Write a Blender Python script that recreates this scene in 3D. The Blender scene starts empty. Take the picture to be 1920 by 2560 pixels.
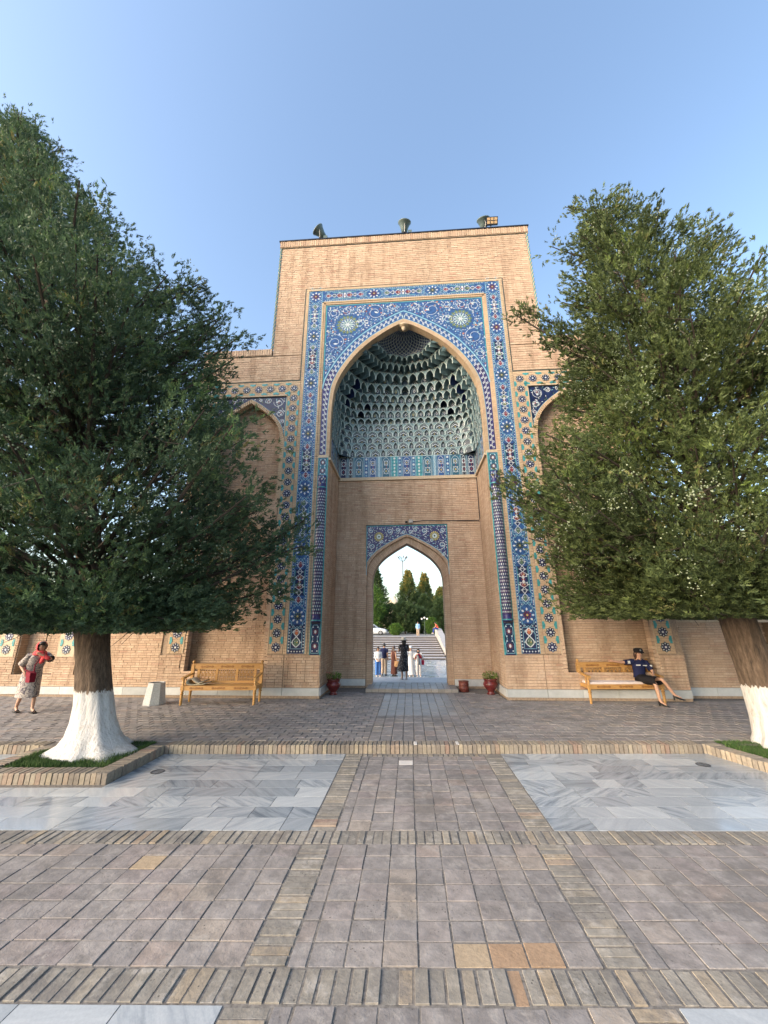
import bpy, bmesh, math, random
import numpy as np
from mathutils import Vector, Matrix

random.seed(7)
RNG = np.random.default_rng(7)
SC = bpy.context.scene
COL = SC.collection
R = math.radians
pi = math.pi

# ------------------------------------------------------------------ camera
CAM = Vector((-0.025, -11.554, 2.0))
YAW, PITCH, ROLL = R(3.616), R(16.386), R(-0.255)
cd = bpy.data.cameras.new('camera')
cd.sensor_fit = 'HORIZONTAL'
cd.sensor_width = 36.0
cd.lens = 36.0 * 952.156 / 1920.0
cd.clip_start = 0.05
cd.clip_end = 3000
cam = bpy.data.objects.new('camera', cd)
COL.objects.link(cam)
_f = Vector((-math.sin(YAW) * math.cos(PITCH), math.cos(YAW) * math.cos(PITCH), math.sin(PITCH)))
_r0 = Vector((math.cos(YAW), math.sin(YAW), 0))
_u0 = _r0.cross(_f)
_r = math.cos(ROLL) * _r0 + math.sin(ROLL) * _u0
_u = -math.sin(ROLL) * _r0 + math.cos(ROLL) * _u0
cam.matrix_world = Matrix(((_r.x, _u.x, -_f.x, CAM.x), (_r.y, _u.y, -_f.y, CAM.y), (_r.z, _u.z, -_f.z, CAM.z), (0, 0, 0, 1)))
SC.camera = cam

# ------------------------------------------------------------------ sky, sun, exposure
SUN_EL, SUN_AZ = R(21), R(-124)          # azimuth from +Y, clockwise positive: the light comes from behind-left of the camera
w = bpy.data.worlds.new('World')
SC.world = w
w.use_nodes = True
nt = w.node_tree
nt.nodes.clear()
sky = nt.nodes.new('ShaderNodeTexSky')
sky.sky_type = 'NISHITA'
sky.sun_disc = False
sky.sun_elevation = SUN_EL
sky.sun_rotation = SUN_AZ
sky.altitude = 700
sky.air_density = 1.25
sky.dust_density = 4.2
sky.ozone_density = 1.4
bg = nt.nodes.new('ShaderNodeBackground')
bg.inputs['Strength'].default_value = 0.134
wo = nt.nodes.new('ShaderNodeOutputWorld')
nt.links.new(sky.outputs[0], bg.inputs[0])
nt.links.new(bg.outputs[0], wo.inputs[0])
sl = bpy.data.lights.new('sun', 'SUN')
sl.energy = 1.5
sl.angle = R(60)
sl.color = (1.0, 0.86, 0.70)
so = bpy.data.objects.new('sun', sl)
COL.objects.link(so)
sd = Vector((math.sin(SUN_AZ) * math.cos(SUN_EL), math.cos(SUN_AZ) * math.cos(SUN_EL), math.sin(SUN_EL)))
so.rotation_euler = sd.to_track_quat('Z', 'Y').to_euler()
SC.view_settings.view_transform = 'Standard'
SC.view_settings.look = 'None'
SC.view_settings.exposure = 1.8
SC.view_settings.gamma = 1.0
SC.view_settings.use_curve_mapping = False

# ------------------------------------------------------------------ materials
def new_mat(name):
    m = bpy.data.materials.new(name)
    m.use_nodes = True
    t = m.node_tree
    b = t.nodes['Principled BSDF']
    return m, t, b

def ramp(t, fac, stops):
    r = t.nodes.new('ShaderNodeValToRGB')
    e = r.color_ramp.elements
    while len(e) < len(stops):
        e.new(0.5)
    for i, (p, c) in enumerate(stops):
        e[i].position = p
        e[i].color = (c[0], c[1], c[2], 1)
    t.links.new(fac, r.inputs[0])
    return r.outputs[0]

def math_node(t, op, a, b=None):
    n = t.nodes.new('ShaderNodeMath')
    n.operation = op
    for i, x in enumerate((a, b)):
        if x is None:
            continue
        if isinstance(x, (int, float)):
            n.inputs[i].default_value = x
        else:
            t.links.new(x, n.inputs[i])
    return n.outputs[0]

def mix_col(t, fac, a, b, mode='MIX'):
    n = t.nodes.new('ShaderNodeMix')
    n.data_type = 'RGBA'
    n.blend_type = mode
    if isinstance(fac, (int, float)):
        n.inputs[0].default_value = fac
    else:
        t.links.new(fac, n.inputs[0])
    for i, x in ((6, a), (7, b)):
        if isinstance(x, tuple):
            n.inputs[i].default_value = (x[0], x[1], x[2], 1)
        else:
            t.links.new(x, n.inputs[i])
    return n.outputs[2]

def noise(t, scale, detail=4, rough=0.6, vec=None):
    n = t.nodes.new('ShaderNodeTexNoise')
    n.inputs['Scale'].default_value = scale
    n.inputs['Detail'].default_value = detail
    n.inputs['Roughness'].default_value = rough
    if vec is None:
        g = t.nodes.new('ShaderNodeNewGeometry')
        vec = g.outputs['Position']
    t.links.new(vec, n.inputs['Vector'])
    return n.outputs[0]

def bump(t, b, h, strength, dist):
    n = t.nodes.new('ShaderNodeBump')
    n.inputs['Strength'].default_value = strength
    n.inputs['Distance'].default_value = dist
    t.links.new(h, n.inputs['Height'])
    t.links.new(n.outputs[0], b.inputs['Normal'])

def tone_of(t):
    a = t.nodes.new('ShaderNodeAttribute')
    a.attribute_name = 'tone'
    o = t.nodes.new('ShaderNodeObjectInfo')
    return math_node(t, 'FRACT', math_node(t, 'ADD', a.outputs['Fac'], o.outputs['Random']))

def piece_mat(name, stops, rough=0.85, grain=30, grain_amt=0.35, big=0.6, big_amt=0.25, bmp=0.4, spec=0.3, streak=False, pits=False):
    """bricks, tiles, stones: each piece its own tone, with grain, stains and fine relief"""
    m, t, b = new_mat(name)
    c = ramp(t, tone_of(t), stops)
    g = noise(t, grain, 5, 0.7)
    gv = ramp(t, g, [(0.25, (1 - grain_amt,) * 3), (0.75, (1 + grain_amt,) * 3)])
    c = mix_col(t, 1.0, c, gv, 'MULTIPLY')
    n2 = noise(t, big, 4, 0.6)
    gv2 = ramp(t, n2, [(0.3, (1 - big_amt,) * 3), (0.7, (1 + big_amt * 0.5,) * 3)])
    c = mix_col(t, 1.0, c, gv2, 'MULTIPLY')
    if pits:
        v = t.nodes.new('ShaderNodeTexVoronoi')
        v.inputs['Scale'].default_value = 26
        gp = t.nodes.new('ShaderNodeNewGeometry')
        t.links.new(gp.outputs['Position'], v.inputs['Vector'])
        pm = math_node(t, 'MULTIPLY', ramp(t, v.outputs['Distance'], [(0.10, (1, 1, 1)), (0.2, (0, 0, 0))]), ramp(t, noise(t, 4, 3, .6), [(0.5, (0, 0, 0)), (0.62, (1, 1, 1))]))
        c = mix_col(t, pm, c, (.085, .078, .07))
        sm = ramp(t, noise(t, 5.5, 7, .72), [(0.54, (0, 0, 0)), (0.66, (.55, .55, .55))])
        c = mix_col(t, sm, c, (.36, .335, .31))
        dk = ramp(t, noise(t, 2.7, 6, .7), [(0.36, (.7, .7, .7)), (0.47, (0, 0, 0))])
        c = mix_col(t, dk, c, (.15, .138, .13))
    if streak:
        gm = t.nodes.new('ShaderNodeNewGeometry')
        mp = t.nodes.new('ShaderNodeMapping')
        mp.inputs['Scale'].default_value = (2.2, 2.2, .22)
        t.links.new(gm.outputs['Position'], mp.inputs['Vector'])
        n3 = noise(t, 1.6, 5, 0.62, mp.outputs[0])
        c = mix_col(t, 1.0, c, ramp(t, n3, [(0.36, (.80, .77, .75)), (0.5, (1, 1, 1)), (0.68, (1.07, 1.06, 1.06))]), 'MULTIPLY')
        n4 = noise(t, .9, 6, 0.7)
        c = mix_col(t, ramp(t, n4, [(0.60, (0, 0, 0)), (0.72, (.38, .38, .38))]), c, (.50, .43, .36))
    t.links.new(c, b.inputs['Base Color'])
    b.inputs['Roughness'].default_value = rough
    b.inputs['Specular IOR Level'].default_value = spec
    bump(t, b, g, bmp, 0.01)
    return m

def plain(name, col, rough=0.6, metal=0.0, grain=0, amt=0.2, spec=0.5, bmp=0.0):
    m, t, b = new_mat(name)
    b.inputs['Base Color'].default_value = (*col, 1)
    b.inputs['Roughness'].default_value = rough
    b.inputs['Metallic'].default_value = metal
    b.inputs['Specular IOR Level'].default_value = spec
    if grain:
        g = noise(t, grain, 4, 0.6)
        gv = ramp(t, g, [(0.3, tuple(x * (1 - amt) for x in col)), (0.7, tuple(min(1, x * (1 + amt)) for x in col))])
        t.links.new(gv, b.inputs['Base Color'])
        if bmp:
            bump(t, b, g, bmp, 0.01)
    return m

MAT = {}
MAT['brick'] = piece_mat('fired_brick', [(0.0, (.43, .305, .22)), (0.3, (.455, .328, .236)), (0.6, (.475, .347, .252)), (0.88, (.505, .378, .277)), (1.0, (.405, .262, .19))], 0.9, 25, 0.2, 0.45, 0.16, 0.5, 0.15, True)
MAT['cream_brick'] = piece_mat('cream_brick', [(0.0, (.45, .335, .225)), (0.5, (.50, .38, .26)), (1.0, (.46, .32, .22))], 0.85, 25, 0.18, 0.7, 0.15, 0.4, 0.2)
MAT['mortar'] = plain('mortar', (.29, .22, .165), 0.95, grain=20, amt=0.25, spec=0.1)
MAT['paver'] = piece_mat('worn_paving_tile', [(0.0, (.212, .197, .192)), (0.35, (.24, .221, .213)), (0.62, (.265, .241, .228)), (0.82, (.245, .215, .208)), (0.94, (.285, .25, .218)), (1.0, (.28, .23, .21))], 0.75, 9, 0.3, 1.3, 0.22, 1.0, 0.25, pits=True)
MAT['paver_brick'] = piece_mat('worn_paving_brick', [(0.0, (.22, .205, .183)), (0.45, (.25, .23, .202)), (0.8, (.275, .25, .213)), (0.95, (.33, .27, .2)), (1.0, (.30, .22, .18))], 0.78, 11, 0.3, 1.5, 0.25, 1.0, 0.2, pits=True)
MAT['kerb_brick'] = piece_mat('kerb_brick', [(0.0, (.20, .172, .145)), (0.5, (.265, .228, .185)), (0.85, (.31, .265, .20)), (1.0, (.25, .18, .145))], 0.85, 20, 0.28, 1.0, 0.25, 0.7, 0.2)
MAT['joint'] = plain('sandy_joint', (.18, .165, .15), 0.95, grain=30, amt=0.4, spec=0.1)
MAT['buff_tile'] = piece_mat('new_buff_tile', [(0.0, (.36, .285, .20)), (1.0, (.35, .265, .18))], 0.8, 30, 0.2, 3, 0.15, 0.5, 0.2)
MAT['orange_tile'] = piece_mat('orange_tile', [(0.0, (.34, .235, .155)), (1.0, (.32, .215, .14))], 0.8, 30, 0.2, 3, 0.15, 0.5, 0.2)
MAT['white_tile'] = plain('pale_stone_tile', (.62, .58, .54), 0.7, grain=30, amt=0.12)

def marble_mat():
    m, t, b = new_mat('veined_marble')
    g = t.nodes.new('ShaderNodeNewGeometry')
    o = t.nodes.new('ShaderNodeObjectInfo')
    a = t.nodes.new('ShaderNodeAttribute')
    a.attribute_name = 'tone'
    rnd = math_node(t, 'FRACT', math_node(t, 'ADD', a.outputs['Fac'], o.outputs['Random']))
    rot = t.nodes.new('ShaderNodeVectorRotate')
    rot.rotation_type = 'Z_AXIS'
    t.links.new(g.outputs['Position'], rot.inputs['Vector'])
    t.links.new(math_node(t, 'MULTIPLY', math_node(t, 'SINE', math_node(t, 'MULTIPLY', rnd, 40.0)), 0.9), rot.inputs['Angle'])
    mp = t.nodes.new('ShaderNodeMapping')
    mp.inputs['Scale'].default_value = (0.8, 6.0, 1.0)
    t.links.new(rot.outputs[0], mp.inputs['Vector'])
    off = t.nodes.new('ShaderNodeVectorMath')
    off.operation = 'ADD'
    cx = t.nodes.new('ShaderNodeCombineXYZ')
    t.links.new(math_node(t, 'MULTIPLY', rnd, 53.0), cx.inputs[0])
    t.links.new(math_node(t, 'MULTIPLY', rnd, 17.0), cx.inputs[2])
    t.links.new(mp.outputs[0], off.inputs[0])
    t.links.new(cx.outputs[0], off.inputs[1])
    n1 = noise(t, 2.2, 7, 0.66, off.outputs[0])
    vein = ramp(t, n1, [(0.32, (.15, .175, .205)), (0.43, (.24, .27, .305)), (0.52, (.33, .36, .39)), (0.7, (.41, .43, .455))])
    pale = ramp(t, n1, [(0.3, (.33, .355, .38)), (0.55, (.385, .41, .435)), (0.75, (.44, .46, .48))])
    sel = ramp(t, math_node(t, 'FRACT', math_node(t, 'MULTIPLY', rnd, 7.31)), [(0.25, (0, 0, 0)), (0.6, (1, 1, 1))])
    c = mix_col(t, sel, vein, pale)
    c = mix_col(t, 1.0, c, ramp(t, math_node(t, 'FRACT', math_node(t, 'MULTIPLY', rnd, 23.7)), [(0.0, (.74, .77, .80)), (0.5, (.98, .99, 1.0)), (1.0, (1.2, 1.19, 1.17))]), 'MULTIPLY')
    n2 = noise(t, 60, 3, 0.7)
    gv = ramp(t, n2, [(0.3, (.93, .93, .93)), (0.7, (1.05, 1.05, 1.05))])
    c = mix_col(t, 1.0, c, gv, 'MULTIPLY')
    t.links.new(c, b.inputs['Base Color'])
    n3 = noise(t, 2.5, 3, 0.5)
    rr = ramp(t, n3, [(0.3, (.12,) * 3), (0.7, (.24,) * 3)])
    t.links.new(rr, b.inputs['Roughness'])
    b.inputs['Specular IOR Level'].default_value = 0.55
    bump(t, b, n2, 0.06, 0.004)
    return m
MAT['marble'] = marble_mat()
MAT['plinth'] = piece_mat('plinth_marble', [(0.0, (.36, .375, .38)), (0.5, (.43, .445, .45)), (1.0, (.49, .495, .49))], 0.5, 6, 0.12, 2, 0.12, 0.1, 0.4)

# glazed tile colours
def glaze(name, col, rough=0.28, amt=0.25):
    return plain(name, col, rough, grain=9, amt=amt, spec=0.3)
MAT['g_blue'] = glaze('cobalt_glaze', (.024, .075, .215), 0.3, 0.45)
MAT['g_navy'] = glaze('navy_glaze', (.012, .022, .072), 0.3, 0.4)
MAT['g_teal'] = glaze('deep_teal_glaze', (.02, .10, .16), 0.3, 0.4)
MAT['g_violet'] = glaze('violet_blue_glaze', (.032, .03, .115), 0.3, 0.4)
MAT['g_cyan'] = glaze('pale_cyan_glaze', (.20, .38, .47), 0.3, 0.15)
MAT['g_turq'] = glaze('turquoise_glaze', (.05, .25, .27), 0.3, 0.3)
MAT['g_white'] = glaze('white_glaze', (.52, .55, .57), 0.3, 0.08)
MAT['g_red'] = glaze('maroon_glaze', (.17, .035, .05), 0.35, 0.4)
MAT['g_orange'] = glaze('orange_glaze', (.42, .13, .06), 0.35, 0.3)
MAT['g_olive'] = glaze('olive_glaze', (.08, .13, .085), 0.35, 0.4)
MAT['g_ochre'] = glaze('ochre_glaze', (.40, .32, .11), 0.35, 0.3)
MAT['g_green'] = glaze('grey_green_glaze', (.15, .235, .26), 0.38, 0.3)
MAT['g_mint'] = glaze('pale_mint_glaze', (.46, .54, .53), 0.4, 0.15)
MAT['g_slate'] = glaze('slate_green_glaze', (.09, .15, .175), 0.4, 0.3)
MAT['g_ink'] = glaze('ink_glaze', (.026, .042, .06), 0.35, 0.4)
MAT['cream'] = plain('cream_mosaic', (.47, .37, .26), 0.7, grain=20, amt=0.15)
MAT['shadow_line'] = plain('painted_shade_line', (.06, .07, .06), 0.7)  # dark teal; shade of the recessed lines is painted into it
MAT['tin'] = plain('dark_tin_flashing', (.03, .035, .05), 0.5, 0.6)

# ------------------------------------------------------------------ mesh building
class MB:
    """collects polygons; one build() makes ONE mesh object"""
    def __init__(s):
        s.v, s.f, s.m, s.t = [], [], [], []
    def face(s, pts, mi=0, tone=0.0):
        n = len(s.v)
        s.v.extend([tuple(p) for p in pts])
        s.f.append(tuple(range(n, n + len(pts))))
        s.m.append(mi)
        s.t.append(tone)
    def mesh(s, vs, fs, mi=0, tone=0.0):
        n = len(s.v)
        s.v.extend([tuple(p) for p in vs])
        for f in fs:
            s.f.append(tuple(i + n for i in f))
            s.m.append(mi)
            s.t.append(tone)
    def box(s, a, b, mi=0, tone=0.0):
        x0, y0, z0 = a
        x1, y1, z1 = b
        s.mesh([(x0, y0, z0), (x1, y0, z0), (x1, y1, z0), (x0, y1, z0), (x0, y0, z1), (x1, y0, z1), (x1, y1, z1), (x0, y1, z1)],
               [(0, 3, 2, 1), (4, 5, 6, 7), (0, 1, 5, 4), (1, 2, 6, 5), (2, 3, 7, 6), (3, 0, 4, 7)], mi, tone)
    def cbox(s, c, h, mi=0, tone=0.0, rz=0.0, bev=0.0, shear=0.0):
        """centred box, turned about z, top edges chamfered by bev"""
        hx, hy, hz = h
        ca, sa = math.cos(rz), math.sin(rz)
        def P(x, y, z):
            return (c[0] + x * ca - y * sa, c[1] + x * sa + y * ca + shear * (x * ca - y * sa), c[2] + z)
        if bev <= 0:
            vs = [P(x, y, z) for z in (-hz, hz) for x, y in ((-hx, -hy), (hx, -hy), (hx, hy), (-hx, hy))]
            s.mesh(vs, [(0, 3, 2, 1), (4, 5, 6, 7), (0, 1, 5, 4), (1, 2, 6, 5), (2, 3, 7, 6), (3, 0, 4, 7)], mi, tone)
        else:
            q = ((-1, -1), (1, -1), (1, 1), (-1, 1))
            vs = [P(x * hx, y * hy, -hz) for x, y in q] + [P(x * hx, y * hy, hz - bev) for x, y in q] + [P(x * (hx - bev), y * (hy - bev), hz) for x, y in q]
            fs = [(0, 3, 2, 1), (8, 9, 10, 11)]
            for k in (0, 4):
                for i in range(4):
                    j = (i + 1) % 4
                    fs.append((k + i, k + j, k + 4 + j, k + 4 + i))
            s.mesh(vs, fs, mi, tone)
    def loft(s, rings, mi=0, cap=True, tone=0.0, closed=True):
        n = len(rings[0])
        base = len(s.v)
        for r in rings:
            s.v.extend([tuple(p) for p in r])
        for k in range(len(rings) - 1):
            for i in range(n if closed else n - 1):
                j = (i + 1) % n
                s.f.append((base + k * n + i, base + k * n + j, base + (k + 1) * n + j, base + (k + 1) * n + i))
                s.m.append(mi)
                s.t.append(tone)
        if cap:
            s.f.append(tuple(base + i for i in reversed(range(n))))
            s.f.append(tuple(base + (len(rings) - 1) * n + i for i in range(n)))
            s.m += [mi, mi]
            s.t += [tone, tone]
    def lathe(s, prof, c=(0, 0, 0), n=16, mi=0, cap=True):
        s.loft([[(c[0] + r * math.cos(2 * pi * i / n), c[1] + r * math.sin(2 * pi * i / n), c[2] + z) for i in range(n)] for r, z in prof], mi, cap)
    def tube(s, pts, rad, n=8, mi=0, cap=True):
        pts = [Vector(p) for p in pts]
        if isinstance(rad, (int, float)):
            rad = [rad] * len(pts)
        rings = []
        up = None
        for i, p in enumerate(pts):
            d = (pts[min(i + 1, len(pts) - 1)] - pts[max(i - 1, 0)])
            d = d.normalized() if d.length > 1e-9 else Vector((0, 0, 1))
            if up is None:
                up = d.orthogonal().normalized()
            up = up - d * up.dot(d)
            up = up.normalized() if up.length > 1e-6 else d.orthogonal().normalized()
            q = d.cross(up)
            rings.append([p + (up * math.cos(2 * pi * k / n) + q * math.sin(2 * pi * k / n)) * rad[i] for k in range(n)])
        s.loft(rings, mi, cap)
    def ball(s, c, r, n=10, mi=0):
        if isinstance(r, (int, float)):
            r = (r, r, r)
        m = max(4, n // 2)
        s.loft([[(c[0] + r[0] * math.sin(pi * k / m) * math.cos(2 * pi * i / n), c[1] + r[1] * math.sin(pi * k / m) * math.sin(2 * pi * i / n), c[2] - r[2] * math.cos(pi * k / m)) for i in range(n)] for k in [0.12] + list(range(1, m)) + [m - 0.12]], mi, True)
    def build(s, name, mats, parent=None, smooth=False, loc=None):
        me = bpy.data.meshes.new(name)
        me.from_pydata(s.v, [], s.f)
        if not isinstance(mats, (list, tuple)):
            mats = [mats]
        for m in mats:
            me.materials.append(MAT[m] if isinstance(m, str) else m)
        if len(mats) > 1:
            me.polygons.foreach_set('material_index', s.m)
        if any(s.t):
            at = me.attributes.new('tone', 'FLOAT', 'FACE')
            at.data.foreach_set('value', s.t)
        if smooth:
            me.polygons.foreach_set('use_smooth', [True] * len(me.polygons))
        me.update()
        return link(name, me, parent, loc)

def link(name, me, parent=None, loc=None):
    o = bpy.data.objects.new(name, me)
    COL.objects.link(o)
    if parent is not None:
        o.parent = parent
    if loc is not None:
        o.location = loc
    return o

def tag(o, label=None, cat=None, group=None, kind=None):
    if label:
        o['label'] = label
    if cat:
        o['category'] = cat
    if group:
        o['group'] = group
    if kind:
        o['kind'] = kind
    return o

def thing(name, label, cat, loc=(0, 0, 0), rz=0.0, group=None):
    o = bpy.data.objects.new(name, None)
    o.empty_display_size = 0.2
    COL.objects.link(o)
    o.location = loc
    o.rotation_euler = (0, 0, rz)
    return tag(o, label, cat, group)

def copy_tree(o, parent=None):
    c = o.copy()
    COL.objects.link(c)
    if parent is not None:
        c.parent = parent
    for ch in list(o.children):
        copy_tree(ch, c)
    return c

def np_mesh(name, V, F, mats, parent=None, tone=None, mi=None):
    """triangles straight from arrays"""
    me = bpy.data.meshes.new(name)
    nf = len(F)
    me.vertices.add(len(V))
    me.vertices.foreach_set('co', np.ascontiguousarray(V, np.float32).ravel())
    me.loops.add(nf * 3)
    me.loops.foreach_set('vertex_index', np.ascontiguousarray(F, np.int32).ravel())
    me.polygons.add(nf)
    me.polygons.foreach_set('loop_start', np.arange(0, nf * 3, 3, dtype=np.int32))
    for m in mats:
        me.materials.append(MAT[m] if isinstance(m, str) else m)
    if mi is not None:
        me.polygons.foreach_set('material_index', np.ascontiguousarray(mi, np.int32))
    if tone is not None:
        at = me.attributes.new('tone', 'FLOAT', 'FACE')
        at.data.foreach_set('value', np.ascontiguousarray(tone, np.float32))
    me.update(calc_edges=True)
    me.validate()
    return link(name, me, parent)

def resample(pts, n, smooth=True):
    """even points along a Catmull-Rom curve through pts (2D)"""
    P = [np.array(p, float) for p in pts]
    if smooth and len(P) > 2:
        Q = [2 * P[0] - P[1]] + P + [2 * P[-1] - P[-2]]
        out = []
        for i in range(1, len(Q) - 2):
            for k in range(12):
                t = k / 12
                a, b, c, d = Q[i - 1], Q[i], Q[i + 1], Q[i + 2]
                out.append(0.5 * ((2 * b) + (c - a) * t + (2 * a - 5 * b + 4 * c - d) * t * t + (3 * b - a - 3 * c + d) * t ** 3))
        out.append(P[-1])
        P = out
    P = np.array(P)
    L = np.concatenate([[0], np.cumsum(np.linalg.norm(np.diff(P, axis=0), axis=1))])
    s = np.linspace(0, L[-1], n)
    return np.stack([np.interp(s, L, P[:, k]) for k in range(P.shape[1])], 1)

def px_size(p):
    """pixels per metre in the photograph at a point"""
    d = (Vector(p) - CAM).dot(_f)
    return 952.0 / max(d, 0.1)

def in_view(p, m=60):
    d = Vector(p) - CAM
    z = d.dot(_f)
    if z < 0.2:
        return False
    x = 960 + 952.156 * d.dot(_r) / z
    y = 1280 - 952.156 * d.dot(_u) / z
    return -m < x < 1920 + m and -m < y < 2560 + m

# ------------------------------------------------------------------ countable pieces: 300 largest as parts, the rest joined
SHARED = {}
class Pieces:
    def __init__(s, name, parent, mat, limit=300, bev=0.006, shear=0.0):
        s.name, s.parent, s.mat, s.limit, s.bev, s.shear = name, parent, mat, limit, bev, shear
        s.rec = []
    def add(s, c, h, rz=0.0, mat=None, tilt=0.0):
        s.rec.append((tuple(c), tuple(h), rz, mat or s.mat))
    def done(s):
        def score(r):
            if not in_view(r[0]):
                return 0
            d = sorted(r[1])
            return px_size(r[0]) ** 2 * d[2] * d[1] * (1 + 0.0 * d[0])
        rec = sorted(s.rec, key=score, reverse=True)
        one = [r for r in rec[:s.limit] if score(r) > 0]
        rest = rec[len(one):]
        for c, h, rz, m in one:
            key = (tuple(round(x, 3) for x in h), round(rz, 2), m, s.bev, s.shear)
            if key not in SHARED:
                b = MB()
                b.cbox((0, 0, 0), h, rz=rz, bev=s.bev, shear=s.shear)
                me = bpy.data.meshes.new(s.name)
                me.from_pydata(b.v, [], b.f)
                me.materials.append(MAT[m])
                SHARED[key] = me
            link(s.name, SHARED[key], s.parent, c)
        groups = {}
        for r in rest:
            groups.setdefault(r[3], []).append(r)
        for m, rs in groups.items():
            b = MB()
            for c, h, rz, _ in rs:
                b.cbox(c, h, 0, random.random(), rz, s.bev, s.shear)
            o = b.build('brickwork' if 'brick' in s.name else 'tiling', m, s.parent)
            o['kind'] = 'stuff'

def struct(name, bm, mats, **k):
    o = bm.build(name, mats, **k)
    o['kind'] = 'structure'
    return o

K = 0.052                 # the paving rows run slightly askew to the gate
L = -0.13                 # level of the lower court
def sk(x, t, z=0.0):
    return (x, t + K * x, z)
def sheet(bm, x0, x1, t0, t1, z, mi=0):
    bm.face([sk(x0, t0, z), sk(x1, t0, z), sk(x1, t1, z), sk(x0, t1, z)], mi)

g = MB()
g.face([(-900, -900, -1.6), (900, -900, -1.6), (900, 900, -1.6), (-900, 900, -1.6)])
MAT['earth'] = plain('dry_earth', (.16, .15, .10), 0.95, grain=0.4, amt=0.35)
struct('ground', g, 'earth')

# ---- lower court: bed of joints, tiled path between two brick bands, tiled and marble panels
TK, T1, T1B, T2, T2B, TEND = -4.12, -6.65, -6.92, -8.355, -8.615, -13.5
g = MB()
g.mesh([sk(-16, TEND, L - .3), sk(16, TEND, L - .3), sk(16, TK + .05, L - .3), sk(-16, TK + .05, L - .3),
        sk(-16, TEND, L - .006), sk(16, TEND, L - .006), sk(16, TK + .05, L - .006), sk(-16, TK + .05, L - .006)],
       [(0, 3, 2, 1), (4, 5, 6, 7), (0, 1, 5, 4), (1, 2, 6, 5), (2, 3, 7, 6), (3, 0, 4, 7)])
plaza = struct('plaza', g, 'joint')
tiles = Pieces('paving_tile', plaza, 'paver', bev=0.0015, shear=K)
bricks = Pieces('paving_brick', plaza, 'paver_brick', bev=0.0015, shear=K)
def tile(x0, x1, t0, t1, P=tiles, j=0.006, mat=None, z=L, dz=0.004):
    w, h = (x1 - x0) / 2, (t1 - t0) / 2
    jx, jt = random.uniform(0.6, 1.6) * j, random.uniform(0.6, 1.6) * j
    P.add(sk((x0 + x1) / 2 + random.uniform(-.002, .002), (t0 + t1) / 2 + random.uniform(-.003, .003), z - .03 + random.uniform(-dz, dz)),
          (round(w - jx, 3), round(h - jt, 3), .03), 0.0, mat)
BL0, BL1, BR0, BR1 = -1.16, -0.87, 1.18, 1.47
cols = [-0.87, -0.745, -0.5, -0.255, -0.015, 0.225, 0.465, 0.705, 0.945, 1.18]
def tile_rows(t0, t1, n, xs, special=None):
    for r in range(n):
        a, b = t1 - (t1 - t0) * (r + 1) / n, t1 - (t1 - t0) * r / n
        for i in range(len(xs) - 1):
            m = None
            if special and (r, i) in special:
                m = special[(r, i)]
            tile(xs[i], xs[i + 1], a, b, mat=m)
tile_rows(-6.65, -4.26, 12, cols, {(1, 3): 'white_tile'})
tile_rows(T2, T1B, 7, cols, {(6, 5): 'buff_tile', (6, 6): 'orange_tile', (6, 7): 'orange_tile'})
tile_rows(-12.2, T2B, 17, cols)
xl = [-1.16 - .245 * i for i in range(24)][::-1]
xr = [1.47 + .125] + [1.47 + .125 + .245 * (i + 1) for i in range(23)]
tile_rows(T2, T1B, 7, xl, {(1, 17): 'buff_tile'})
tile_rows(T2, T1B, 7, [1.47] + xr)
# bands of bricks laid flat along the path
def stack(x0, x1, t0, t1):
    n = round((t1 - t0) / .083)
    for i in range(n):
        a = t0 + (t1 - t0) * i / n
        tile(x0 + .006, x1 - .006, a, a + (t1 - t0) / n, bricks, 0.007, dz=.005)
for x0, x1 in ((BL0, BL1), (BR0, BR1)):
    stack(x0, x1, T1, TK - .02)
    stack(x0, x1, T2, T1B)
    stack(x0, x1, -12.2, T2B)
def soldier(x0, x1, t0, t1, wd=.098):
    n = round((x1 - x0) / wd)
    for i in range(n):
        a = x0 + (x1 - x0) * i / n
        m = 'orange_tile' if (t0 < -8.5 and 0.2 < a < 1.1 and random.random() < .16) else None
        tile(a, a + (x1 - x0) / n, t0 + .004, t1 - .004, bricks, 0.009, dz=.006, mat=m)
soldier(-7.5, 7.5, T1B, T1, .088)
soldier(-6.5, 6.5, T2B, T2, .098)
soldier(-0.87, 1.18, -4.26, TK - .01, .085)
tiles.done()
bricks.done()

# ---- marble panels
def planter_r(t):
    return 4.93 + 0.27 * (-(t) - 3.97)
MAT['marble_joint'] = plain('dark_slab_joint', (.07, .075, .08), 0.9)
def marble(name, rows, seed):
    rnd = random.Random(seed)
    g = MB()
    sheet(g, -9.5 if 'left' in seed else BR1 - .02, BL0 + .02 if 'left' in seed else 9.5, rows[0][0], rows[-1][1], L - .008)
    root = struct(name, g, 'marble_joint')
    P = Pieces('marble_slab', root, 'marble', bev=0.0, shear=K)
    for t0, t1 in rows:
        tm = (t0 + t1) / 2
        if 'left' in seed:
            iv = [(-9.4, BL0)] if (tm < -5.45 or tm < T2B) else [(-9.4, -6.42), (-4.28, BL0)]
        else:
            e = planter_r(t0) - .01 if tm > -6.0 else 9.4
            iv = [(BR1, e)] if tm > T2B else [(BR1, 9.4)]
        for a, b in iv:
            x = b
            while x > a + .02:
                l = rnd.choice([.32, .4, .46, .55, .62, .72, .8]) * 1.0
                if tm < T2B:
                    l = rnd.choice([.6, .7])
                x2 = max(a, x - l)
                if x2 - a < .18:
                    x2 = a
                P.add(sk((x + x2) / 2, tm, L - .0 - .012), (round((x - x2) / 2 - .004, 3) if x - x2 > .1 else .04, round((t1 - t0) / 2 - .004, 3), .012))
                x = x2
    P.done()
    return root
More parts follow.
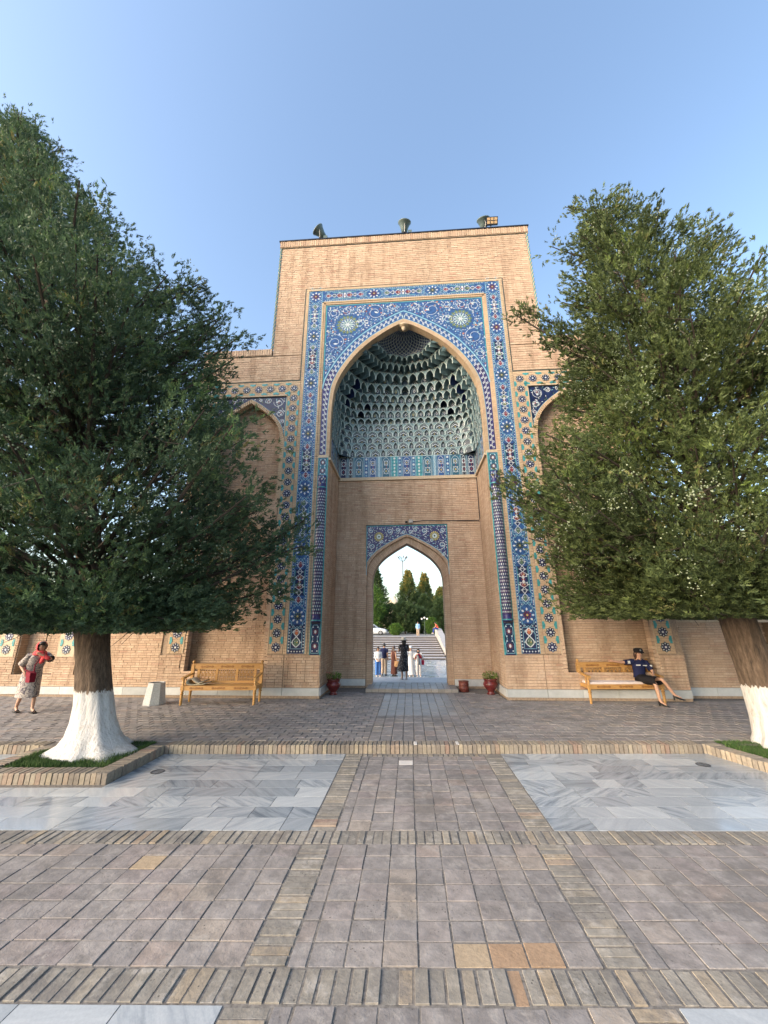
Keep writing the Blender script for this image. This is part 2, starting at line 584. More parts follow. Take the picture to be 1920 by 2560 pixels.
rows = [(T1 + (TK - .01 - T1) * i / 9, T1 + (TK - .01 - T1) * (i + 1) / 9) for i in range(9)]
rows2 = [(T2B - .33 * (i + 1), T2B - .33 * i) for i in range(8)]
marble('marble_floor', rows, 'left a')
marble('marble_floor', rows, 'right a')
marble('marble_floor', rows2, 'left b')
marble('marble_floor', rows2, 'right b')

# ---- upper pavement and its kerb
g = MB()
g.mesh([sk(-16, TK + .03, L - .3), sk(16, TK + .03, L - .3), (16, 2.4, L - .3), (-16, 2.4, L - .3),
        sk(-16, TK + .03, -.012), sk(16, TK + .03, -.012), (16, 2.4, -.012), (-16, 2.4, -.012)],
       [(0, 3, 2, 1), (4, 5, 6, 7), (0, 1, 5, 4), (1, 2, 6, 5), (2, 3, 7, 6), (3, 0, 4, 7)])
upper = struct('upper_pavement', g, 'joint')
up = Pieces('paving_brick', upper, 'paver', bev=0.006, shear=K)
MAT['paver_polished'] = piece_mat('polished_paving_brick', [(0.0, (.21, .197, .185)), (0.5, (.245, .225, .21)), (0.93, (.265, .24, .22)), (0.98, (.33, .31, .29)), (1.0, (.34, .315, .295))], 0.5, 14, 0.2, 0.9, 0.15, 0.4, 0.5)
cx = [-0.81 + .206 * i for i in range(11)]
def wall_limit(x):
    return 1.08 if -2.55 < x < 2.55 else (-0.02 if abs(x) < 7.45 else 0.1)
nr = 16
for r in range(nr):
    a = TK + .25 + (5.2 / nr) * r
    b = a + 5.2 / nr
    for i in range(10):
        if sk(cx[i], b)[1] < 1.1:
            tile(cx[i], cx[i + 1], a, b, up, mat='paver_polished' if a > -2.0 else None, z=0.0, dz=.003)
rp = .19
for r in range(28):
    a = TK + .25 + rp * r
    off = .13 * (r % 2)
    for sgn in (-1, 1):
        x = (-0.81 if sgn < 0 else cx[-1])
        first = True
        while abs(x) < 13:
            l = .26 if not (first and r % 2) else .13
            first = False
            x2 = x + sgn * l
            xm, ym = (x + x2) / 2, a + rp / 2 + K * (x + x2) / 2
            if ym < wall_limit(xm) and ym > -9:
                tile(min(x, x2), max(x, x2), a, a + rp, up, z=0.0, dz=.004)
            x = x2
up.done()
kerb = struct('kerb', (lambda q: (q.box((-.02, -4.05, -.2), (.02, -4.0, -.1)), q)[1])(MB()), 'joint')
kb = Pieces('kerb_brick', kerb, 'kerb_brick', bev=0.007, shear=K)
def kerb_run(x0, x1, P, t0=TK, t1=TK + .245):
    n = round((x1 - x0) / .078)
    for i in range(n):
        a = x0 + (x1 - x0) * (i + .5) / n
        m = None
        P.add(sk(a, (t0 + t1) / 2 + random.uniform(-.007, .007), (L - .01) / 2 + random.uniform(-.004, .003)),
              (round(random.choice([.031, .033, .035]), 3), (t1 - t0) / 2, round((-L + .01) / 2 + .004, 3)), 0.0, m)
kerb_run(-12, -6.42, kb)
kerb_run(-4.3, 4.9, kb)
kerb_run(6.9, 12, kb)
for a in (.03, .755):
    kb.add(sk(a, TK + .1, .0035), (.03, .085, .004), 0.0, 'white_tile')
kb.done()

# ---- the two tree beds: raised brick kerb round grass
def bed(name, label, corners, skip, soil_z=-.03):
    """corners: outer ring, clockwise seen from above, starting at the back right; skip: sides left open"""
    root = thing(name, label, 'tree bed', (0, 0, 0), 0, 'grass beds edged with brick')
    C = [Vector((x, y, 0)) for x, y in corners]
    cen = sum(C, Vector()) / len(C)
    P = Pieces('kerb_brick', root, 'kerb_brick', bev=0.007)
    inner = []
    n = len(C)
    for i in range(n):
        A, B = C[i], C[(i + 1) % n]
        d = (B - A).normalized()
        nn = Vector((-d.y, d.x, 0))
        if nn.dot(cen - A) < 0:
            nn = -nn
        if i in skip:
            continue
        m = round((B - A).length / .078)
        for k in range(m):
            p = A + d * ((k + .5) * (B - A).length / m) + nn * (.125 + random.uniform(-.006, .006))
            P.add((p.x, p.y, (L - .01) / 2 + random.uniform(-.004, .003)), (.033, .125, round((-L + .01) / 2 + .004, 3)), round(math.atan2(d.y, d.x), 3))
    g = MB()
    ctr = cen
    ins = [c + (ctr - c) * .08 for c in C]
    g.loft([[(p.x, p.y, L - .2) for p in ins], [(p.x, p.y, soil_z) for p in ins]])
    g.build('soil', 'earth', root)
    P.done()
    return root
bed('tree_bed', 'raised brick edged grass bed round the left tree', [(-4.3, TK + K * -4.3 + .0), (-4.3, -5.43 + K * -4.3), (-6.4, -5.43 + K * -6.4), (-6.4, TK + K * -6.4)], {3})
bed('tree_bed', 'raised brick edged grass bed round the right tree', [(7.3, TK + K * 7.3), (7.5, -5.6), (5.48, -5.75), (4.93, TK + K * 4.93 + .05)], {3})

# grass
MAT['grass'] = piece_mat('grass', [(0.0, (.035, .075, .02)), (0.5, (.055, .11, .03)), (0.85, (.08, .13, .04)), (1.0, (.12, .14, .06))], 0.8, 8, 0.1, 2, 0.15, 0.0, 0.2)
def grass(name, label, poly, n, seed):
    rng = np.random.default_rng(seed)
    poly = np.array(poly)
    lo, hi = poly.min(0), poly.max(0)
    P = rng.uniform(lo, hi, (n * 2, 2))
    ins = np.ones(len(P), bool)
    m = len(poly)
    sgn = None
    for i in range(m):
        a, b = poly[i], poly[(i + 1) % m]
        c = (b[0] - a[0]) * (P[:, 1] - a[1]) - (b[1] - a[1]) * (P[:, 0] - a[0])
        ins &= c < 0
    P = P[ins][:n]
    k = len(P)
    hgt = rng.uniform(.03, .09, k) * (0.75 + 0.5 * np.sin(P[:, 0] * 5 + 1) * np.sin(P[:, 1] * 6))
    ang = rng.uniform(0, 2 * pi, k)
    wd = rng.uniform(.004, .008, k)
    ln = rng.uniform(-.035, .035, (k, 2))
    V = np.zeros((k, 3, 3))
    V[:, 0] = np.stack([P[:, 0] - wd * np.cos(ang), P[:, 1] - wd * np.sin(ang), np.full(k, -.03)], 1)
    V[:, 1] = np.stack([P[:, 0] + wd * np.cos(ang), P[:, 1] + wd * np.sin(ang), np.full(k, -.03)], 1)
    V[:, 2] = np.stack([P[:, 0] + ln[:, 0], P[:, 1] + ln[:, 1], -.03 + hgt], 1)
    o = np_mesh(name, V.reshape(-1, 3), np.arange(k * 3).reshape(-1, 3), ['grass'], None, rng.random(k))
    tag(o, label, 'grass', None, 'stuff')
grass('grass', 'short dark green grass under the left tree', [(-4.57, -4.14), (-4.57, -5.38), (-6.12, -5.46), (-6.12, -4.2)], 26000, 3)
grass('grass', 'dark green grass under the right tree', [(7.0, -3.6), (7.1, -5.3), (5.7, -5.4), (5.25, -3.62)], 24000, 4)

# drains let into the marble
MAT['iron'] = plain('cast_iron', (.07, .07, .075), 0.55, 0.6, grain=40, amt=0.4)
def drain(x, y, label):
    t = thing('floor_drain', label, 'drain', (x, y, L))
    b = MB()
    b.lathe([(.098, -.01), (.098, .003), (.083, .005), (.083, -.004)], n=28)
    b.build('rim', 'iron', t)
    b = MB()
    for k in range(-3, 4):
        l = math.sqrt(.08 ** 2 - (k * .022) ** 2)
        b.box((-l, k * .022 - .006, -.008), (l, k * .022 + .006, .001))
    b.build('grate', 'iron', t)
drain(-3.88, -5.15, 'round iron floor drain in the left marble panel')
drain(4.5, -4.43, 'round iron floor drain in the right marble panel')

# ------------------------------------------------------------------ the gateway
gate = thing('gateway', 'tall brick gateway with blue tiled frame and deep arched recess full of honeycomb niches', 'gateway')
GB = []                                  # every brick of the gateway: centre, half size, facing, material
def brick_rec(c, h, face, m='brick'):
    GB.append((c, h, face, m))
def lay(z0, z1, intervals, face, plane, bw=.25, bh=.096, j=.011, d=.03, m='brick', rec=True, out=None):
    """rows of bricks on a wall; face 'y' looks to -Y, 'x'/'X' to +X/-X; intervals(z) gives the free stretches"""
    n = max(1, round((z1 - z0) / bh))
    hh = (z1 - z0) / n
    for r in range(n):
        za, zb = z0 + hh * r, z0 + hh * (r + 1)
        zm = (za + zb) / 2
        for a, b in intervals(zm):
            x = a - bw * random.choice([0, .25, .5, .5, .75])
            while x < b - .012:
                l = bw * random.choice([.5, 1, 1, 1, 1, 1.0])
                p, q = max(a, x), min(b, x + l)
                x += l
                if q - p < .03:
                    continue
                dd = d + random.uniform(-.004, .004)
                jj = j * random.uniform(.7, 1.3)
                hu, hz = (q - p - jj * .6) / 2, (hh - j * random.uniform(.8, 1.4)) / 2
                cu = (p + q) / 2
                if face == 'y':
                    c, h = (cu, plane - dd / 2, zm), (hu, dd / 2, hz)
                else:
                    s = 1 if face == 'x' else -1
                    c, h = (plane + s * dd / 2, cu, zm), (dd / 2, hu, hz)
                if rec:
                    GB.append((c, h, face, m))
                else:
                    out.append((c, h, face, m))
def face_boxes(recs):
    """only the faces a wall brick can show"""
    b = MB()
    for c, h, face, m in recs:
        x, y, z = c
        a, bb, cc = h
        t = random.random()
        vs = [(x + sx * a, y + sy * bb, z + sz * cc) for sz in (-1, 1) for sx, sy in ((-1, -1), (1, -1), (1, 1), (-1, 1))]
        fs = [(0, 3, 2, 1), (4, 5, 6, 7)]
        if face == 'y':
            fs += [(0, 1, 5, 4), (1, 2, 6, 5), (3, 0, 4, 7)]
        elif face == 'x':
            fs += [(1, 2, 6, 5), (0, 1, 5, 4), (2, 3, 7, 6)]
        else:
            fs += [(3, 0, 4, 7), (0, 1, 5, 4), (2, 3, 7, 6)]
        b.mesh(vs, fs, 0, t)
    return b
def finish_bricks(recs, parent, limit=300, avoid=None):
    def score(r):
        if not in_view(r[0], 0):
            return 0
        if avoid and avoid(r[0]):
            return 0
        hs = sorted(r[1])
        return px_size(r[0]) ** 2 * hs[1] * hs[2]
    recs = sorted(recs, key=score, reverse=True)
    one = [r for r in recs[:limit] if score(r) > 0]
    for c, h, face, m in one:
        key = ('b', m)
        if key not in SHARED:
            q = MB()
            q.cbox((0, 0, 0), (1, 1, 1))
            me = bpy.data.meshes.new('brick')
            me.from_pydata(q.v, [], q.f)
            me.materials.append(MAT[m])
            SHARED[key] = me
        o = link('brick', SHARED[key], parent, c)
        o.scale = h
    gr = {}
    for r in recs[len(one):]:
        gr.setdefault(r[3], []).append(r)
    for m, rs in gr.items():
        o = face_boxes(rs).build('brickwork', m, parent)
        o['kind'] = 'stuff'

# arch outlines (right half, from the apex down); x from the arch's own axis
A_OUT = [(0, 12.86), (.36, 12.70), (.75, 12.46), (1.1, 12.22), (1.45, 11.93), (1.79, 11.58), (2.14, 11.1), (2.43, 10.58), (2.6, 10.1), (2.67, 9.5), (2.7, 8.8), (2.7, 7.42)]
A_LINE = [(0, 13.22), (.38, 13.04), (.76, 12.81), (1.31, 12.43), (1.85, 11.96), (2.37, 11.3), (2.66, 10.81), (2.85, 10.38), (2.925, 10.0)]
A_IN = [(0, 12.68), (.33, 12.55), (.7, 12.32), (1.03, 12.08), (1.36, 11.80), (1.69, 11.46), (2.03, 11.0), (2.31, 10.5), (2.47, 10.05), (2.545, 9.5), (2.58, 8.8), (2.58, 7.42)]
D_OUT = [(0, 5.03), (.26, 4.92), (.7, 4.67), (1.08, 4.39), (1.34, 4.06), (1.42, 3.75), (1.43, 3.3)]
D_IN = [(0, 4.80), (.45, 4.54), (.86, 4.24), (1.13, 3.90), (1.23, 3.6), (1.25, 3.2)]
DC = -.06
N_OUT = [(0, 9.69), (.4, 9.43), (.88, 9.02), (1.15, 8.6), (1.26, 8.2), (1.29, 7.8), (1.29, 7.5)]
N_IN = [(0, 9.54), (.38, 9.29), (.8, 8.93), (1.05, 8.53), (1.14, 8.15), (1.17, 7.8), (1.17, 7.5)]
def curve(A, n=40):
    return resample(A, n)
def half_at(A, z):
    """half width of the opening at height z"""
    if z >= A[0][1]:
        return 0.0
    for i in range(len(A) - 1):
        (x0, z0), (x1, z1) = A[i], A[i + 1]
        if z1 <= z <= z0:
            return x0 + (x1 - x0) * (z0 - z) / max(1e-6, z0 - z1)
    return A[-1][0]

# ---- solid body
b = MB()
def xbox(bb, s, x0, x1, y0, y1, z0, z1):
    bb.box((min(s * x0, s * x1), y0, z0), (max(s * x0, s * x1), y1, z1))
for s in (-1, 1):
    xbox(b, s, 2.62, 4.17, .015, 2.5, 0, 16.66)
    xbox(b, s, 4.17, 4.84, .36, 2.5, 0, 16.66)
    xbox(b, s, 4.17, 4.84, .015, .36, 9.78, 16.66)
    xbox(b, s, 2.2, 4.84, 2.5, 4.2, 0, 16.66)
    xbox(b, s, 4.84, 7.4, .36, 2.4, 0, 11.48)
    xbox(b, s, 4.17, 7.4, .016, .36, 0, .7)
    xbox(b, s, 4.84, 7.4, .016, .36, 9.78, 11.48)
    xbox(b, s, 6.74, 7.4, .016, .36, .7, 9.78)
b.box((-2.62, .03, 13.3), (2.62, 4.2, 16.66))
b.box((-2.62, 2.45, 5.3), (2.62, 4.2, 13.3))
b.box((-2.62, 1.965, 5.3), (2.62, 2.45, 8.1))
b.box((-2.62, 1.915, 0), (DC - 1.44, 2.5, 5.3))
b.box((DC + 1.44, 1.915, 0), (2.62, 2.5, 5.3))
b.box((-2.62, 1.915, 5.3), (2.62, 1.965, 7.3))
b.build('wall_core', 'mortar', gate)
# niches of the wings are cut into the pier boxes: pier between 4.84 and 4.17 belongs to the niche jamb
def arch_fill(A, xc, half, ztop, y0, y1, name, mat, parent, zlow=None, n=40, depth_mat=None):
    """the slab above an arch, with its soffit, between the curve and a rectangle"""
    C = curve(A, n)
    m = MB()
    for s in (-1, 1):
        pts = [(xc + s * x, z) for x, z in C]
        for i in range(n - 1):
            (xa, za), (xb, zb) = pts[i], pts[i + 1]
            m.face([(xa, y0, za), (xb, y0, zb), (xb, y0, ztop), (xa, y0, ztop)][::s])
            m.face([(xa, y1, za), (xb, y1, zb), (xb, y1, ztop), (xa, y1, ztop)][::-s])
            m.face([(xa, y0, za), (xa, y1, za), (xb, y1, zb), (xb, y0, zb)][::s], 1 if depth_mat else 0)
        xe, ze = pts[-1]
        x2 = xc + s * half
        if abs(x2 - xe) > 1e-3:
            m.face([(xe, y0, ze), (x2, y0, ze), (x2, y0, ztop), (xe, y0, ztop)][::s])
            m.face([(xe, y1, ze), (x2, y1, ze), (x2, y1, ztop), (xe, y1, ztop)][::-s])
            m.face([(xe, y0, ze), (x2, y0, ze), (x2, y1, ze), (xe, y1, ze)][::-s])
    return m.build(name, [mat, depth_mat] if depth_mat else mat, parent)

def voussoirs(A0, A1, xc, y0, y1, n, name, mat, parent, both=True, as_parts=False):
    """bricks set round an arch between two outlines (right halves)"""
    a, c = curve(A0, n + 1), curve(A1, n + 1)
    m = MB()
    for s in (-1, 1):
        for i in range(n):
            g = .12
            def P(Cv, k, f):
                q = Cv[k] * (1 - f) + Cv[k + 1] * f
                return q
            p0, p1 = P(a, i, g), P(a, i, 1 - g)
            q0, q1 = P(c, i, g), P(c, i, 1 - g)
            vs = [(xc + s * p[0], y, p[1]) for y in (y0 - random.uniform(0, .006), y1) for p in (p0, p1, q1, q0)]
            m.mesh(vs, [(0, 1, 2, 3), (4, 7, 6, 5), (0, 4, 5, 1), (1, 5, 6, 2), (2, 6, 7, 3), (3, 7, 4, 0)] if s > 0 else
                   [(3, 2, 1, 0), (5, 6, 7, 4), (1, 5, 4, 0), (2, 6, 5, 1), (3, 7, 6, 2), (0, 4, 7, 3)], 0, random.random())
    o = m.build(name, mat, parent)
    o['kind'] = 'stuff'
    return o

# ---- brick faces of the tower and wings
def tower_iv(z):
    iv = []
    if z > 14.5:
        return [(-4.83, 4.83)]
    if z > 10.41:
        x1 = 4.83 if z > 11.48 else 7.4
        return [(-x1, -3.76), (3.76, x1)]
    return []
lay(14.5, 16.6, tower_iv, 'y', .015)
lay(11.48, 14.5, tower_iv, 'y', .015)
lay(10.41, 11.45, lambda z: [(-7.4, -3.76), (3.76, 7.4)], 'y', .015)
def low_iv(z):
    if z < .7:
        return [(-7.4, -3.675), (-3.66, -2.62), (2.62, 3.66), (3.675, 7.4)]
    h = half_at([(x, zz - 4.1) for x, zz in N_OUT], z)
    return [(-7.4, -5.46 - h), (-5.46 + h, -3.675), (-3.66, -2.62), (2.62, 3.66), (3.675, 5.46 - h), (5.46 + h, 7.4)]
lay(.28, 1.15, low_iv, 'y', .015, .25, .07)
# wing fields between the strips: around the lower niche and up to the sill of the upper one
def mid_iv(z):
    h = half_at([(x, zz - 4.1) for x, zz in N_OUT], z) if z < 5.6 else 0
    out = []
    for s in (-1, 1):
        a, c = (4.22, 6.7)
        if h > 0:
            out += [tuple(sorted((s * a, s * (5.46 - h)))), tuple(sorted((s * (5.46 + h), s * c)))]
        else:
            out.append(tuple(sorted((s * a, s * c))))
    return [o for o in out if o[1] - o[0] > .04]
lay(1.15, 5.95, mid_iv, 'y', .03, .25, .07)
def up_iv(z):
    h = half_at(N_OUT, z)
    return [x for s in (-1, 1) for x in (tuple(sorted((s * 4.2, s * (5.46 - h)))), tuple(sorted((s * (5.46 + h), s * 6.72)))) if x[1] - x[0] > .03]
lay(5.95, 7.9, up_iv, 'y', .03, .25, .07)
# niche back walls
lay(.7, 5.5, lambda z: [(-6.72, -4.2), (4.2, 6.72)], 'y', .36, .25, .068, j=.014)
lay(5.95, 9.6, lambda z: [(-6.72, -4.2), (4.2, 6.72)], 'y', .36, .25, .068, j=.014)
# outer end of the wings, iwan side walls, back wall
for s in (-1, 1):
    lay(2.1 if s > 0 else 2.8, 11.45, lambda z: [(.02, 2.4)], 'x' if s > 0 else 'X', s * 7.4, .25, .096)
    lay(.28, 7.28, lambda z: [(.0, 1.9)], 'X' if s > 0 else 'x', s * 2.62, .25, .07, d=.022)
def back_iv(z):
    if z > 5.47:
        return [(-2.6, 2.6)]
    if z > 3.84:
        return [(-2.6, DC - 1.47), (DC + 1.47, 2.6)]
    return [(-2.6, DC - 1.44), (DC + 1.44, 2.6)]
lay(.28, 7.2, back_iv, 'y', 1.915, .25, .07, d=.02, j=.013)

# niche jambs, fills and arch bricks
for s in (-1, 1):
    for sh, ztop, mat in ((0, 9.78, 'g_navy'), (-4.1, 5.7, 'mortar')):
        A = [(x, z + sh) for x, z in N_OUT]
        arch_fill(A, s * 5.46, 1.29, ztop, .03, .36, 'spandrel_wall', 'mortar', gate)
        voussoirs([(x, z + sh) for x, z in N_IN], [(x, z + sh) for x, z in N_OUT], s * 5.46, -.005, .22, 34, 'arch_brick', 'cream_brick', gate)
        zb = .7 if sh else 5.95
        ze = N_OUT[-1][1] + sh
        jam = MB()
        for xs in (-1, 1):
            xo = s * 5.46 + xs * 1.29
            xi = s * 5.46 + xs * 1.17
            n = round((ze - zb) / .1)
            for k in range(n):
                z0 = zb + (ze - zb) * k / n
                jam.box((min(xo, xi), -.004 + random.uniform(-.003, .003), z0 + .006), (max(xo, xi), .22, z0 + (ze - zb) / n - .006), 0, random.random())
        o = jam.build('jamb_brick', 'cream_brick' if not sh else 'brick', gate)
        o['kind'] = 'stuff'
    q = MB()
    xbox(q, s, 4.17, 6.74, .03, .36, 5.7, 5.95)
    q.build('niche_sill', 'mortar', gate)

# cornices
def cornice(x0, x1, z0, z1, proud, name='cornice'):
    m = MB()
    n = round((x1 - x0) / .088)
    for i in range(n):
        a = x0 + (x1 - x0) * i / n
        m.box((a + .007, -proud - random.uniform(0, .01), z0), (a + (x1 - x0) / n - .007, .1, z1 - random.uniform(0, .012)), 0, random.random())
    o = m.build(name, 'brick', gate)
    m2 = MB()
    m2.box((x0, -proud + .012, z0 - .03), (x1, .2, z0))
    m2.box((x0 + .01, -proud + .02, z0), (x1 - .01, .3, z1 - .02))
    m2.build('cornice_bed', 'mortar', gate)
    return o
cornice(-4.93, 4.93, 16.66, 16.95, .05)
cornice(-7.44, -4.86, 11.5, 11.76, .05)
cornice(4.86, 7.44, 11.5, 11.76, .05)
m = MB()
m.box((-4.97, -.08, 16.955), (4.97, 4.25, 17.0))
m.build('flashing', 'tin', gate)
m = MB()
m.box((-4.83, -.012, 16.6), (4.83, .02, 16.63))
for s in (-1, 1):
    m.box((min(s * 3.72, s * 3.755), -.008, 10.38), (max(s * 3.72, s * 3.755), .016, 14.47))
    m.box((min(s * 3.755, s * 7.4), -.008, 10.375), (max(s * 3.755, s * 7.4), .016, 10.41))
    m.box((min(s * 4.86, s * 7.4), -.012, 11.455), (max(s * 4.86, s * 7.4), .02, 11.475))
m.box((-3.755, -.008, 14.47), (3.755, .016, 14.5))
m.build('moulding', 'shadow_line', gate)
# twisted cords up the corners of the tower
for s in (-1, 1):
    m = MB()
    rings = []
    for k in range(150):
        z = 11.78 + 4.86 * k / 149
        rings.append([(s * 4.875 + math.cos(a + k * .55) * (.05 if i % 2 else .034), -.0 + math.sin(a + k * .55) * (.05 if i % 2 else .034), z) for i, a in enumerate([2 * pi * q / 8 for q in range(8)])])
    m.loft(rings)
    for i in range(len(m.m)):
        m.m[i] = (i // 2) % 2 if i % 8 < 8 else 0
    m.build('corner_cord', ['g_turq', 'cream'], gate)

# ---- marble plinth: each slab a part
PL = []
def plinth_run(axis, plane, a, c, sgn=1):
    n = max(1, round(abs(c - a) / .85))
    for i in range(n):
        p, q = a + (c - a) * i / n, a + (c - a) * (i + 1) / n
        m = MB()
        if axis == 'y':
            m.box((p + .004, plane - .035, .075), (q - .004, plane + .01, .275))
        else:
            m.box((min(plane, plane + sgn * .035), p + .004, .075), (max(plane, plane + sgn * .035), q - .004, .275))
        m.build('plinth_slab', 'plinth', gate)
for s in (-1, 1):
    m = MB()
    xbox(m, s, 2.6, 7.4, -.012, .02, 0, .075)
    xbox(m, s, 2.59, 2.63, .0, 1.9, 0, .075)
    m.box(*(((-2.6, 1.89, 0), (DC - 1.44, 1.92, .075)) if s < 0 else ((DC + 1.44, 1.89, 0), (2.6, 1.92, .075))))
    m.build('plinth_base', 'mortar', gate)
plinth_run('y', 0, -7.4, -3.67)
plinth_run('y', 0, -3.665, -2.6)
plinth_run('y', 0, 2.6, 3.665)
plinth_run('y', 0, 3.67, 7.4)
plinth_run('x', -2.6, 0, 1.88, 1)
plinth_run('x', 2.6, 0, 1.88, -1)
plinth_run('y', 1.9, -2.56, DC - 1.45)
plinth_run('y', 1.9, DC + 1.45, 2.56)

# ---- doorway: recessed ring of bricks, jambs, threshold
arch_fill(D_OUT, DC, 1.44, 5.3, 1.915, 2.0, 'doorway_wall', 'mortar', gate)
arch_fill(D_IN, DC, 1.44, 5.3, 2.001, 2.5, 'doorway_arch', 'mortar', gate)
voussoirs(D_IN, D_OUT, DC, 1.985, 2.0, 44, 'arch_brick', 'brick', gate)
voussoirs(D_OUT, [(x * 1.06, z + .09) for x, z in D_OUT], DC, 1.895, 1.99, 46, 'arch_brick', 'brick', gate)
m = MB()
for s in (-1, 1):
    xo, xi = DC + s * 1.44, DC + s * 1.25
    n = 46
    for k in range(n):
        z0 = 3.25 * k / n
        m.box((min(xo, xi), 1.985 + random.uniform(-.004, .004), z0 + .005), (max(xo, xi), 2.5, z0 + 3.25 / n - .005), 0, random.random())
o = m.build('jamb_brick', 'brick', gate)
o['kind'] = 'stuff'
for s in (-1, 1):
    m = MB()
    m.box((min(DC + s * 1.262, DC + s * 1.44), 2.0, 0), (max(DC + s * 1.262, DC + s * 1.44), 2.49, 3.3))
    m.build('doorway_jamb', 'mortar', gate)
thr = MB()
thr.box((-1.42, 1.12, -.05), (1.4, 2.55, .085))
th = thr.build('threshold', 'joint', gate)
n = 14
for r in range(5):
    for i in range(n):
        m = MB()
        a = -1.42 + 2.82 * i / n
        y0 = 1.11 + 1.44 * r / 5
        m.cbox((a + 2.82 / n / 2, y0 + .144, .05), (2.82 / n / 2 - .006, .138, .05 + random.uniform(-.003, .003)), 0, 0, 0, .008)
        m.build('paving_brick', 'paver_polished', th)

# ------------------------------------------------------------------ glazed tile work: every motif is a raised piece of its own colour
TS = ['g_blue', 'g_navy', 'g_teal', 'g_violet', 'g_cyan', 'g_turq', 'g_white', 'g_red', 'g_orange', 'g_olive', 'g_ochre', 'g_green', 'g_mint', 'g_ink', 'cream']
TI = {n[2:] if n.startswith('g_') else n: i for i, n in enumerate(TS)}
class Inlay(MB):
    def __init__(s, fmap):
        super().__init__()
        s.map = fmap
    def poly(s, pts, mat, off=.004, skirt=True):
        """convex or star-shaped outline"""
        mi = TI[mat]
        area = sum(pts[i][0] * pts[(i + 1) % len(pts)][1] - pts[(i + 1) % len(pts)][0] * pts[i][1] for i in range(len(pts)))
        if area < 0:
            pts = pts[::-1]
        n = len(pts)
        vs = [s.map(u, v, off) for u, v in pts]
        fs = [tuple(range(n))]
        if skirt and n <= 10:
            vs += [s.map(u, v, off - .003) for u, v in pts]
            fs += [(i, i + n, (i + 1) % n + n, (i + 1) % n) for i in range(n)]
        s.mesh(vs, fs, mi)
    def strip(s, pts, wd, mat, off=.004, closed=False, taper=False):
        P = [np.array(p, float) for p in pts]
        n = len(P)
        Lf, Rt = [], []
        for i in range(n):
            a = P[(i - 1) % n] if closed or i > 0 else P[i]
            c = P[(i + 1) % n] if closed or i < n - 1 else P[i]
            d = c - a
            d = d / max(1e-9, np.linalg.norm(d))
            nn = np.array([-d[1], d[0]])
            e1 = P[i] - a
            k = 1.0
            if 0 < i < n - 1 or closed:
                e1 = e1 / max(1e-9, np.linalg.norm(e1))
                k = 1 / max(.45, abs(float(e1 @ d)))
            ww = wd / 2 * k
            if taper:
                ww *= .35 + .65 * math.sin(pi * min(1, (i + .5) / n))
            Lf.append(P[i] + nn * ww)
            Rt.append(P[i] - nn * ww)
        mi = TI[mat]
        base = len(s.v)
        for a, c in zip(Lf, Rt):
            s.v.append(tuple(s.map(a[0], a[1], off)))
            s.v.append(tuple(s.map(c[0], c[1], off)))
        for i in range(n if closed else n - 1):
            j = (i + 1) % n
            s.f.append((base + 2 * i, base + 2 * i + 1, base + 2 * j + 1, base + 2 * j))
            s.m.append(mi)
            s.t.append(0.0)
    def disk(s, c, r, mat, off=.005, n=8, rv=None, rot=0):
        rv = rv or r
        s.poly([(c[0] + r * math.cos(rot + 2 * pi * i / n), c[1] + rv * math.sin(rot + 2 * pi * i / n)) for i in range(n)], mat, off)
    def petal(s, c, ang, r0, r1, wd, mat, off=.005, belly=.6):
        ca, sa = math.cos(ang), math.sin(ang)
        def P(r, t):
            return (c[0] + r * ca - t * sa, c[1] + r * sa + t * ca)
        m = r0 + (r1 - r0) * belly
        m2 = r0 + (r1 - r0) * belly * .5
        s.poly([P(r0, 0), P(m2, -wd * .35), P(m, -wd / 2), P(r1, 0), P(m, wd / 2), P(m2, wd * .35)], mat, off)
    def flower(s, c, r, mat, core='ochre', n=5, off=.006):
        a0 = random.uniform(0, 6)
        for k in range(n):
            s.petal(c, a0 + 2 * pi * k / n, r * .15, r, r * .75, mat, off)
        s.disk(c, r * .25, core, off + .002, 6)
    def curl(s, c, r, a0, a1, wd, mat, off=.005, shrink=.35, n=14, leaf=True):
        """spiral tendril with a leaf at its inner end"""
        pts = []
        for i in range(n):
            t = i / (n - 1)
            a = a0 + (a1 - a0) * t
            rr = r * (1 - (1 - shrink) * t)
            pts.append((c[0] + rr * math.cos(a), c[1] + rr * math.sin(a)))
        s.strip(pts, wd, mat, off, taper=False)
        if leaf:
            s.petal(pts[-1], a1 + (pi / 2 if a1 > a0 else -pi / 2), 0, r * .55, r * .35, mat, off + .001)
    def done(s, name, parent, kind=True):
        o = s.build(name, TS, parent)
        if kind:
            o['kind'] = 'stuff'
        return o

def front(y0):
    return lambda u, v, o: (u, y0 - o, v)

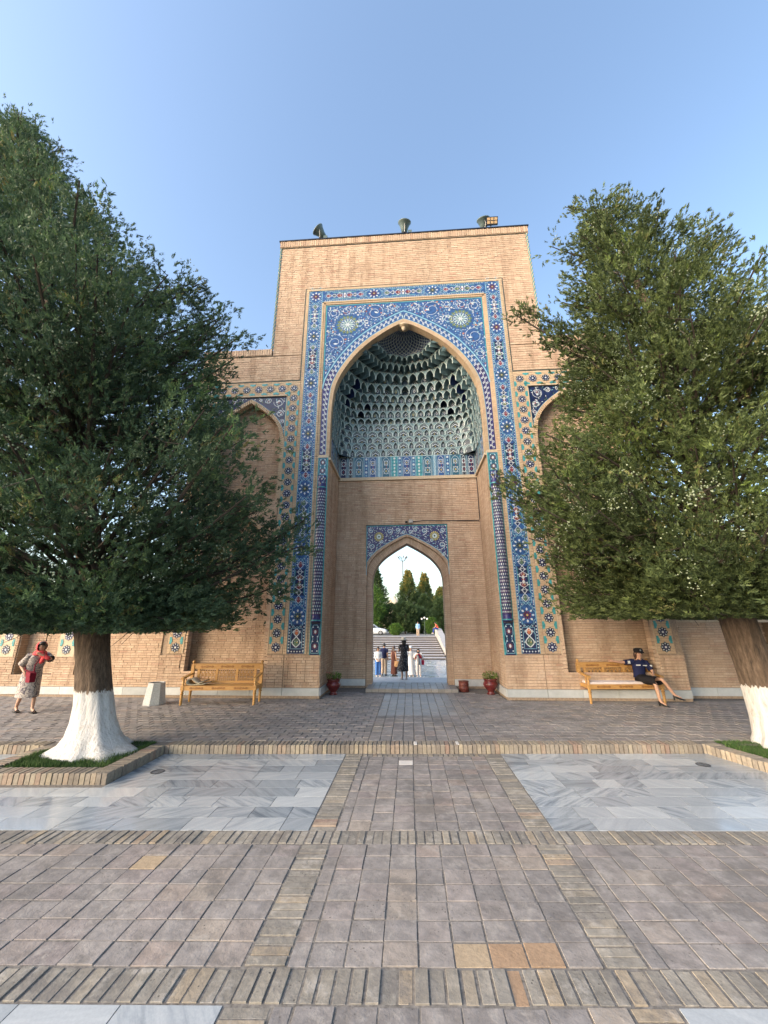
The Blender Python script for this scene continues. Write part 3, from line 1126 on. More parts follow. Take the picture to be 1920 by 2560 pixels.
# ---- the long border: eight-petalled stars between cartouches
def star_panel(I, F, u, red):
    """F maps (along, across) to the wall's (u, v)"""
    hw = .26
    def pt(a, c):
        return F(u + a, c)
    c0 = F(u, 0)
    for k in range(8):
        a = pi / 4 * k
        I.petal(c0, a, .12, .21, .06, 'white', .008, .55)
        I.petal(c0, a + pi / 8, .02, .12, .07, 'red' if red else 'olive', .007, .6)
        I.petal(c0, a, .03, .105, .05, 'navy', .009, .6)
    I.disk(c0, .03, 'ochre', .011, 8)
    for sa in (-1, 1):
        for sc in (-1, 1):
            I.strip([pt(sa * .36, sc * .02), pt(sa * .25, sc * .11), pt(sa * .25, sc * .165), pt(sa * .16, sc * .165), pt(sa * .09, sc * .235), pt(0, sc * .235)], .013, 'cyan', .006)
            I.strip([pt(sa * .47, sc * .165), pt(sa * .34, sc * .165), pt(sa * .34, sc * .06), pt(sa * .29, 0)], .013, 'cyan', .006)
            for q, c in ((.30, .12), (.30, .215), (.2, .215), (.40, .215), (.42, .10)):
                I.disk(pt(sa * q, sc * c), .019, 'white', .007, 4)

def bulbs(I, F, u0, seq, wd=.015):
    """chain of onion-shaped loops with filled hearts"""
    u = u0
    for ln, amp, fill in seq:
        n = 13
        up, dn = [], []
        for i in range(n):
            t = i / (n - 1)
            y = amp * (math.sin(pi * t) ** 1.2) * (1.15 - .45 * t if ln > 0 else 1.0)
            up.append(F(u + abs(ln) * (t if ln > 0 else 1 - t), y + .004))
            dn.append(F(u + abs(ln) * (t if ln > 0 else 1 - t), -y - .004))
        I.strip(up, wd, 'white', .009)
        I.strip(dn, wd, 'white', .009)
        cm = u + abs(ln) * (.45 if ln > 0 else .55)
        if fill:
            I.poly([F(cm + abs(ln) * .36 * math.cos(q * pi / 5), amp * .62 * math.sin(q * pi / 5)) for q in range(10)], fill, .006)
            I.petal(F(cm, 0), 0, 0, .05, .04, 'ochre', .008) if amp > .1 else None
            for q in (-1, 1):
                I.disk(F(cm + abs(ln) * .1, q * amp * .3), .014, 'white', .008, 4)
        for q in (-1, 1):
            I.petal(F(cm, q * (amp + .01)), 0, -.045, .05, .028, 'white', .0095)
        u += abs(ln)

def cartouche(I, F, u0, u1, base):
    m = (u0 + u1) / 2
    h = (u1 - u0) / 2
    for sc in (-1, 1):
        line = [F(u0, sc * .03), F(u0 + .10, sc * .11), F(u0 + .10, sc * .165), F(u0 + .2, sc * .165), F(u0 + .26, sc * .225), F(u0 + .32, sc * .165), F(u1 - .32, sc * .165), F(u1 - .26, sc * .225), F(u1 - .2, sc * .165), F(u1 - .1, sc * .165), F(u1 - .1, sc * .11), F(u1, sc * .03)]
        I.strip(line, .014, 'cyan', .007)
        I.strip([F(u0 + .34, sc * .14), F(u1 - .34, sc * .14)], .012, 'turq', .007)
        k = 0
        u = u0 + .04
        while u < u1 - .02:
            I.disk(F(u, sc * .215), (.015 if k % 2 else .02), 'white', .008, 4)
            u += .082
            k += 1
    f1, f2 = random.choice([('red', 'olive'), ('olive', 'red'), ('red', 'red'), ('olive', 'olive')])
    bulbs(I, F, u0 + .05, [(.24, .085, f1), (-.17, .06, 'navy'), (h - .46 - .05, .115, f2)])
    bulbs(I, F, m + .045, [(-(h - .46 - .05), .115, f2), (.17, .06, 'navy'), (-.24, .085, f1)])
    for q in (-1, 1):
        I.petal(F(m, 0), q * pi / 2, .0, .13, .08, 'white', .009)
        I.petal(F(m, 0), pi / 2 + q * pi / 2, .0, .06, .06, 'red', .008)
        for p in (-1, 1):
            I.disk(F(m + p * .09, q * .1), .02, 'white', .008, 6)

STAR_Z = [2.23, 4.25, 6.25, 8.25, 10.24, 12.25, 14.09]
for s in (-1, 1):
    m = MB()
    xbox(m, s, 3.08, 3.6, -.017, .016, 1.19, 14.35)
    fp = m.build('frame_panel', 'g_blue', gate)
    I = Inlay(front(-.017))
    F = lambda a, c, s=s: (s * 3.34 + c, a)
    for i, z in enumerate(STAR_Z):
        star_panel(I, F, z, random.random() < .5)
        if i:
            cartouche(I, F, STAR_Z[i - 1] + .32, z - .32, 'navy')
        if i in (0, 2, 4):
            I.poly([F(z + .6, -.16), F(z + .6, .16), F(min(z + 1.4, 14), .16), F(min(z + 1.4, 14), -.16)], 'navy', .003, False)
    I.poly([F(1.2, -.25), F(1.2, .25), F(2.0, .25), F(2.0, -.25)], 'navy', .003, False)
    for sc in (-1, 1):
        I.strip([F(1.19, sc * .25), F(14.35, sc * .25)], .016, 'cyan', .006)
        I.strip([F(1.85, sc * .03), F(1.8, sc * .1), F(1.72, sc * .165), F(1.32, sc * .165), F(1.32, 0)], .014, 'cyan', .007)
        for k in range(9):
            I.disk(F(1.27 + k * .082, sc * .215), .024, 'white', .008, 4)
    for k in range(6):
        I.disk(F(1.245, -.21 + .084 * k), .022, 'white', .008, 4)
    bulbs(I, F, 1.36, [(.3, .12, 'olive'), (-.22, .08, 'orange')], .026)
    I.done('tile_inlay', fp)
m = MB()
m.box((-3.08, -.017, 13.83), (3.08, .016, 14.35))
fp = m.build('frame_panel', 'g_blue', gate)
I = Inlay(front(-.017))
F = lambda a, c: (a, 14.09 + c)
tops = [-3.34, -1.1, 1.12, 3.34]
for i, u in enumerate(tops):
    if 0 < i < 3:
        star_panel(I, F, u, i == 1)
    if i:
        cartouche(I, F, tops[i - 1] + .34, u - .34, 'navy')
for sc in (-1, 1):
    I.strip([F(-3.1, sc * .25), F(3.1, sc * .25)], .016, 'cyan', .006)
I.done('tile_inlay', fp)

# bead courses of small bricks on both sides of the border
m = MB()
def bead_run(m, horiz, a, c, p0, p1, y, step=.085):
    n = round((c - a) / step)
    for i in range(n):
        t0, t1 = a + (c - a) * i / n + .006, a + (c - a) * (i + 1) / n - .006
        yy = y - random.uniform(0, .006)
        if horiz:
            m.box((t0, yy, p0), (t1, .02, p1), 0, random.random())
        else:
            m.box((p0, yy, t0), (p1, .02, t1), 0, random.random())
for s in (-1, 1):
    for p0, p1, y, top in ((3.605, 3.665, -.03, 14.42), (3.672, 3.715, -.018, 14.465), (3.015, 3.075, -.03, 13.77), (2.945, 3.01, -.012, 13.7)):
        bead_run(m, False, 1.17, top, min(s * p0, s * p1), max(s * p0, s * p1), y)
for z0, z1, y, x in ((14.355, 14.415, -.03, 3.6), (14.422, 14.465, -.018, 3.66), (13.765, 13.825, -.03, 3.01), (13.69, 13.76, -.012, 2.94)):
    bead_run(m, True, -x, x, z0, z1, y)
o = m.build('bead_brick', 'cream_brick', gate)
o['kind'] = 'stuff'

# ---- the great spandrel over the arch, and the interlace band round it
arch_fill(A_OUT, 0, 2.945, 13.685, .012, .35, 'arch_wall', 'cream', gate, n=70)
voussoirs(A_IN, A_OUT, 0, -.005, .30, 150, 'arch_brick', 'cream_brick', gate)
NB = 90
ca, cl = curve(A_OUT, NB), curve(A_LINE, 60)
for s in (-1, 1):
    # spandrel panel
    m = Inlay(front(.008))
    for i in range(59):
        m.poly([(s * cl[i][0], cl[i][1]), (s * cl[i + 1][0], cl[i + 1][1]), (s * cl[i + 1][0], 13.66), (s * cl[i][0], 13.66)], 'blue', .006, False)
    sp = m.done('spandrel_panel', gate, False)
    I = Inlay(front(.002))
    cy = [(s * x, z) for x, z in cl]
    I.strip(cy, .045, 'cyan', .006)
    I.strip([(0, 13.63), (s * 2.9, 13.63), (s * 2.9, 10.3)], .03, 'turq', .005)
    rnd = random.Random(31)
    def inside(x, z, mg=.06):
        if not (.02 < x < 2.87 - mg * .5 and z < 13.6 - mg * .5):
            return False
        return z > np.interp(x, cl[:, 0], cl[:, 1]) + mg * (1 + x * .5) 
    mx, mz = 2.08, 12.72
    P2 = lambda x, z: (s * x, z)
    # medallion
    for k in range(16):
        I.petal(P2(mx, mz), 2 * pi * k / 16, .25, .44, .13, 'olive', .005)
        I.disk(P2(mx + .34 * math.cos(2 * pi * (k + .5) / 16), mz + .34 * math.sin(2 * pi * (k + .5) / 16)), .025, 'green', .0065, 5)
        I.petal(P2(mx, mz), 2 * pi * k / 16, .30, .36, .03, 'ochre', .007)
    for k in range(12):
        I.petal(P2(mx, mz), 2 * pi * k / 12, .10, .29, .045, 'mint', .0075)
        I.petal(P2(mx, mz), 2 * pi * (k + .5) / 12, .05, .2, .06, 'green', .0085)
        I.disk(P2(mx + .26 * math.cos(2 * pi * (k + .5) / 12), mz + .26 * math.sin(2 * pi * (k + .5) / 12)), .022, 'white', .009, 4)
    for k in range(6):
        I.petal(P2(mx, mz), 2 * pi * k / 6, .0, .12, .05, 'white', .0095)
    # big scrolls
    scr = [(1.05, 13.22, .36), (2.52, 11.95, .36), (.42, 13.42, .17), (2.68, 11.2, .19), (1.62, 12.75, .2), (2.6, 13.28, .22), (2.15, 13.36, .19), (1.62, 13.4, .16), (2.66, 12.5, .15), (2.76, 10.86, .1)]
    placed = [(mx, mz, .46)]
    for x, z, r in scr:
        d = 1 if rnd.random() < .5 else -1
        a0 = rnd.uniform(0, 6)
        pts = []
        n = 26
        for i in range(n):
            t = i / (n - 1)
            a = a0 + d * t * 2 * pi * 1.45
            rr = r * (1 - .72 * t)
            pts.append(P2(x + rr * math.cos(a), z + rr * math.sin(a)))
        I.strip(pts, .015, 'white' if r > .15 else 'cyan', .006)
        if r > .14:
            I.petal(pts[-1], a0 + d * 2, -.02, r * .42, r * .2, 'white', .0075)
            for k in range(5):
                a = rnd.uniform(0, 2 * pi)
                I.flower(P2(x + r * .62 * math.cos(a), z + r * .62 * math.sin(a)), rnd.uniform(.03, .045), rnd.choice(['orange', 'red', 'white', 'cyan']), off=.0065)
            for k in range(6):
                a = rnd.uniform(0, 2 * pi)
                I.petal(P2(x + r * math.cos(a), z + r * math.sin(a)), rnd.uniform(0, 6), 0, .075, .03, 'white', .0068)
        placed.append((x, z, r * .8))
    # fill with leaves, buds and tendrils
    cnt = 0
    for k in range(5200):
        x, z = rnd.uniform(.05, 2.85), rnd.uniform(10.4, 13.58)
        if not inside(x, z, .07):
            continue
        rr = rnd.choice([.026, .034, .044, .055])
        if any((x - a) ** 2 + (z - c) ** 2 < (r + rr * .8) ** 2 for a, c, r in placed):
            continue
        placed.append((x, z, rr))
        q = rnd.random()
        if q < .30:
            I.flower(P2(x, z), rr * .85, rnd.choice(['white', 'cyan', 'red', 'orange', 'white']), off=.006)
        elif q < .62:
            I.petal(P2(x, z), rnd.uniform(0, 6.3), -rr, rr, rr * .8, rnd.choice(['white', 'cyan', 'white']), .006)
        elif q < .72:
            I.disk(P2(x, z), rr * .5, 'white', .006, 6)
        else:
            a = rnd.uniform(0, 6.3)
            I.curl(P2(x, z), rr * 1.3, a, a + rnd.choice([-4, 4]), .010, rnd.choice(['white', 'cyan', 'cyan']), .006, leaf=False, n=9)
        cnt += 1
        if cnt > 620:
            break
    I.done('tile_inlay', sp)
    # interlace band between the brick edge and the pale line
    lo = curve([(x, z) for x, z in A_OUT], NB)
    hi_top = curve(A_LINE, NB)
    n1 = 64
    hi = np.concatenate([resample(A_LINE, n1), np.stack([np.full(26, 2.925), np.linspace(10.0, 7.46, 27)[1:]], 1)])
    Lh = np.concatenate([[0], np.cumsum(np.linalg.norm(np.diff(hi, axis=0), axis=1))])
    Ll = np.concatenate([[0], np.cumsum(np.linalg.norm(np.diff(lo, axis=0), axis=1))])
    def bandpt(t, c):
        """t runs along the arch 0..1, c across 0..1"""
        a = np.array([np.interp(t * Ll[-1], Ll, lo[:, 0]), np.interp(t * Ll[-1], Ll, lo[:, 1])])
        d = np.array([np.interp(t * Lh[-1], Lh, hi[:, 0]), np.interp(t * Lh[-1], Lh, hi[:, 1])])
        q = a + (d - a) * c
        return (s * q[0], q[1])
    m = Inlay(front(.008))
    for i in range(110):
        t0, t1 = i / 110, (i + 1) / 110
        m.poly([bandpt(t0, .0), bandpt(t1, .0), bandpt(t1, 1.0), bandpt(t0, 1.0)], 'violet' if t0 > .5 else 'blue', .003, False)
    ab = m.done('arch_band', gate, False)
    I = Inlay(front(.004))
    N = 34
    for ph in (0, .5):
        pts = []
        for i in range(N):
            for dt, c in ((0, .2), (.22, .2), (.22, .5), (.5, .5), (.5, .8), (.72, .8), (.72, .5), (1.0, .5)):
                t = (i + dt + ph) / N
                if t <= .995:
                    pts.append(bandpt(t, c if ph == 0 else 1 - c))
        I.strip(pts, .017, 'white' if ph else 'mint', .005 + ph * .002)
    for c in (.04,):
        I.strip([bandpt(i / 120, c) for i in range(121)], .02, 'cyan', .005)
    for i in range(N * 2):
        I.disk(bandpt((i + .36) / N / 2, .5), .012, 'ochre' if i % 2 else 'white', .008, 4)
    I.done('tile_inlay', ab)
    m = Inlay(front(-.004))
    # impost block below the band
    m.poly([(s * 2.6, 7.34), (s * 2.945, 7.34), (s * 2.945, 7.44), (s * 2.6, 7.44)], 'cream', .012)
    m.done('impost', gate, False)

# ---- corner columns clad in tile
for s in (-1, 1):
    m = MB()
    xbox(m, s, 2.63, 2.94, .02, .05, 1.15, 7.34)
    xbox(m, s, 2.61, 2.64, -.02, .05, 1.15, 7.34)
    xbox(m, s, 2.925, 2.945, -.02, .05, 1.15, 7.34)
    col = m.build('corner_column', 'g_turq', gate)
    xc = s * 2.782
    m = MB()
    prof = [(.13, 2.05), (.148, 2.08), (.148, 2.14), (.12, 2.17), (.135, 2.25), (.137, 2.5), (.14, 4), (.137, 6.15), (.13, 6.2), (.148, 6.23), (.148, 6.3), (.125, 6.33), (.14, 6.45), (.145, 6.6), (.15, 6.66)]
    m.lathe(prof, (xc, -.0, 0), 20)
    m.build('shaft', 'g_violet', col, True)
    cyl = lambda a, z, o: (xc + (.139 + o) * math.sin(a), -(.139 + o) * math.cos(a), z)
    I = Inlay(cyl)
    for k in range(40):
        for j in range(7):
            a = (j - 3) * .42 + (.21 if k % 2 else 0)
            z = 2.32 + k * .0975
            I.disk((a, z), .10, 'white' if (k // 5) % 3 else 'mint', .005, 6, .027)
            I.strip([(a + .17 * math.cos(q * pi / 3), z + .047 * math.sin(q * pi / 3)) for q in range(6)], .008, 'olive' if k % 3 else 'red', .004, True)
    for z in (2.11, 6.26):
        I.strip([(-1.5 + .25 * i, z) for i in range(13)], .03, 'turq', .012)
    for i in range(26):
        z = 6.36 + .3 * random.random()
        I.disk((random.uniform(-1.4, 1.4), z), .08, random.choice(['white', 'cyan', 'ochre']), .012, 5, .03)
    I.done('tile_inlay', col)
    for za, zb in ((1.15, 2.03), (6.68, 7.34)):
        m = MB()
        xbox(m, s, 2.64, 2.925, -.024, .05, za, zb)
        m.build('tile_panel', 'g_navy' if za < 2 else 'g_teal', col)
        I = Inlay(front(-.024))
        zc = (za + zb) / 2
        h = (zb - za) / 2
        o8 = [(-.11, -h + .05), (-.125, -h * .35), (-.06, 0), (-.11, h * .3), (-.11, h - .14), (-.05, h - .05), (.05, h - .05), (.11, h - .14), (.11, h * .3), (.06, 0), (.125, -h * .35), (.11, -h + .05)]
        I.strip([(xc + a, zc + c) for a, c in o8], .014, 'cyan', .005, True)
        for p in (-1, 1):
            cc = (xc, zc + p * h * .45)
            for k in range(8):
                I.petal(cc, k * pi / 4, .03, .085, .035, 'red', .005)
            I.disk(cc, .034, 'white', .007, 6, .05)
            for q in (-1, 1):
                for r in (-1, 1):
                    I.disk((xc + q * .07, zc + p * h * .45 + r * h * .3), .02, 'white', .006, 6)
        for q in (-1, 1):
            I.strip([(xc + q * .138, za + .02), (xc + q * .138, zb - .02)], .012, 'turq', .005)
        I.done('tile_inlay', col)

# ---- cream strips with rosettes and turquoise half stars
def rosette_mesh(purple):
    I = Inlay(lambda u, v, o: (u, -o, v))
    d = 'violet' if purple else 'ink'
    for k in range(8):
        a = k * pi / 4
        I.petal((0, 0), a, .02, .145, .112, d, .006, .62)
        I.petal((0, 0), a, .07, .122, .028, 'white' if not purple else 'mint', .009, .55)
        I.petal((0, 0), a + pi / 8, .03, .085, .03, 'violet' if not purple else 'navy', .0075)
    I.disk((0, 0), .03, 'white', .011, 8)
    me = bpy.data.meshes.new('rosette')
    me.from_pydata(I.v, [], I.f)
    for t in TS:
        me.materials.append(MAT[t])
    me.polygons.foreach_set('material_index', I.m)
    return me
ROS = [rosette_mesh(False), rosette_mesh(True)]
def half_star(col, vert):
    I = Inlay(lambda u, v, o: (u, -o, v))
    P = [(-.035, -.1), (.03, -.1), (.03, -.055), (.052, -.03), (.052, .03), (.03, .055), (.03, .1), (-.035, .1)]
    I.poly(P if vert else [(y, x) for x, y in P], col, .006)
    me = bpy.data.meshes.new('turquoise_tile')
    me.from_pydata(I.v, [], I.f)
    me.materials.append(MAT['g_turq'])
    return me
HV, HH = half_star('turq', True), half_star('turq', False)
def rosettes_v(parent, x, z0, z1, y, n, hw=.2):
    for i in range(n + 1):
        z = z0 + (z1 - z0) * i / n
        link('rosette', ROS[1 if random.random() < .3 else 0], parent, (x, y, z))
        if i < n:
            zm = z + (z1 - z0) / n / 2
            for q in (-1, 1):
                o = link('turquoise_tile', HV, parent, (x + q * (hw - .03), y, zm))
                o.scale = (-q, 1, 1)
strip_out = []
for s in (-1, 1):
    m = MB()
    xbox(m, s, 3.725, 4.16, -.004, .015, 1.19, 10.36)
    xbox(m, s, 4.16, 6.72, -.004, .015, 9.8, 10.36)
    xbox(m, s, 6.72, 7.22, -.004, .015, 1.19, 10.36)
    m.build('strip_bed', 'mortar', gate)
    lay(1.19, 10.36, lambda z: [tuple(sorted((s * 3.73, s * 4.155))), tuple(sorted((s * 6.725, s * 7.215)))], 'y', -.004, .13, .066, .007, .009, 'cream_brick', False, strip_out)
    lay(9.8, 10.36, lambda z: [tuple(sorted((s * 4.165, s * 6.715)))], 'y', -.004, .13, .066, .007, .009, 'cream_brick', False, strip_out)
    rosettes_v(gate, s * 3.935, 1.36, 10.06, -.016, 22)
    rosettes_v(gate, s * 6.97, 1.36, 10.06, -.016, 22)
    for i in range(1, 7):
        x = 3.935 + (6.97 - 3.935) * i / 7
        link('rosette', ROS[i % 2], gate, (s * x, -.016, 10.06))
    for i in range(7):
        x = 3.935 + (6.97 - 3.935) * (i + .5) / 7
        for q in (-1, 1):
            o = link('turquoise_tile', HH, gate, (s * x, -.016, 10.06 + q * .19))
            o.scale = (1, 1, -q)
    # thin projecting fillet under the strip and along the niche
    q = MB()
    xbox(q, s, 4.16, 6.74, -.03, .03, 9.77, 9.8)
    xbox(q, s, 4.16, 4.18, -.02, .03, 1.19, 9.77)
    xbox(q, s, 6.715, 6.735, -.02, .03, 1.19, 9.77)
    q.build('fillet', 'cream', gate)
    # tiled spandrel of the upper wing niche
    cn = curve(N_OUT, 40)
    m = Inlay(front(.03))
    xc = s * 5.46
    for p in (-1, 1):
        for i in range(39):
            m.poly([(xc + p * cn[i][0], cn[i][1]), (xc + p * cn[i + 1][0], cn[i + 1][1]), (xc + p * cn[i + 1][0], 9.765), (xc + p * cn[i][0], 9.765)], 'navy', .006, False)
    sp = m.done('niche_spandrel', gate, False)
    I = Inlay(front(.024))
    rnd = random.Random(5 + s)
    for p in (-1, 1):
        I.strip([(xc + p * x, z) for x, z in cn], .03, 'cyan', .005)
        Q = lambda x, z: (xc + p * x, z)
        I.strip([Q(1.26, 9.74), Q(1.26, 8.1)], .02, 'turq', .005)
        for x, z, r in ((1.0, 9.52, .19), (.62, 9.6, .12), (1.1, 9.12, .16), (1.17, 8.78, .1), (.35, 9.66, .07), (1.2, 8.5, .06)):
            for dd in (-1, 1):
                a0 = rnd.uniform(0, 6)
                I.curl(Q(x, z), r, a0, a0 + dd * 5.2, .014, 'white', .006 + .001 * dd, .25, 16)
            I.petal(Q(x, z), pi / 2, -r * .35, r * .45, r * .3, 'white', .008)
            I.petal(Q(x, z), pi / 2, -r * .3, r * .3, r * .25, 'red', .0095)
        for k in range(110):
            x, z = rnd.uniform(.1, 1.24), rnd.uniform(8.3, 9.74)
            if z > np.interp(x, cn[:, 0], cn[:, 1]) + .06:
                I.petal(Q(x, z), rnd.uniform(0, 6), -.03, .04, .03, rnd.choice(['white', 'cyan', 'olive']), .0055)
    I.done('tile_inlay', sp)
o = face_boxes(strip_out).build('cream_brickwork', 'cream_brick', gate)
o['kind'] = 'stuff'

# ---- tiled spandrel over the doorway
dz1 = 5.45
cd2 = curve([(x * 1.06, z + .09) for x, z in D_OUT], 40)
m = Inlay(front(1.90))
for p in (-1, 1):
    for i in range(39):
        x0, x1 = min(cd2[i][0], 1.46), min(cd2[i + 1][0], 1.46)
        if x1 > x0:
            m.poly([(DC + p * x0, cd2[i][1]), (DC + p * x1, cd2[i + 1][1]), (DC + p * x1, dz1), (DC + p * x0, dz1)], 'violet', .006, False)
dsp = m.done('doorway_spandrel', gate, False)
I = Inlay(front(1.894))
rnd = random.Random(77)
for p in (-1, 1):
    Q = lambda x, z: (DC + p * x, z)
    I.strip([Q(0, dz1 - .02), Q(1.44, dz1 - .02), Q(1.44, 3.95)], .025, 'turq', .006)
    I.strip([Q(min(x, 1.45), z) for x, z in cd2[:36]], .02, 'cyan', .006)
    c0 = Q(1.0, 5.03)
    for k in range(14):
        I.petal(c0, 2 * pi * k / 14, .08, .19, .06, 'ochre', .006)
        I.petal(c0, 2 * pi * (k + .5) / 14, .1, .16, .03, 'olive', .007)
    I.disk(c0, .085, 'mint', .009, 12)
    I.disk(c0, .035, 'ink', .011, 8)
    placed = [(1.0, 5.03, .2)]
    for x, z, r in ((.62, 5.22, .13), (1.24, 4.7, .14), (1.28, 5.25, .11), (.33, 5.26, .1), (1.3, 4.38, .08), (.9, 4.86, .08), (.12, 5.2, .08)):
        a0 = rnd.uniform(0, 6)
        I.curl(Q(x, z), r, a0, a0 + 6.5, .02, 'white', .006, .25, 18)
        I.curl(Q(x, z), r * .7, a0 + 2, a0 - 3, .016, 'cyan', .0075, .3, 12)
        placed.append((x, z, r * .8))
    c = 0
    for k in range(1500):
        x, z = rnd.uniform(.03, 1.42), rnd.uniform(3.95, 5.4)
        if z < np.interp(x, cd2[:, 0], cd2[:, 1]) + .05:
            continue
        rr = rnd.choice([.03, .04, .05])
        if any((x - a) ** 2 + (z - d) ** 2 < (r + rr * .7) ** 2 for a, d, r in placed):
            continue
        placed.append((x, z, rr))
        if rnd.random() < .6:
            I.petal(Q(x, z), rnd.uniform(0, 6.3), -rr, rr, rr * .7, rnd.choice(['white', 'mint', 'cyan']), .006)
        else:
            a = rnd.uniform(0, 6)
            I.curl(Q(x, z), rr * 1.2, a, a + 4, .011, 'mint', .006, leaf=False, n=8)
        c += 1
        if c > 130:
            break
I.done('tile_inlay', dsp)
m = MB()
m.box((DC - 1.47, 1.87, dz1), (DC + 1.47, 1.91, dz1 + .02))
m.build('fillet', 'tin', gate)

# ---- ledge and frieze of upright panels round the recess
m = MB()
m.box((-2.6, 1.84, 7.21), (2.6, 1.93, 7.33))
for s in (-1, 1):
    xbox(m, s, 2.53, 2.64, .0, 1.9, 7.27, 7.35)
m.build('ledge', 'cream', gate)
seq = [(.30, 'A'), (.22, 'B'), (.38, 'C'), (.17, 'D'), (.31, 'E'), (.15, 'F'), (.36, 'C'), (.25, 'T'), (.14, 'D')]
full = [(w_, k_) for w_, k_ in seq] + [(.36, 'E')] + [(w_, k_) for w_, k_ in seq[::-1]]
sc_ = 5.16 / sum(w_ for w_, _ in full)
def frieze_panel(u0, u1, kind, fmap, z0=7.335, z1=8.17):
    base = {'A': 'navy', 'B': 'ink', 'C': 'teal', 'D': 'blue', 'E': 'blue', 'F': 'cyan', 'T': 'turq'}[kind]
    I = Inlay(fmap)
    I.poly([(u0 + .004, z0), (u1 - .004, z0), (u1 - .004, z1), (u0 + .004, z1)], base, .012)
    uc, hw, zc, h = (u0 + u1) / 2, (u1 - u0) / 2, (z0 + z1) / 2, (z1 - z0) / 2
    for q in (-1, 1):
        I.strip([(uc + q * (hw - .02), z0), (uc + q * (hw - .02), z1)], .014, 'cyan' if kind != 'F' else 'blue', .016)
    if kind in 'ACEB':
        a = hw - .055
        I.strip([(uc - a, z0), (uc - a, z1 - .2), (uc - a * .7, z1 - .1), (uc, z1 - .03), (uc + a * .7, z1 - .1), (uc + a, z1 - .2), (uc + a, z0)], .014, 'white', .017)
        for zz, rr in ((zc + h * .38, .075), (zc - h * .42, .095)):
            k = min(1, hw / .15)
            I.strip([(uc + rr * k * math.sin(t * pi / 4) * (1 if t % 2 == 0 else .8), zz + rr * 1.25 * math.cos(t * pi / 4)) for t in range(8)], .02, 'white', .018, True)
            I.disk((uc, zz), rr * .42 * k, 'red' if kind in 'AB' else 'ochre', .018, 4, rr * .6)
            for t in range(4):
                I.disk((uc + rr * 1.15 * k * math.cos(pi / 4 + t * pi / 2), zz + rr * 1.5 * math.sin(pi / 4 + t * pi / 2)), .02, 'white', .019, 5)
        I.strip([(uc, zc - .08), (uc + .02, zc), (uc, zc + .1)], .026, 'red', .017)
    elif kind in 'DT':
        for t in range(6):
            I.disk((uc, z0 + .08 + t * .135), .045 if t % 2 else .03, 'white' if kind == 'T' or t % 2 else 'cyan', .017, 6, .05)
        if kind == 'T':
            for q in (-1, 1):
                for t in range(5):
                    I.disk((uc + q * hw * .55, z0 + .14 + t * .135), .018, 'blue', .017, 4)
    else:
        for p in (0, pi):
            I.strip([(uc + .03 * math.sin(t * .9 + p), z0 + .02 + t * (2 * h - .04) / 20) for t in range(21)], .014, 'white', .017)
    return I.done('frieze_panel', gate, False)
u = -2.58
for w_, k_ in full:
    frieze_panel(u, u + w_ * sc_, k_, front(1.905))
    u += w_ * sc_
for s in (-1, 1):
    fm = lambda a, z, o, s=s: (s * (2.6 - o), a, z)
    a = 0.3
    for w_, k_ in ((.36, 'E'), (.15, 'D'), (.36, 'C'), (.15, 'F'), (.30, 'A'), (.25, 'B')):
        frieze_panel(a, a + w_, k_, fm)
        a += w_
m = MB()
for s in (-1, 1):
    xbox(m, s, 2.6, 2.64, .02, 1.95, 7.3, 8.2)
m.box((-2.6, 1.905, 7.3), (2.6, 1.96, 8.2))
m.build('frieze_bed', 'g_mint', gate)

# ---- the honeycomb vault: tiers of pointed niches stepping forward to the boss under the arch
ZT = [8.18, 8.5, 8.78, 9.03, 9.29, 9.58, 9.85, 10.15, 10.48, 10.81, 11.22, 11.6, 11.9, 12.1]
def vault_w(z):
    return max(.05, half_at(A_IN, z) - .015)
def vault_d(z):
    if z < 9.3:
        return 1.7
    return 1.7 * math.sqrt(max(0.0, 1 - ((z - 9.3) / 3.36) ** 2))
def vault_n(z):
    return 2 / max(2.0, 7.5 - 5.5 * max(0, min(1, (z - 8.6) / 2.4)))
def vault_pt(z, t):
    """t 0..1 from the left front edge round the back to the right"""
    a = pi * t
    c, s_ = math.cos(a), math.sin(a)
    e = vault_n(z)
    return Vector((-vault_w(z) * math.copysign(abs(c) ** e, c), .2 + vault_d(z) * abs(s_) ** e, z))
ZLAG = dict(zip([round(z, 3) for z in ZT], [8.18, 8.5, 8.78, 9.0, 9.05, 9.4, 9.45, 9.9, 10.05, 10.5, 10.75, 11.25, 11.75, 12.1]))
def vault_curve(z, n=160):
    P = np.array([vault_pt(ZLAG[round(z, 3)], i / n) for i in range(n + 1)])
    amp = .11 * max(0, min(1, (z - 9.5) / .9)) * max(0, min(1, (12.5 - z) / .4))
    f = np.linspace(0, 1, n + 1)
    d_ = np.stack([-P[:, 0], .12 - P[:, 1], np.zeros(n + 1)], 1)
    d_ /= np.linalg.norm(d_, axis=1, keepdims=True) + 1e-9
    P += d_ * (amp * (np.abs(np.sin(pi * 4.5 * (f - .5) )) ** .6 - .4) * np.minimum(1, np.minimum(f, 1 - f) * 12))[:, None]
    P[:, 2] = z
    Lc = np.concatenate([[0], np.cumsum(np.linalg.norm(np.diff(P, axis=0), axis=1))])
    return P, Lc
def curve_at(C, f):
    P, Lc = C
    f = min(1, max(0, f)) * Lc[-1]
    return Vector([float(np.interp(f, Lc, P[:, k])) for k in range(3)])
vault = MB()
for i in range(len(ZT) - 1):
    Ca, Cb = vault_curve(ZT[i], 60), vault_curve(ZT[i + 1], 60)
    for k in range(60):
        q = [Vector(Ca[0][k]), Vector(Ca[0][k + 1]), Vector(Cb[0][k + 1]), Vector(Cb[0][k])]
        vault.face([p + Vector((p.x * .015, .42, 0)) for p in q])
vt = vault.build('honeycomb_vault', 'g_ink', gate)
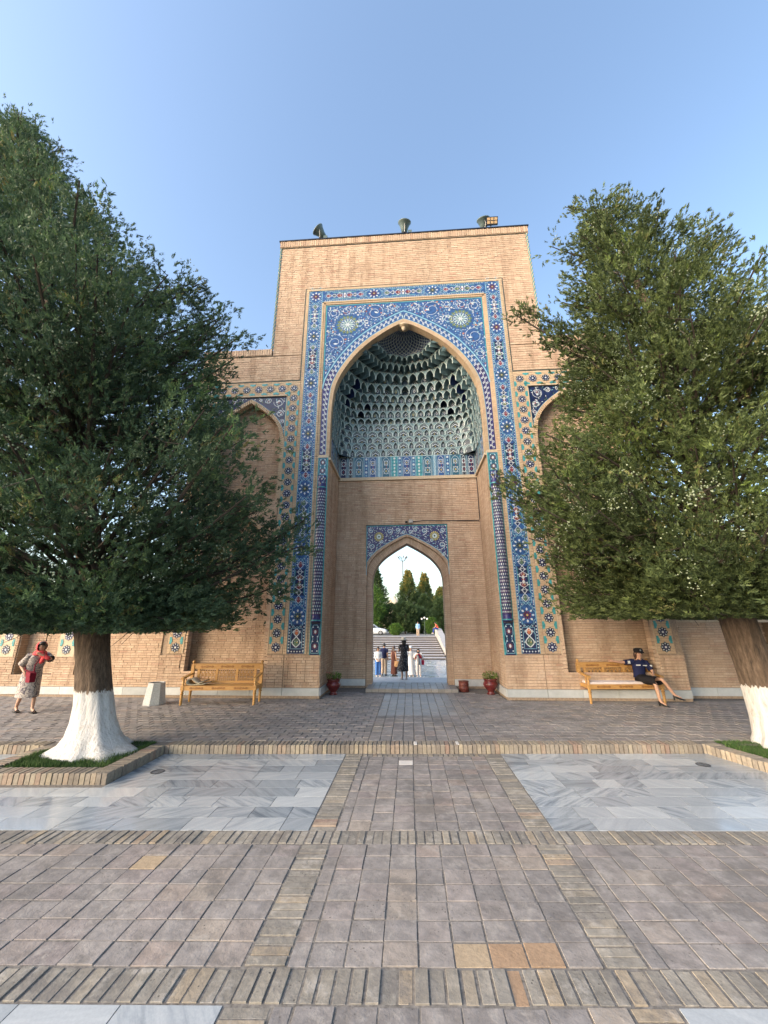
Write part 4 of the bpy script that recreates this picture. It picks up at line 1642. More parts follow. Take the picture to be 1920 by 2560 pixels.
ARCH = [(.07, 0), (.07, .34), (.13, .55), (.24, .72), (.37, .84), (.5, .92), (.63, .84), (.76, .72), (.87, .55), (.93, .34), (.93, 0)]
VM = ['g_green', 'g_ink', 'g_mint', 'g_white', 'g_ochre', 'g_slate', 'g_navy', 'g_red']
cells = []
def niche_cell(Ca, Cb, f0, f1, z0, z1, deep, look, flat):
    """one niche: spandrel flush with the tier above, hollow going back to the tier below"""
    b = MB()
    def on(C, s, h, off=0.0):
        p = curve_at(C, f0 + (f1 - f0) * s)
        e = curve_at(C, f0 + (f1 - f0) * s + .004) - curve_at(C, f0 + (f1 - f0) * s - .004)
        n = Vector((e.y, -e.x, 0)).normalized()
        if n.dot(Vector((0, -.4, 10)) - p) < 0 and (Vector((0, 0, p.z)) - p).dot(n) < 0:
            n = -n
        return Vector((p.x, p.y, z0 + (z1 - z0) * h)) + n * off
    fr = [on(Cb, s, h, .0) for s, h in ARCH]
    # spandrel and posts
    top = [on(Cb, s, 1) for s, h in ARCH]
    for k in range(len(ARCH) - 1):
        if ARCH[k][0] == ARCH[k + 1][0]:
            continue
        b.face([fr[k], fr[k + 1], top[k + 1], top[k]], 0)
    for s0, s1, k in ((0, .07, 0), (.93, 1, -1)):
        b.face([on(Cb, s0, 0), on(Cb, s1, 0), on(Cb, s1, 1), on(Cb, s0, 1)], 0)
        b.face([on(Ca, s0, 0), on(Ca, s1, 0), on(Cb, s1, 0), on(Cb, s0, 0)], 0)
    # hollow: soffit and back
    bk = [on(Ca, .5 + (s - .5) * .9, h * (.96), -deep) for s, h in ARCH]
    for k in range(len(ARCH) - 1):
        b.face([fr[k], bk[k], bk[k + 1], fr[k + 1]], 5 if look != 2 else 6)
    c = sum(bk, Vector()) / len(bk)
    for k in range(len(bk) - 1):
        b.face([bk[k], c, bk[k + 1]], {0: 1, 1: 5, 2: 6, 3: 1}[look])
    b.face([bk[-1], c, bk[0]], 1)
    # pale outline of the arch, raised
    for k in range(len(ARCH) - 1):
        s0, h0 = ARCH[k]
        s1, h1 = ARCH[k + 1]
        def out(s, h):
            return (.5 + (s - .5) * 1.13, h * 1.06)
        o0, o1 = out(s0, h0), out(s1, h1)
        b.face([on(Cb, s0, h0, .006), on(Cb, s1, h1, .006), on(Cb, min(1, max(0, o1[0])), min(.985, o1[1]), .006), on(Cb, min(1, max(0, o0[0])), min(.985, o0[1]), .006)], 2)
    b.face([on(Cb, 0, .975, .008), on(Cb, 1, .975, .008), on(Cb, 1, 1, .008), on(Cb, 0, 1, .008)], 2)
    b.face([on(Cb, 0, .0, .005), on(Cb, .03, .0, .005), on(Cb, .03, .97, .005), on(Cb, 0, .97, .005)], 2)
    for k in range(len(bk) - 1):
        p0, p1 = bk[k] + (c - bk[k]) * .12, bk[k + 1] + (c - bk[k + 1]) * .12
        q0, q1 = bk[k] + (c - bk[k]) * .24, bk[k + 1] + (c - bk[k + 1]) * .24
        nn_ = (on(Ca, .5, .4, .01) - on(Ca, .5, .4)) * .8
        b.face([p0 + nn_, p1 + nn_, q1 + nn_, q0 + nn_], 2)
    # motif in the hollow
    def on2(s, h):
        return on(Ca, s, h, -deep + .008)
    if look == 3:
        for sgn in (-1, 1):
            b.face([on2(.5, .62), on2(.5 + sgn * .34, .25), on2(.5 + sgn * .34, .16), on2(.5, .5)][::sgn], 3)
        b.face([on2(.42, .2), on2(.5, .1), on2(.58, .2), on2(.5, .3)], 4)
    else:
        m_ = 3 if look != 1 else 4
        ring = [(.5, .66), (.66, .42), (.5, .2), (.34, .42)]
        inn = [(.5, .57), (.6, .42), (.5, .28), (.4, .42)]
        for k in range(4):
            j = (k + 1) % 4
            b.face([on2(*ring[k]), on2(*ring[j]), on2(*inn[j]), on2(*inn[k])], m_)
        b.face([on2(.46, .42), on2(.5, .36), on2(.54, .42), on2(.5, .48)], 3 if look else 7)
    return b
for i in range(len(ZT) - 1):
    z0, z1 = ZT[i], ZT[i + 1]
    Ca, Cb = vault_curve(z0), vault_curve(z1)
    Lm = Cb[1][-1]
    if i < 5:
        ws, tot = [], 0
        k = i % 2
        while tot < Lm:
            ws.append((.40, 3) if k % 2 else (.21, 0))
            tot += ws[-1][0]
            k += 1
        sc2 = 1 / tot
        f = 0
        for w_, lk in ws:
            cells.append((Lm * w_ * sc2, niche_cell(Ca, Cb, f, f + w_ * sc2, z0, z1, .02 + (.05 if lk == 0 else 0), lk, True)))
            f += w_ * sc2
    else:
        wid = .30 if i < 9 else (.34 if i < 11 else .24)
        n = max(9, round(Lm / wid))
        sh = .5 if i % 2 else 0
        for k in range(-1 if sh else 0, n):
            f0, f1 = (k + sh) / n, (k + 1 + sh) / n
            f0, f1 = max(0, f0), min(1, f1)
            if f1 - f0 < .3 / n:
                continue
            mid = abs((f0 + f1) / 2 - .5)
            deep = .05 if i % 2 == 0 else .14
            if i in (9, 10):
                deep = .2 if k % 2 == 0 else .06
            if i in (6, 7, 8) and .205 < mid < .25:
                deep = .3
            if i in (7, 8, 9) and .33 < mid < .375:
                deep = .3
            if i in (3, 4) and mid > .3:
                deep = .12
            cells.append((Lm / n, niche_cell(Ca, Cb, f0, f1, z0, z1, deep, 2 if deep > .25 else (1 if (k * 3 + i) % 5 == 0 else 0), False)))
cells.sort(key=lambda c: -c[0])
for wd_, b in cells[:300]:
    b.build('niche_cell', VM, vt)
if len(cells) > 300:
    q = MB()
    for wd_, b in cells[300:]:
        n = len(q.v)
        q.v += b.v
        q.f += [tuple(j + n for j in f) for f in b.f]
        q.m += b.m
        q.t += b.t
    o = q.build('small_niche_cells', VM, vt)
    o['kind'] = 'stuff'
# ribbed crown of the vault with rows of kites, and the boss
m = MB()
zs = [12.1 + .575 * (k / 10) for k in range(11)]
def crown(z, t):
    k = min(1, max(0, (z - 12.1) / .58))
    p = vault_pt(12.1, t)
    f = math.sqrt(max(0, 1 - k ** 1.7)) * .97 + .03
    return Vector((p.x * f, .16 + (p.y - .16) * f, z))
for a in range(10):
    for k in range(48):
        m.face([crown(zs[a], k / 48), crown(zs[a], (k + 1) / 48), crown(zs[a + 1], (k + 1) / 48), crown(zs[a + 1], k / 48)])
cr = m.build('vault_crown', 'g_navy', gate)
q = MB()
for a in range(0, 9):
    n = 17
    for k in range(n):
        t0 = (k + (a % 2) * .5) / n
        if t0 + 1 / n > 1:
            continue
        def pt(t, z):
            p = crown(min(12.675, z), t)
            return p + (Vector((0, -.1, 12.0)) - p).normalized() * .012
        za, zb = zs[a], zs[min(10, a + 2)]
        zm = za + (zb - za) * .55
        tm = t0 + .5 / n
        P4 = [pt(tm, za), pt(t0 + .06 / n, zm), pt(tm, zb), pt(t0 + .94 / n, zm)]
        cc = sum(P4, Vector()) / 4
        for j in range(4):
            A_, B_ = P4[j], P4[(j + 1) % 4]
            q.face([A_, B_, B_ + (cc - B_) * .10, A_ + (cc - A_) * .10], 0)
        q.face([cc + (p - cc) * .2 for p in P4], 1)
o = q.build('tile_inlay', ['g_mint', 'g_blue'], cr)
o['kind'] = 'stuff'
m = MB()
m.lathe([(.02, 12.42), (.06, 12.46), (.085, 12.54), (.06, 12.62), (.03, 12.66)], (0, .12, 0), 14)
m.lathe([(.22, 12.6), (.2, 12.66), (.1, 12.68)], (0, .16, 0), 18)
m.build('boss', 'cream', gate, True)
finish_bricks(GB, gate, 300)

# ------------------------------------------------------------------ low walls either side of the gateway
def low_wall(name, label, x0, x1, plane, h, bays, s):
    root = thing(name, label, 'wall', (0, 0, 0), 0, 'low walls beside the gateway')
    recs = []
    m = MB()
    m.box((x0, plane + .3, 0), (x1, plane + .75, h))
    for a, c in bays:
        m.box((a, plane + .015, 0), (c, plane + .3, h))
    m.box((x0, plane + .016, 0), (x1, plane + .3, .6))
    m.build('wall_core', 'mortar', root)
    solid = sorted(bays)
    gaps, x = [], x0
    for a, c in solid:
        if a > x:
            gaps.append((x, a))
        x = c
    if x < x1:
        gaps.append((x, x1))
    lay(.28, .6, lambda z: [(x0, x1)], 'y', plane + .015, .25, .066, rec=False, out=recs)
    lay(.6, h, lambda z: solid, 'y', plane + .015, .25, .068, rec=False, out=recs)
    lay(.6, h, lambda z: gaps, 'y', plane + .3, .25, .068, rec=False, out=recs)
    for a, c in solid:
        if abs(c) > 7.41:
            lay(.6, h, lambda z: [(plane + .02, plane + .3)], 'x', c, .25, .068, rec=False, out=recs)
    finish_bricks(recs, root, 200)
    n = round((x1 - x0) / .6)
    for i in range(n):
        m = MB()
        a = x0 + (x1 - x0) * i / n
        m.box((a + .004, plane - .06, h), (a + (x1 - x0) / n - .004, plane + .8, h + .07 + random.uniform(-.004, .004)))
        m.build('coping_slab', 'cream_brick', root)
    n = round((x1 - x0) / .95)
    for i in range(n):
        m = MB()
        a = x0 + (x1 - x0) * i / n
        m.box((a + .004, plane - .03, .07), (a + (x1 - x0) / n - .004, plane + .014, .275))
        m.build('plinth_slab', 'plinth', root)
    m = MB()
    m.box((x0, plane - .005, 0), (x1, plane + .014, .07))
    m.build('plinth_base', 'mortar', root)
    return root
lw = low_wall('low_wall', 'brick wall with recessed bays and rosette strips left of the gateway', -19, -7.4, .0, 2.7, [(-9.5, -7.4), (-10.68, -10.0), (-12.62, -11.95), (-15.2, -14.5), (-17.8, -17.1)], -1)
for x in (-10.36, -12.3):
    q = []
    m = MB()
    m.box((x - .27, -.02, 1.1), (x + .27, -.0, 2.6))
    m.build('strip_bed', 'cream', lw)
    for k in range(4):
        link('rosette', ROS[k % 2], lw, (x, -.024, 1.3 + .4 * k))
        if k < 3:
            for s in (-1, 1):
                o = link('turquoise_tile', HV, lw, (x + s * .19, -.024, 1.5 + .4 * k))
                o.scale = (-s, 1, 1)
low_wall('low_wall', 'plain brick wall with stone coping right of the gateway', 7.4, 19, .45, 2.0, [(7.4, 9.85), (10.25, 19)], 1)

# ------------------------------------------------------------------ what lies beyond the arch
MAT['paved'] = piece_mat('street_paving', [(0.0, (.22, .21, .20)), (1.0, (.26, .25, .24))], 0.8, 3, 0.15, .4, 0.2, 0.3)
MAT['step_stone'] = plain('pale_step_stone', (.33, .315, .315), 0.6, grain=6, amt=0.15)
MAT['riser'] = plain('brown_riser_stone', (.05, .04, .036), 0.6, grain=8, amt=0.25)
g = MB()
g.box((-9, 2.56, -.6), (9, 6.7, -.27))
struct('landing', g, 'step_stone')
st = MB()
st.box((-9, 6.7, -1.2), (9, 6.75, -1.0))
low = struct('lower_stairs', st, 'step_stone')
for k in range(3):
    m = MB()
    m.box((-9, 6.7 + .4 * k, -1.2), (9, 7.1 + .4 * k, -.43 - .165 * k))
    m.build('step', 'step_stone', low)
g = MB()
g.box((-14, 7.9, -1.5), (14, 23.2, -.945))
ter = struct('terrace', g, 'joint')
P = Pieces('marble_slab', ter, 'marble', limit=150, bev=0.003)
for r in range(22):
    y = 8.0 + .69 * r
    x = -8 + .4 * (r % 2)
    while x < 7.5:
        P.add((x + .4, y + .34, -.945), (.395, .34, .014))
        x += .8
P.done()
st = MB()
st.box((-9, 23.2, -1.2), (2.9, 23.3, -.96))
stairs = struct('stairs', st, 'riser')
NS = 11
for k in range(NS):
    y0 = 23.2 + 1.3 * k
    z = -.93 + 1.46 * (k + 1) / NS
    m = MB()
    m.box((-9, y0 + .02, -1.3), (3.0, 37.6, z - .025), 1)
    m.box((-9, y0 - .01, z - .025), (3.0, y0 + 1.34, z), 0)
    m.build('step', ['step_stone', 'riser'], stairs)
g = MB()
g.box((-60, 37.55, -1.3), (60, 130, .53))
struct('street', g, 'paved')
MAT['white_stone'] = plain('white_parapet_stone', (.36, .34, .32), 0.6, grain=5, amt=0.12)
par = thing('stair_parapet', 'white stone parapet sloping down the right side of the far stairs', 'parapet', (3.12, 24.2, -.93))
m = MB()
def wedge(m, x0, x1, p, zb):
    n = len(p)
    vs = [(x, y, z) for x in (x0, x1) for y, z in p] + [(x, y, zb) for x in (x0, x1) for y, z in p]
    m.loft([[(x0, y, zb), (x0, y, z), (x1, y, z), (x1, y, zb)] for y, z in p])
wedge(m, .0, .5, [(0.3, .75), (2, .8), (11, 2.25), (14.6, 2.3)], 0)
m.build('wall', 'white_stone', par)
m = MB()
for a, c in (((.2, .76), (2.02, .81)), ((2.02, .81), (11, 2.26)), ((11, 2.26), (14.7, 2.31))):
    wedge(m, -.06, .56, [(a[0], a[1] + .09), (c[0], c[1] + .09)], min(a[1], c[1]) + .0)
m2 = MB()
n = 12
for i in range(n):
    t0, t1 = i / n, (i + 1) / n - .004
    pts = [(.2, .76), (2.02, .81), (11, 2.26), (14.7, 2.31)]
    y0, y1 = .2 + 14.5 * t0, .2 + 14.5 * t1
    zf = lambda y: float(np.interp(y, [p[0] for p in pts], [p[1] for p in pts]))
    q = MB()
    q.loft([[(-.06, y, zf(y)), (.56, y, zf(y)), (.56, y, zf(y) + .1), (-.06, y, zf(y) + .1)] for y in (y0, y1)])
    q.build('coping_slab', 'white_stone', par)

# ------------------------------------------------------------------ trees
def leaf_mat(name, stops, trans=.25, rough=.6):
    m, t, b = new_mat(name)
    a = t.nodes.new('ShaderNodeAttribute')
    a.attribute_name = 'tone'
    c = ramp(t, a.outputs['Fac'], stops)
    t.links.new(c, b.inputs['Base Color'])
    b.inputs['Roughness'].default_value = rough
    b.inputs['Specular IOR Level'].default_value = .3
    tr = t.nodes.new('ShaderNodeBsdfTranslucent')
    t.links.new(c, tr.inputs['Color'])
    mx = t.nodes.new('ShaderNodeMixShader')
    mx.inputs[0].default_value = trans
    t.links.new(b.outputs[0], mx.inputs[1])
    t.links.new(tr.outputs[0], mx.inputs[2])
    t.links.new(mx.outputs[0], t.nodes['Material Output'].inputs['Surface'])
    return m
MAT['leaf_cool'] = leaf_mat('juniper_cool', [(0.0, (.036, .066, .038)), (0.4, (.072, .122, .066)), (0.7, (.105, .165, .08)), (0.92, (.125, .215, .07)), (1.0, (.2, .18, .072))], .33)
MAT['leaf_warm'] = leaf_mat('juniper_warm', [(0.0, (.048, .068, .026)), (0.4, (.095, .128, .046)), (0.7, (.14, .178, .062)), (0.92, (.165, .235, .06)), (1.0, (.2, .19, .08))], .33)
MAT['leaf_far'] = leaf_mat('far_foliage', [(0.0, (.04, .07, .03)), (0.5, (.085, .135, .05)), (0.85, (.14, .19, .06)), (1.0, (.40, .29, .08))], .35)  # last stop is low sunlight on the treetops, put into the leaf colour
MAT['leaf_bright'] = leaf_mat('fresh_foliage', [(0.0, (.06, .12, .02)), (0.6, (.12, .22, .04)), (1.0, (.2, .27, .07))], .35)
MAT['berry'] = plain('pale_seed_cones', (.27, .31, .20), 0.6)
def bark_mat():
    m, t, b = new_mat('bark')
    g = t.nodes.new('ShaderNodeNewGeometry')
    mp = t.nodes.new('ShaderNodeMapping')
    mp.inputs['Scale'].default_value = (9, 9, 1.3)
    t.links.new(g.outputs['Position'], mp.inputs['Vector'])
    n = noise(t, 2.5, 6, 0.7, mp.outputs[0])
    c = ramp(t, n, [(0.3, (.035, .024, .018)), (0.5, (.11, .077, .055)), (0.7, (.20, .145, .105))])
    t.links.new(c, b.inputs['Base Color'])
    b.inputs['Roughness'].default_value = .95
    bump(t, b, n, 1.0, .05)
    return m
MAT['bark'] = bark_mat()
MAT['twig_bark'] = plain('dark_twig_bark', (.045, .034, .026), .9, grain=12, amt=.3)
def lime_mat():
    """bark with an uneven coat of limewash up to about chest height"""
    m, t, b = new_mat('limewashed_bark')
    g = t.nodes.new('ShaderNodeNewGeometry')
    mp = t.nodes.new('ShaderNodeMapping')
    mp.inputs['Scale'].default_value = (8, 8, 1.4)
    t.links.new(g.outputs['Position'], mp.inputs['Vector'])
    n = noise(t, 2.5, 7, 0.72, mp.outputs[0])
    bark = ramp(t, n, [(0.3, (.035, .024, .018)), (0.5, (.11, .077, .055)), (0.7, (.20, .145, .105))])
    lime = ramp(t, n, [(0.30, (.26, .215, .18)), (0.37, (.50, .48, .46)), (0.5, (.61, .60, .595)), (0.7, (.66, .655, .65))])
    n2 = noise(t, 6, 5, 0.7)
    lime = mix_col(t, ramp(t, n2, [(0.60, (0, 0, 0)), (0.68, (.8, .8, .8))]), lime, (.50, .46, .42))
    sx = t.nodes.new('ShaderNodeSeparateXYZ')
    t.links.new(g.outputs['Position'], sx.inputs[0])
    edge = math_node(t, 'ADD', sx.outputs[2], math_node(t, 'MULTIPLY', math_node(t, 'SUBTRACT', n, .5), .30))
    f = ramp(t, math_node(t, 'DIVIDE', edge, 2.0), [(.452, (1, 1, 1)), (.458, (0, 0, 0))])
    c = mix_col(t, f, bark, lime)
    t.links.new(c, b.inputs['Base Color'])
    b.inputs['Roughness'].default_value = .92
    bump(t, b, n, 1.0, .05)
    return m
MAT['limewash'] = lime_mat()

def spray_templates(k, ntw, rng):
    """small bushy tufts along +x, unit length, one scale-like leaf triangle per twig"""
    T = []
    for _ in range(k):
        V = []
        for i in range(ntw):
            t = rng.uniform(0, .6)
            th, az = rng.uniform(.15, 1.0) * (1.1 - .7 * t), rng.uniform(0, 2 * pi)
            d = np.array([math.cos(th), math.sin(th) * math.cos(az), math.sin(th) * math.sin(az) * .7])
            q = np.cross(d, rng.normal(size=3))
            q /= np.linalg.norm(q) + 1e-9
            p = np.array([t, 0, 0]) + rng.normal(0, .06, 3)
            w = rng.uniform(.05, .085)
            V += [p - q * w, p + q * w, p + d * rng.uniform(.32, .55)]
        T.append(np.array(V))
    return np.array(T)

def foliage(name, parent, pos, dirs, size, tone, mat, rng, ntw=13):
    T = spray_templates(6, ntw, rng)
    n = len(pos)
    d = dirs / np.linalg.norm(dirs, axis=1, keepdims=True)
    rv = rng.normal(size=(n, 3))
    b = np.cross(d, rv)
    b /= np.linalg.norm(b, axis=1, keepdims=True) + 1e-9
    c = np.cross(d, b)
    X = T[rng.integers(0, len(T), n)]
    V = pos[:, None] + size[:, None, None] * (X[..., :1] * d[:, None] + X[..., 1:2] * b[:, None] + X[..., 2:] * c[:, None])
    nt_ = X.shape[1] // 3
    F = np.arange(n * nt_ * 3).reshape(-1, 3)
    tn = np.repeat(tone, nt_) + rng.normal(0, .06, n * nt_)
    return np_mesh(name, V.reshape(-1, 3), F, [mat], parent, np.clip(tn, 0, 1))

def juniper(name, label, axis, prof, base, seed, mat, trunk, white_z, boughs=(), nlimb=230, nspray=26000, size=.24, berries=260, group=None):
    rng = np.random.default_rng(seed)
    root = thing(name, label, 'tree', (base[0], base[1], base[2]), 0, group)
    off = np.array(base)
    az = np.array([a[0] for a in axis]); ax = np.array([a[1] for a in axis]); ay = np.array([a[2] for a in axis])
    pz = np.array([p[0] for p in prof]); pr = np.array([p[1] for p in prof])
    A = lambda z: np.array([np.interp(z, az, ax), np.interp(z, az, ay), z])
    # limbs
    zs = rng.choice(np.linspace(pz[0], pz[-1], 200), nlimb, p=(lambda w_: w_ / w_.sum())(np.interp(np.linspace(pz[0], pz[-1], 200), pz, pr) ** 1.1 + .25))
    tips = []
    for z in zs:
        th = rng.uniform(0, 2 * pi)
        r = np.interp(z, pz, pr) * (1 + .16 * math.sin(3 * th + z * 1.1 + seed) + .12 * math.sin(5 * th - z * 1.9)) * rng.uniform(.72, 1.05)
        c = A(z)
        tips.append(np.array([c[0] + r * math.cos(th), c[1] + r * math.sin(th), z]))
    # boughs that stick out of the outline
    nb0 = len(tips)
    for _ in range(46):
        z = rng.uniform(pz[0] + .6, pz[-1] - .2)
        th = rng.uniform(0, 2 * pi)
        r = np.interp(z, pz, pr) * rng.uniform(1.02, 1.22) + rng.uniform(.1, .35)
        c = A(z)
        tips.append(np.array([c[0] + r * math.cos(th), c[1] + r * math.sin(th), z + rng.uniform(.1, .5)]))
    tips += [np.array(b) for b in boughs]
    lm = MB()
    cp, cdir, crad, cten = [], [], [], []
    for i, tip in enumerate(tips):
        rr = np.linalg.norm(tip[:2] - A(tip[2])[:2])
        zs0 = max(pz[0] + .05 + .5 * rng.random(), tip[2] - rr * rng.uniform(.3, .65) - .2)
        s = A(zs0)
        mid = (s + tip) / 2 + np.array([rng.normal(0, .12), rng.normal(0, .12), -.12 * rr * rng.uniform(0, 1)])
        ts = np.linspace(0, 1, 8)
        pts = np.array([(1 - t) ** 2 * s + 2 * t * (1 - t) * mid + t * t * tip for t in ts])
        ln = np.linalg.norm(np.diff(pts, axis=0), axis=1).sum()
        r0 = min(.06, .012 + .011 * ln)
        lm.tube([tuple(p - off) for p in pts], [r0 * (1 - .85 * t) + .004 for t in ts], 5, 0, False)
        big = i >= nb0
        n = max(3, int(ln / (.19 if not big else .13)))
        for k in range(n):
            t = rng.uniform(.28, 1.0) ** .7 if not big else rng.uniform(.35, 1)
            p = (1 - t) ** 2 * s + 2 * t * (1 - t) * mid + t * t * tip
            d = (tip - s) / (np.linalg.norm(tip - s) + 1e-6)
            j = rng.normal(0, 1, 3) * (.30 if not big else .13) * (.5 + .5 * (rr / (rr + 1)))
            j[2] *= .8
            cp.append(p + j)
            cdir.append(d * .6 + j * 1.2 + np.array([0, 0, .35]))
            crad.append(t)
            cten.append(1.0 if not big else .9)
            if k % 3 == 0:
                lm.tube([tuple(p - off), tuple(p + j * .5 + rng.normal(0, .03, 3) - off), tuple(p + j * 1.1 - off)], [.011, .007, .003], 3, 0, False)
    lm.build('limbs', 'twig_bark', root)
    # twigs filling the outer shell and the flat underside, with gaps between the boughs
    ns = int(nlimb * 17)
    zz_ = np.linspace(pz[0], pz[-1], 300)
    w_ = np.interp(zz_, pz, pr) + .1
    z = np.concatenate([rng.choice(zz_, ns, p=w_ / w_.sum()), pz[0] + .05 + .6 * rng.random(ns // 3) ** 2])
    th = rng.uniform(0, 2 * pi, len(z))
    env = np.interp(z, pz, pr) * (1 + .17 * np.sin(3 * th + z * 1.1 + seed) + .13 * np.sin(5 * th - z * 1.9) + .10 * np.sin(9 * th + 4.1 * z))
    fr = rng.uniform(.7, 1.0, len(z))
    fr[ns:] = np.sqrt(rng.uniform(.02, .9, len(z) - ns))
    gap = np.sin(4 * th + 2.3 * z + seed) + np.sin(6.1 * th - 3.1 * z) + .8 * np.sin(2.2 * z + 9 * th)
    keep = gap > -.95
    keep[ns:] = True
    inner = rng.random(len(z)) < .22
    inner[ns:] = False
    fr[inner] = rng.uniform(.25, .6, inner.sum())
    z, th, env, fr = z[keep], th[keep], env[keep], fr[keep]
    for k in range(len(z)):
        c = A(z[k])
        d = np.array([math.cos(th[k]), math.sin(th[k]), 0])
        cp.append(c + d * env[k] * fr[k])
        cdir.append(d + np.array([0, 0, .45]))
        crad.append(fr[k])
    cp, cdir, crad = np.array(cp), np.array(cdir), np.array(crad)
    nc = len(cp)
    per = max(4, int(nspray / nc))
    idx = np.repeat(np.arange(nc), per)
    n = len(idx)
    pos = cp[idx] + rng.normal(0, .115, (n, 3))
    dr = cdir[idx] + rng.normal(0, .75, (n, 3)) * .6
    ctone = np.clip(rng.beta(2, 2.6, nc) * .95 + .22 * (rng.random(nc) < .14) - .05, 0, .97)
    ctone = np.clip(ctone + .12 * np.sin(cp[:, 0] * 1.7 + cp[:, 2] * 1.3) , 0, .95)
    ctone[rng.random(nc) < .02] = 1.0
    zmin = pz[0]
    ok = pos[:, 2] > zmin - .08
    pos, dr, idx = pos[ok], dr[ok], idx[ok]
    low_ = pos[:, 2] < zmin + .25
    dr[low_, 2] = np.abs(dr[low_, 2]) * .3
    foliage('crown', root, pos - off, dr, rng.uniform(.7, 1.25, len(pos)) * size, ctone[idx], mat, rng)
    # clusters of pale seed cones
    if berries:
        pick = rng.choice(np.where((crad > .55) & (cp[:, 2] > zmin + .35))[0], berries)
        V0 = np.array([(1, 0, 0), (-1, 0, 0), (0, 1, 0), (0, -1, 0), (0, 0, 1), (0, 0, -1)], float)
        F0 = np.array([(0, 2, 4), (2, 1, 4), (1, 3, 4), (3, 0, 4), (2, 0, 5), (1, 2, 5), (3, 1, 5), (0, 3, 5)])
        m = berries * 13
        cpos = np.repeat(cp[pick] + rng.normal(0, .10, (berries, 3)), 13, axis=0) + rng.normal(0, .075, (m, 3)) - off
        V = cpos[:, None] + V0[None] * rng.uniform(.011, .02, m)[:, None, None]
        F = (np.arange(m)[:, None, None] * 6 + F0[None]).reshape(-1, 3)
        o = np_mesh('seed_cones', V.reshape(-1, 3), F, ['berry'], root)
        o['kind'] = 'stuff'
    # trunk: fluted, flaring to roots, limewashed below
    b = MB()
    nn = 48
    rings = []
    for z, x, y, r, fl in trunk:
        ring = []
        for k in range(nn):
            a = 2 * pi * k / nn
            q = r * (1 + .045 * math.sin(3 * a + z * .8 + seed) + .035 * math.sin(7 * a + z * 1.7) + .025 * math.sin(13 * a - z * 3)) + fl * (.25 + .75 * max(0, math.cos(3 * a + seed * .7)) ** 2.5) + fl * .75 * max(0, math.cos(a - .1)) ** 8 + fl * .25 * max(0, math.cos(5 * a + 1)) ** 3
            ring.append((x - off[0] + q * math.cos(a), y - off[1] + q * math.sin(a), z - off[2]))
        rings.append(ring)
    # dense rings between the given ones
    out = []
    for i in range(len(rings) - 1):
        k = max(2, int((trunk[i + 1][0] - trunk[i][0]) / .09))
        for j in range(k):
            t = j / k
            out.append([tuple(np.array(p) * (1 - t) + np.array(q) * t) for p, q in zip(rings[i], rings[i + 1])])
    out.append(rings[-1])
    b.loft(out, 0, False)
    b.build('trunk', 'limewash', root, True)
    return root

juniper('juniper_tree', 'big leaning dark green juniper with white painted trunk base in the left grass bed',
        [(0, -5.3, -4.65), (2, -5.85, -4.6), (4, -6.4, -4.6), (6, -7.1, -4.6), (8, -7.95, -4.6), (10, -8.8, -4.6), (12, -9.7, -4.6), (15, -10.9, -4.6), (17.3, -11.6, -4.6)],
        [(1.95, 2.2), (2.7, 2.9), (4.2, 3.55), (5.2, 3.4), (6.6, 3.3), (8.2, 3.8), (9.3, 3.3), (10.5, 2.7), (12, 1.8), (13.5, 1.15), (15, .8), (16.3, .3)],
        (-5.3, -4.65, -.03), 3, 'leaf_cool',
        [(-.06, -5.30, -4.70, .45, .34), (.03, -5.31, -4.69, .41, .22), (.12, -5.33, -4.68, .37, .11), (.24, -5.36, -4.67, .35, .05), (.45, -5.41, -4.66, .305, .02), (.7, -5.47, -4.65, .275, .01), (.95, -5.55, -4.64, .258, .01), (1.4, -5.68, -4.63, .25, .01), (1.9, -5.82, -4.61, .255, .02), (3, -6.1, -4.6, .22, .02), (5, -6.75, -4.6, .18, 0), (8, -7.95, -4.6, .12, 0), (12, -9.7, -4.6, .06, 0), (15.8, -11.2, -4.6, .02, 0)],
        .93, [(-3.7, -4.6, 8.3), (-3.75, -4.7, 7.6), (-4.2, -4.6, 8.9), (-2.75, -4.7, 4.4), (-3.0, -4.6, 4.1), (-2.9, -4.6, 3.4), (-11.2, -4.6, 16.2), (-9.7, -4.6, 13.8), (-9.5, -4.6, 13.0), (-5.4, -4.6, 9.8), (-7.3, -4.6, 11.8), (-8.2, -4.6, 12.4)], 240, 82000, .165, 620, 'junipers flanking the gateway')
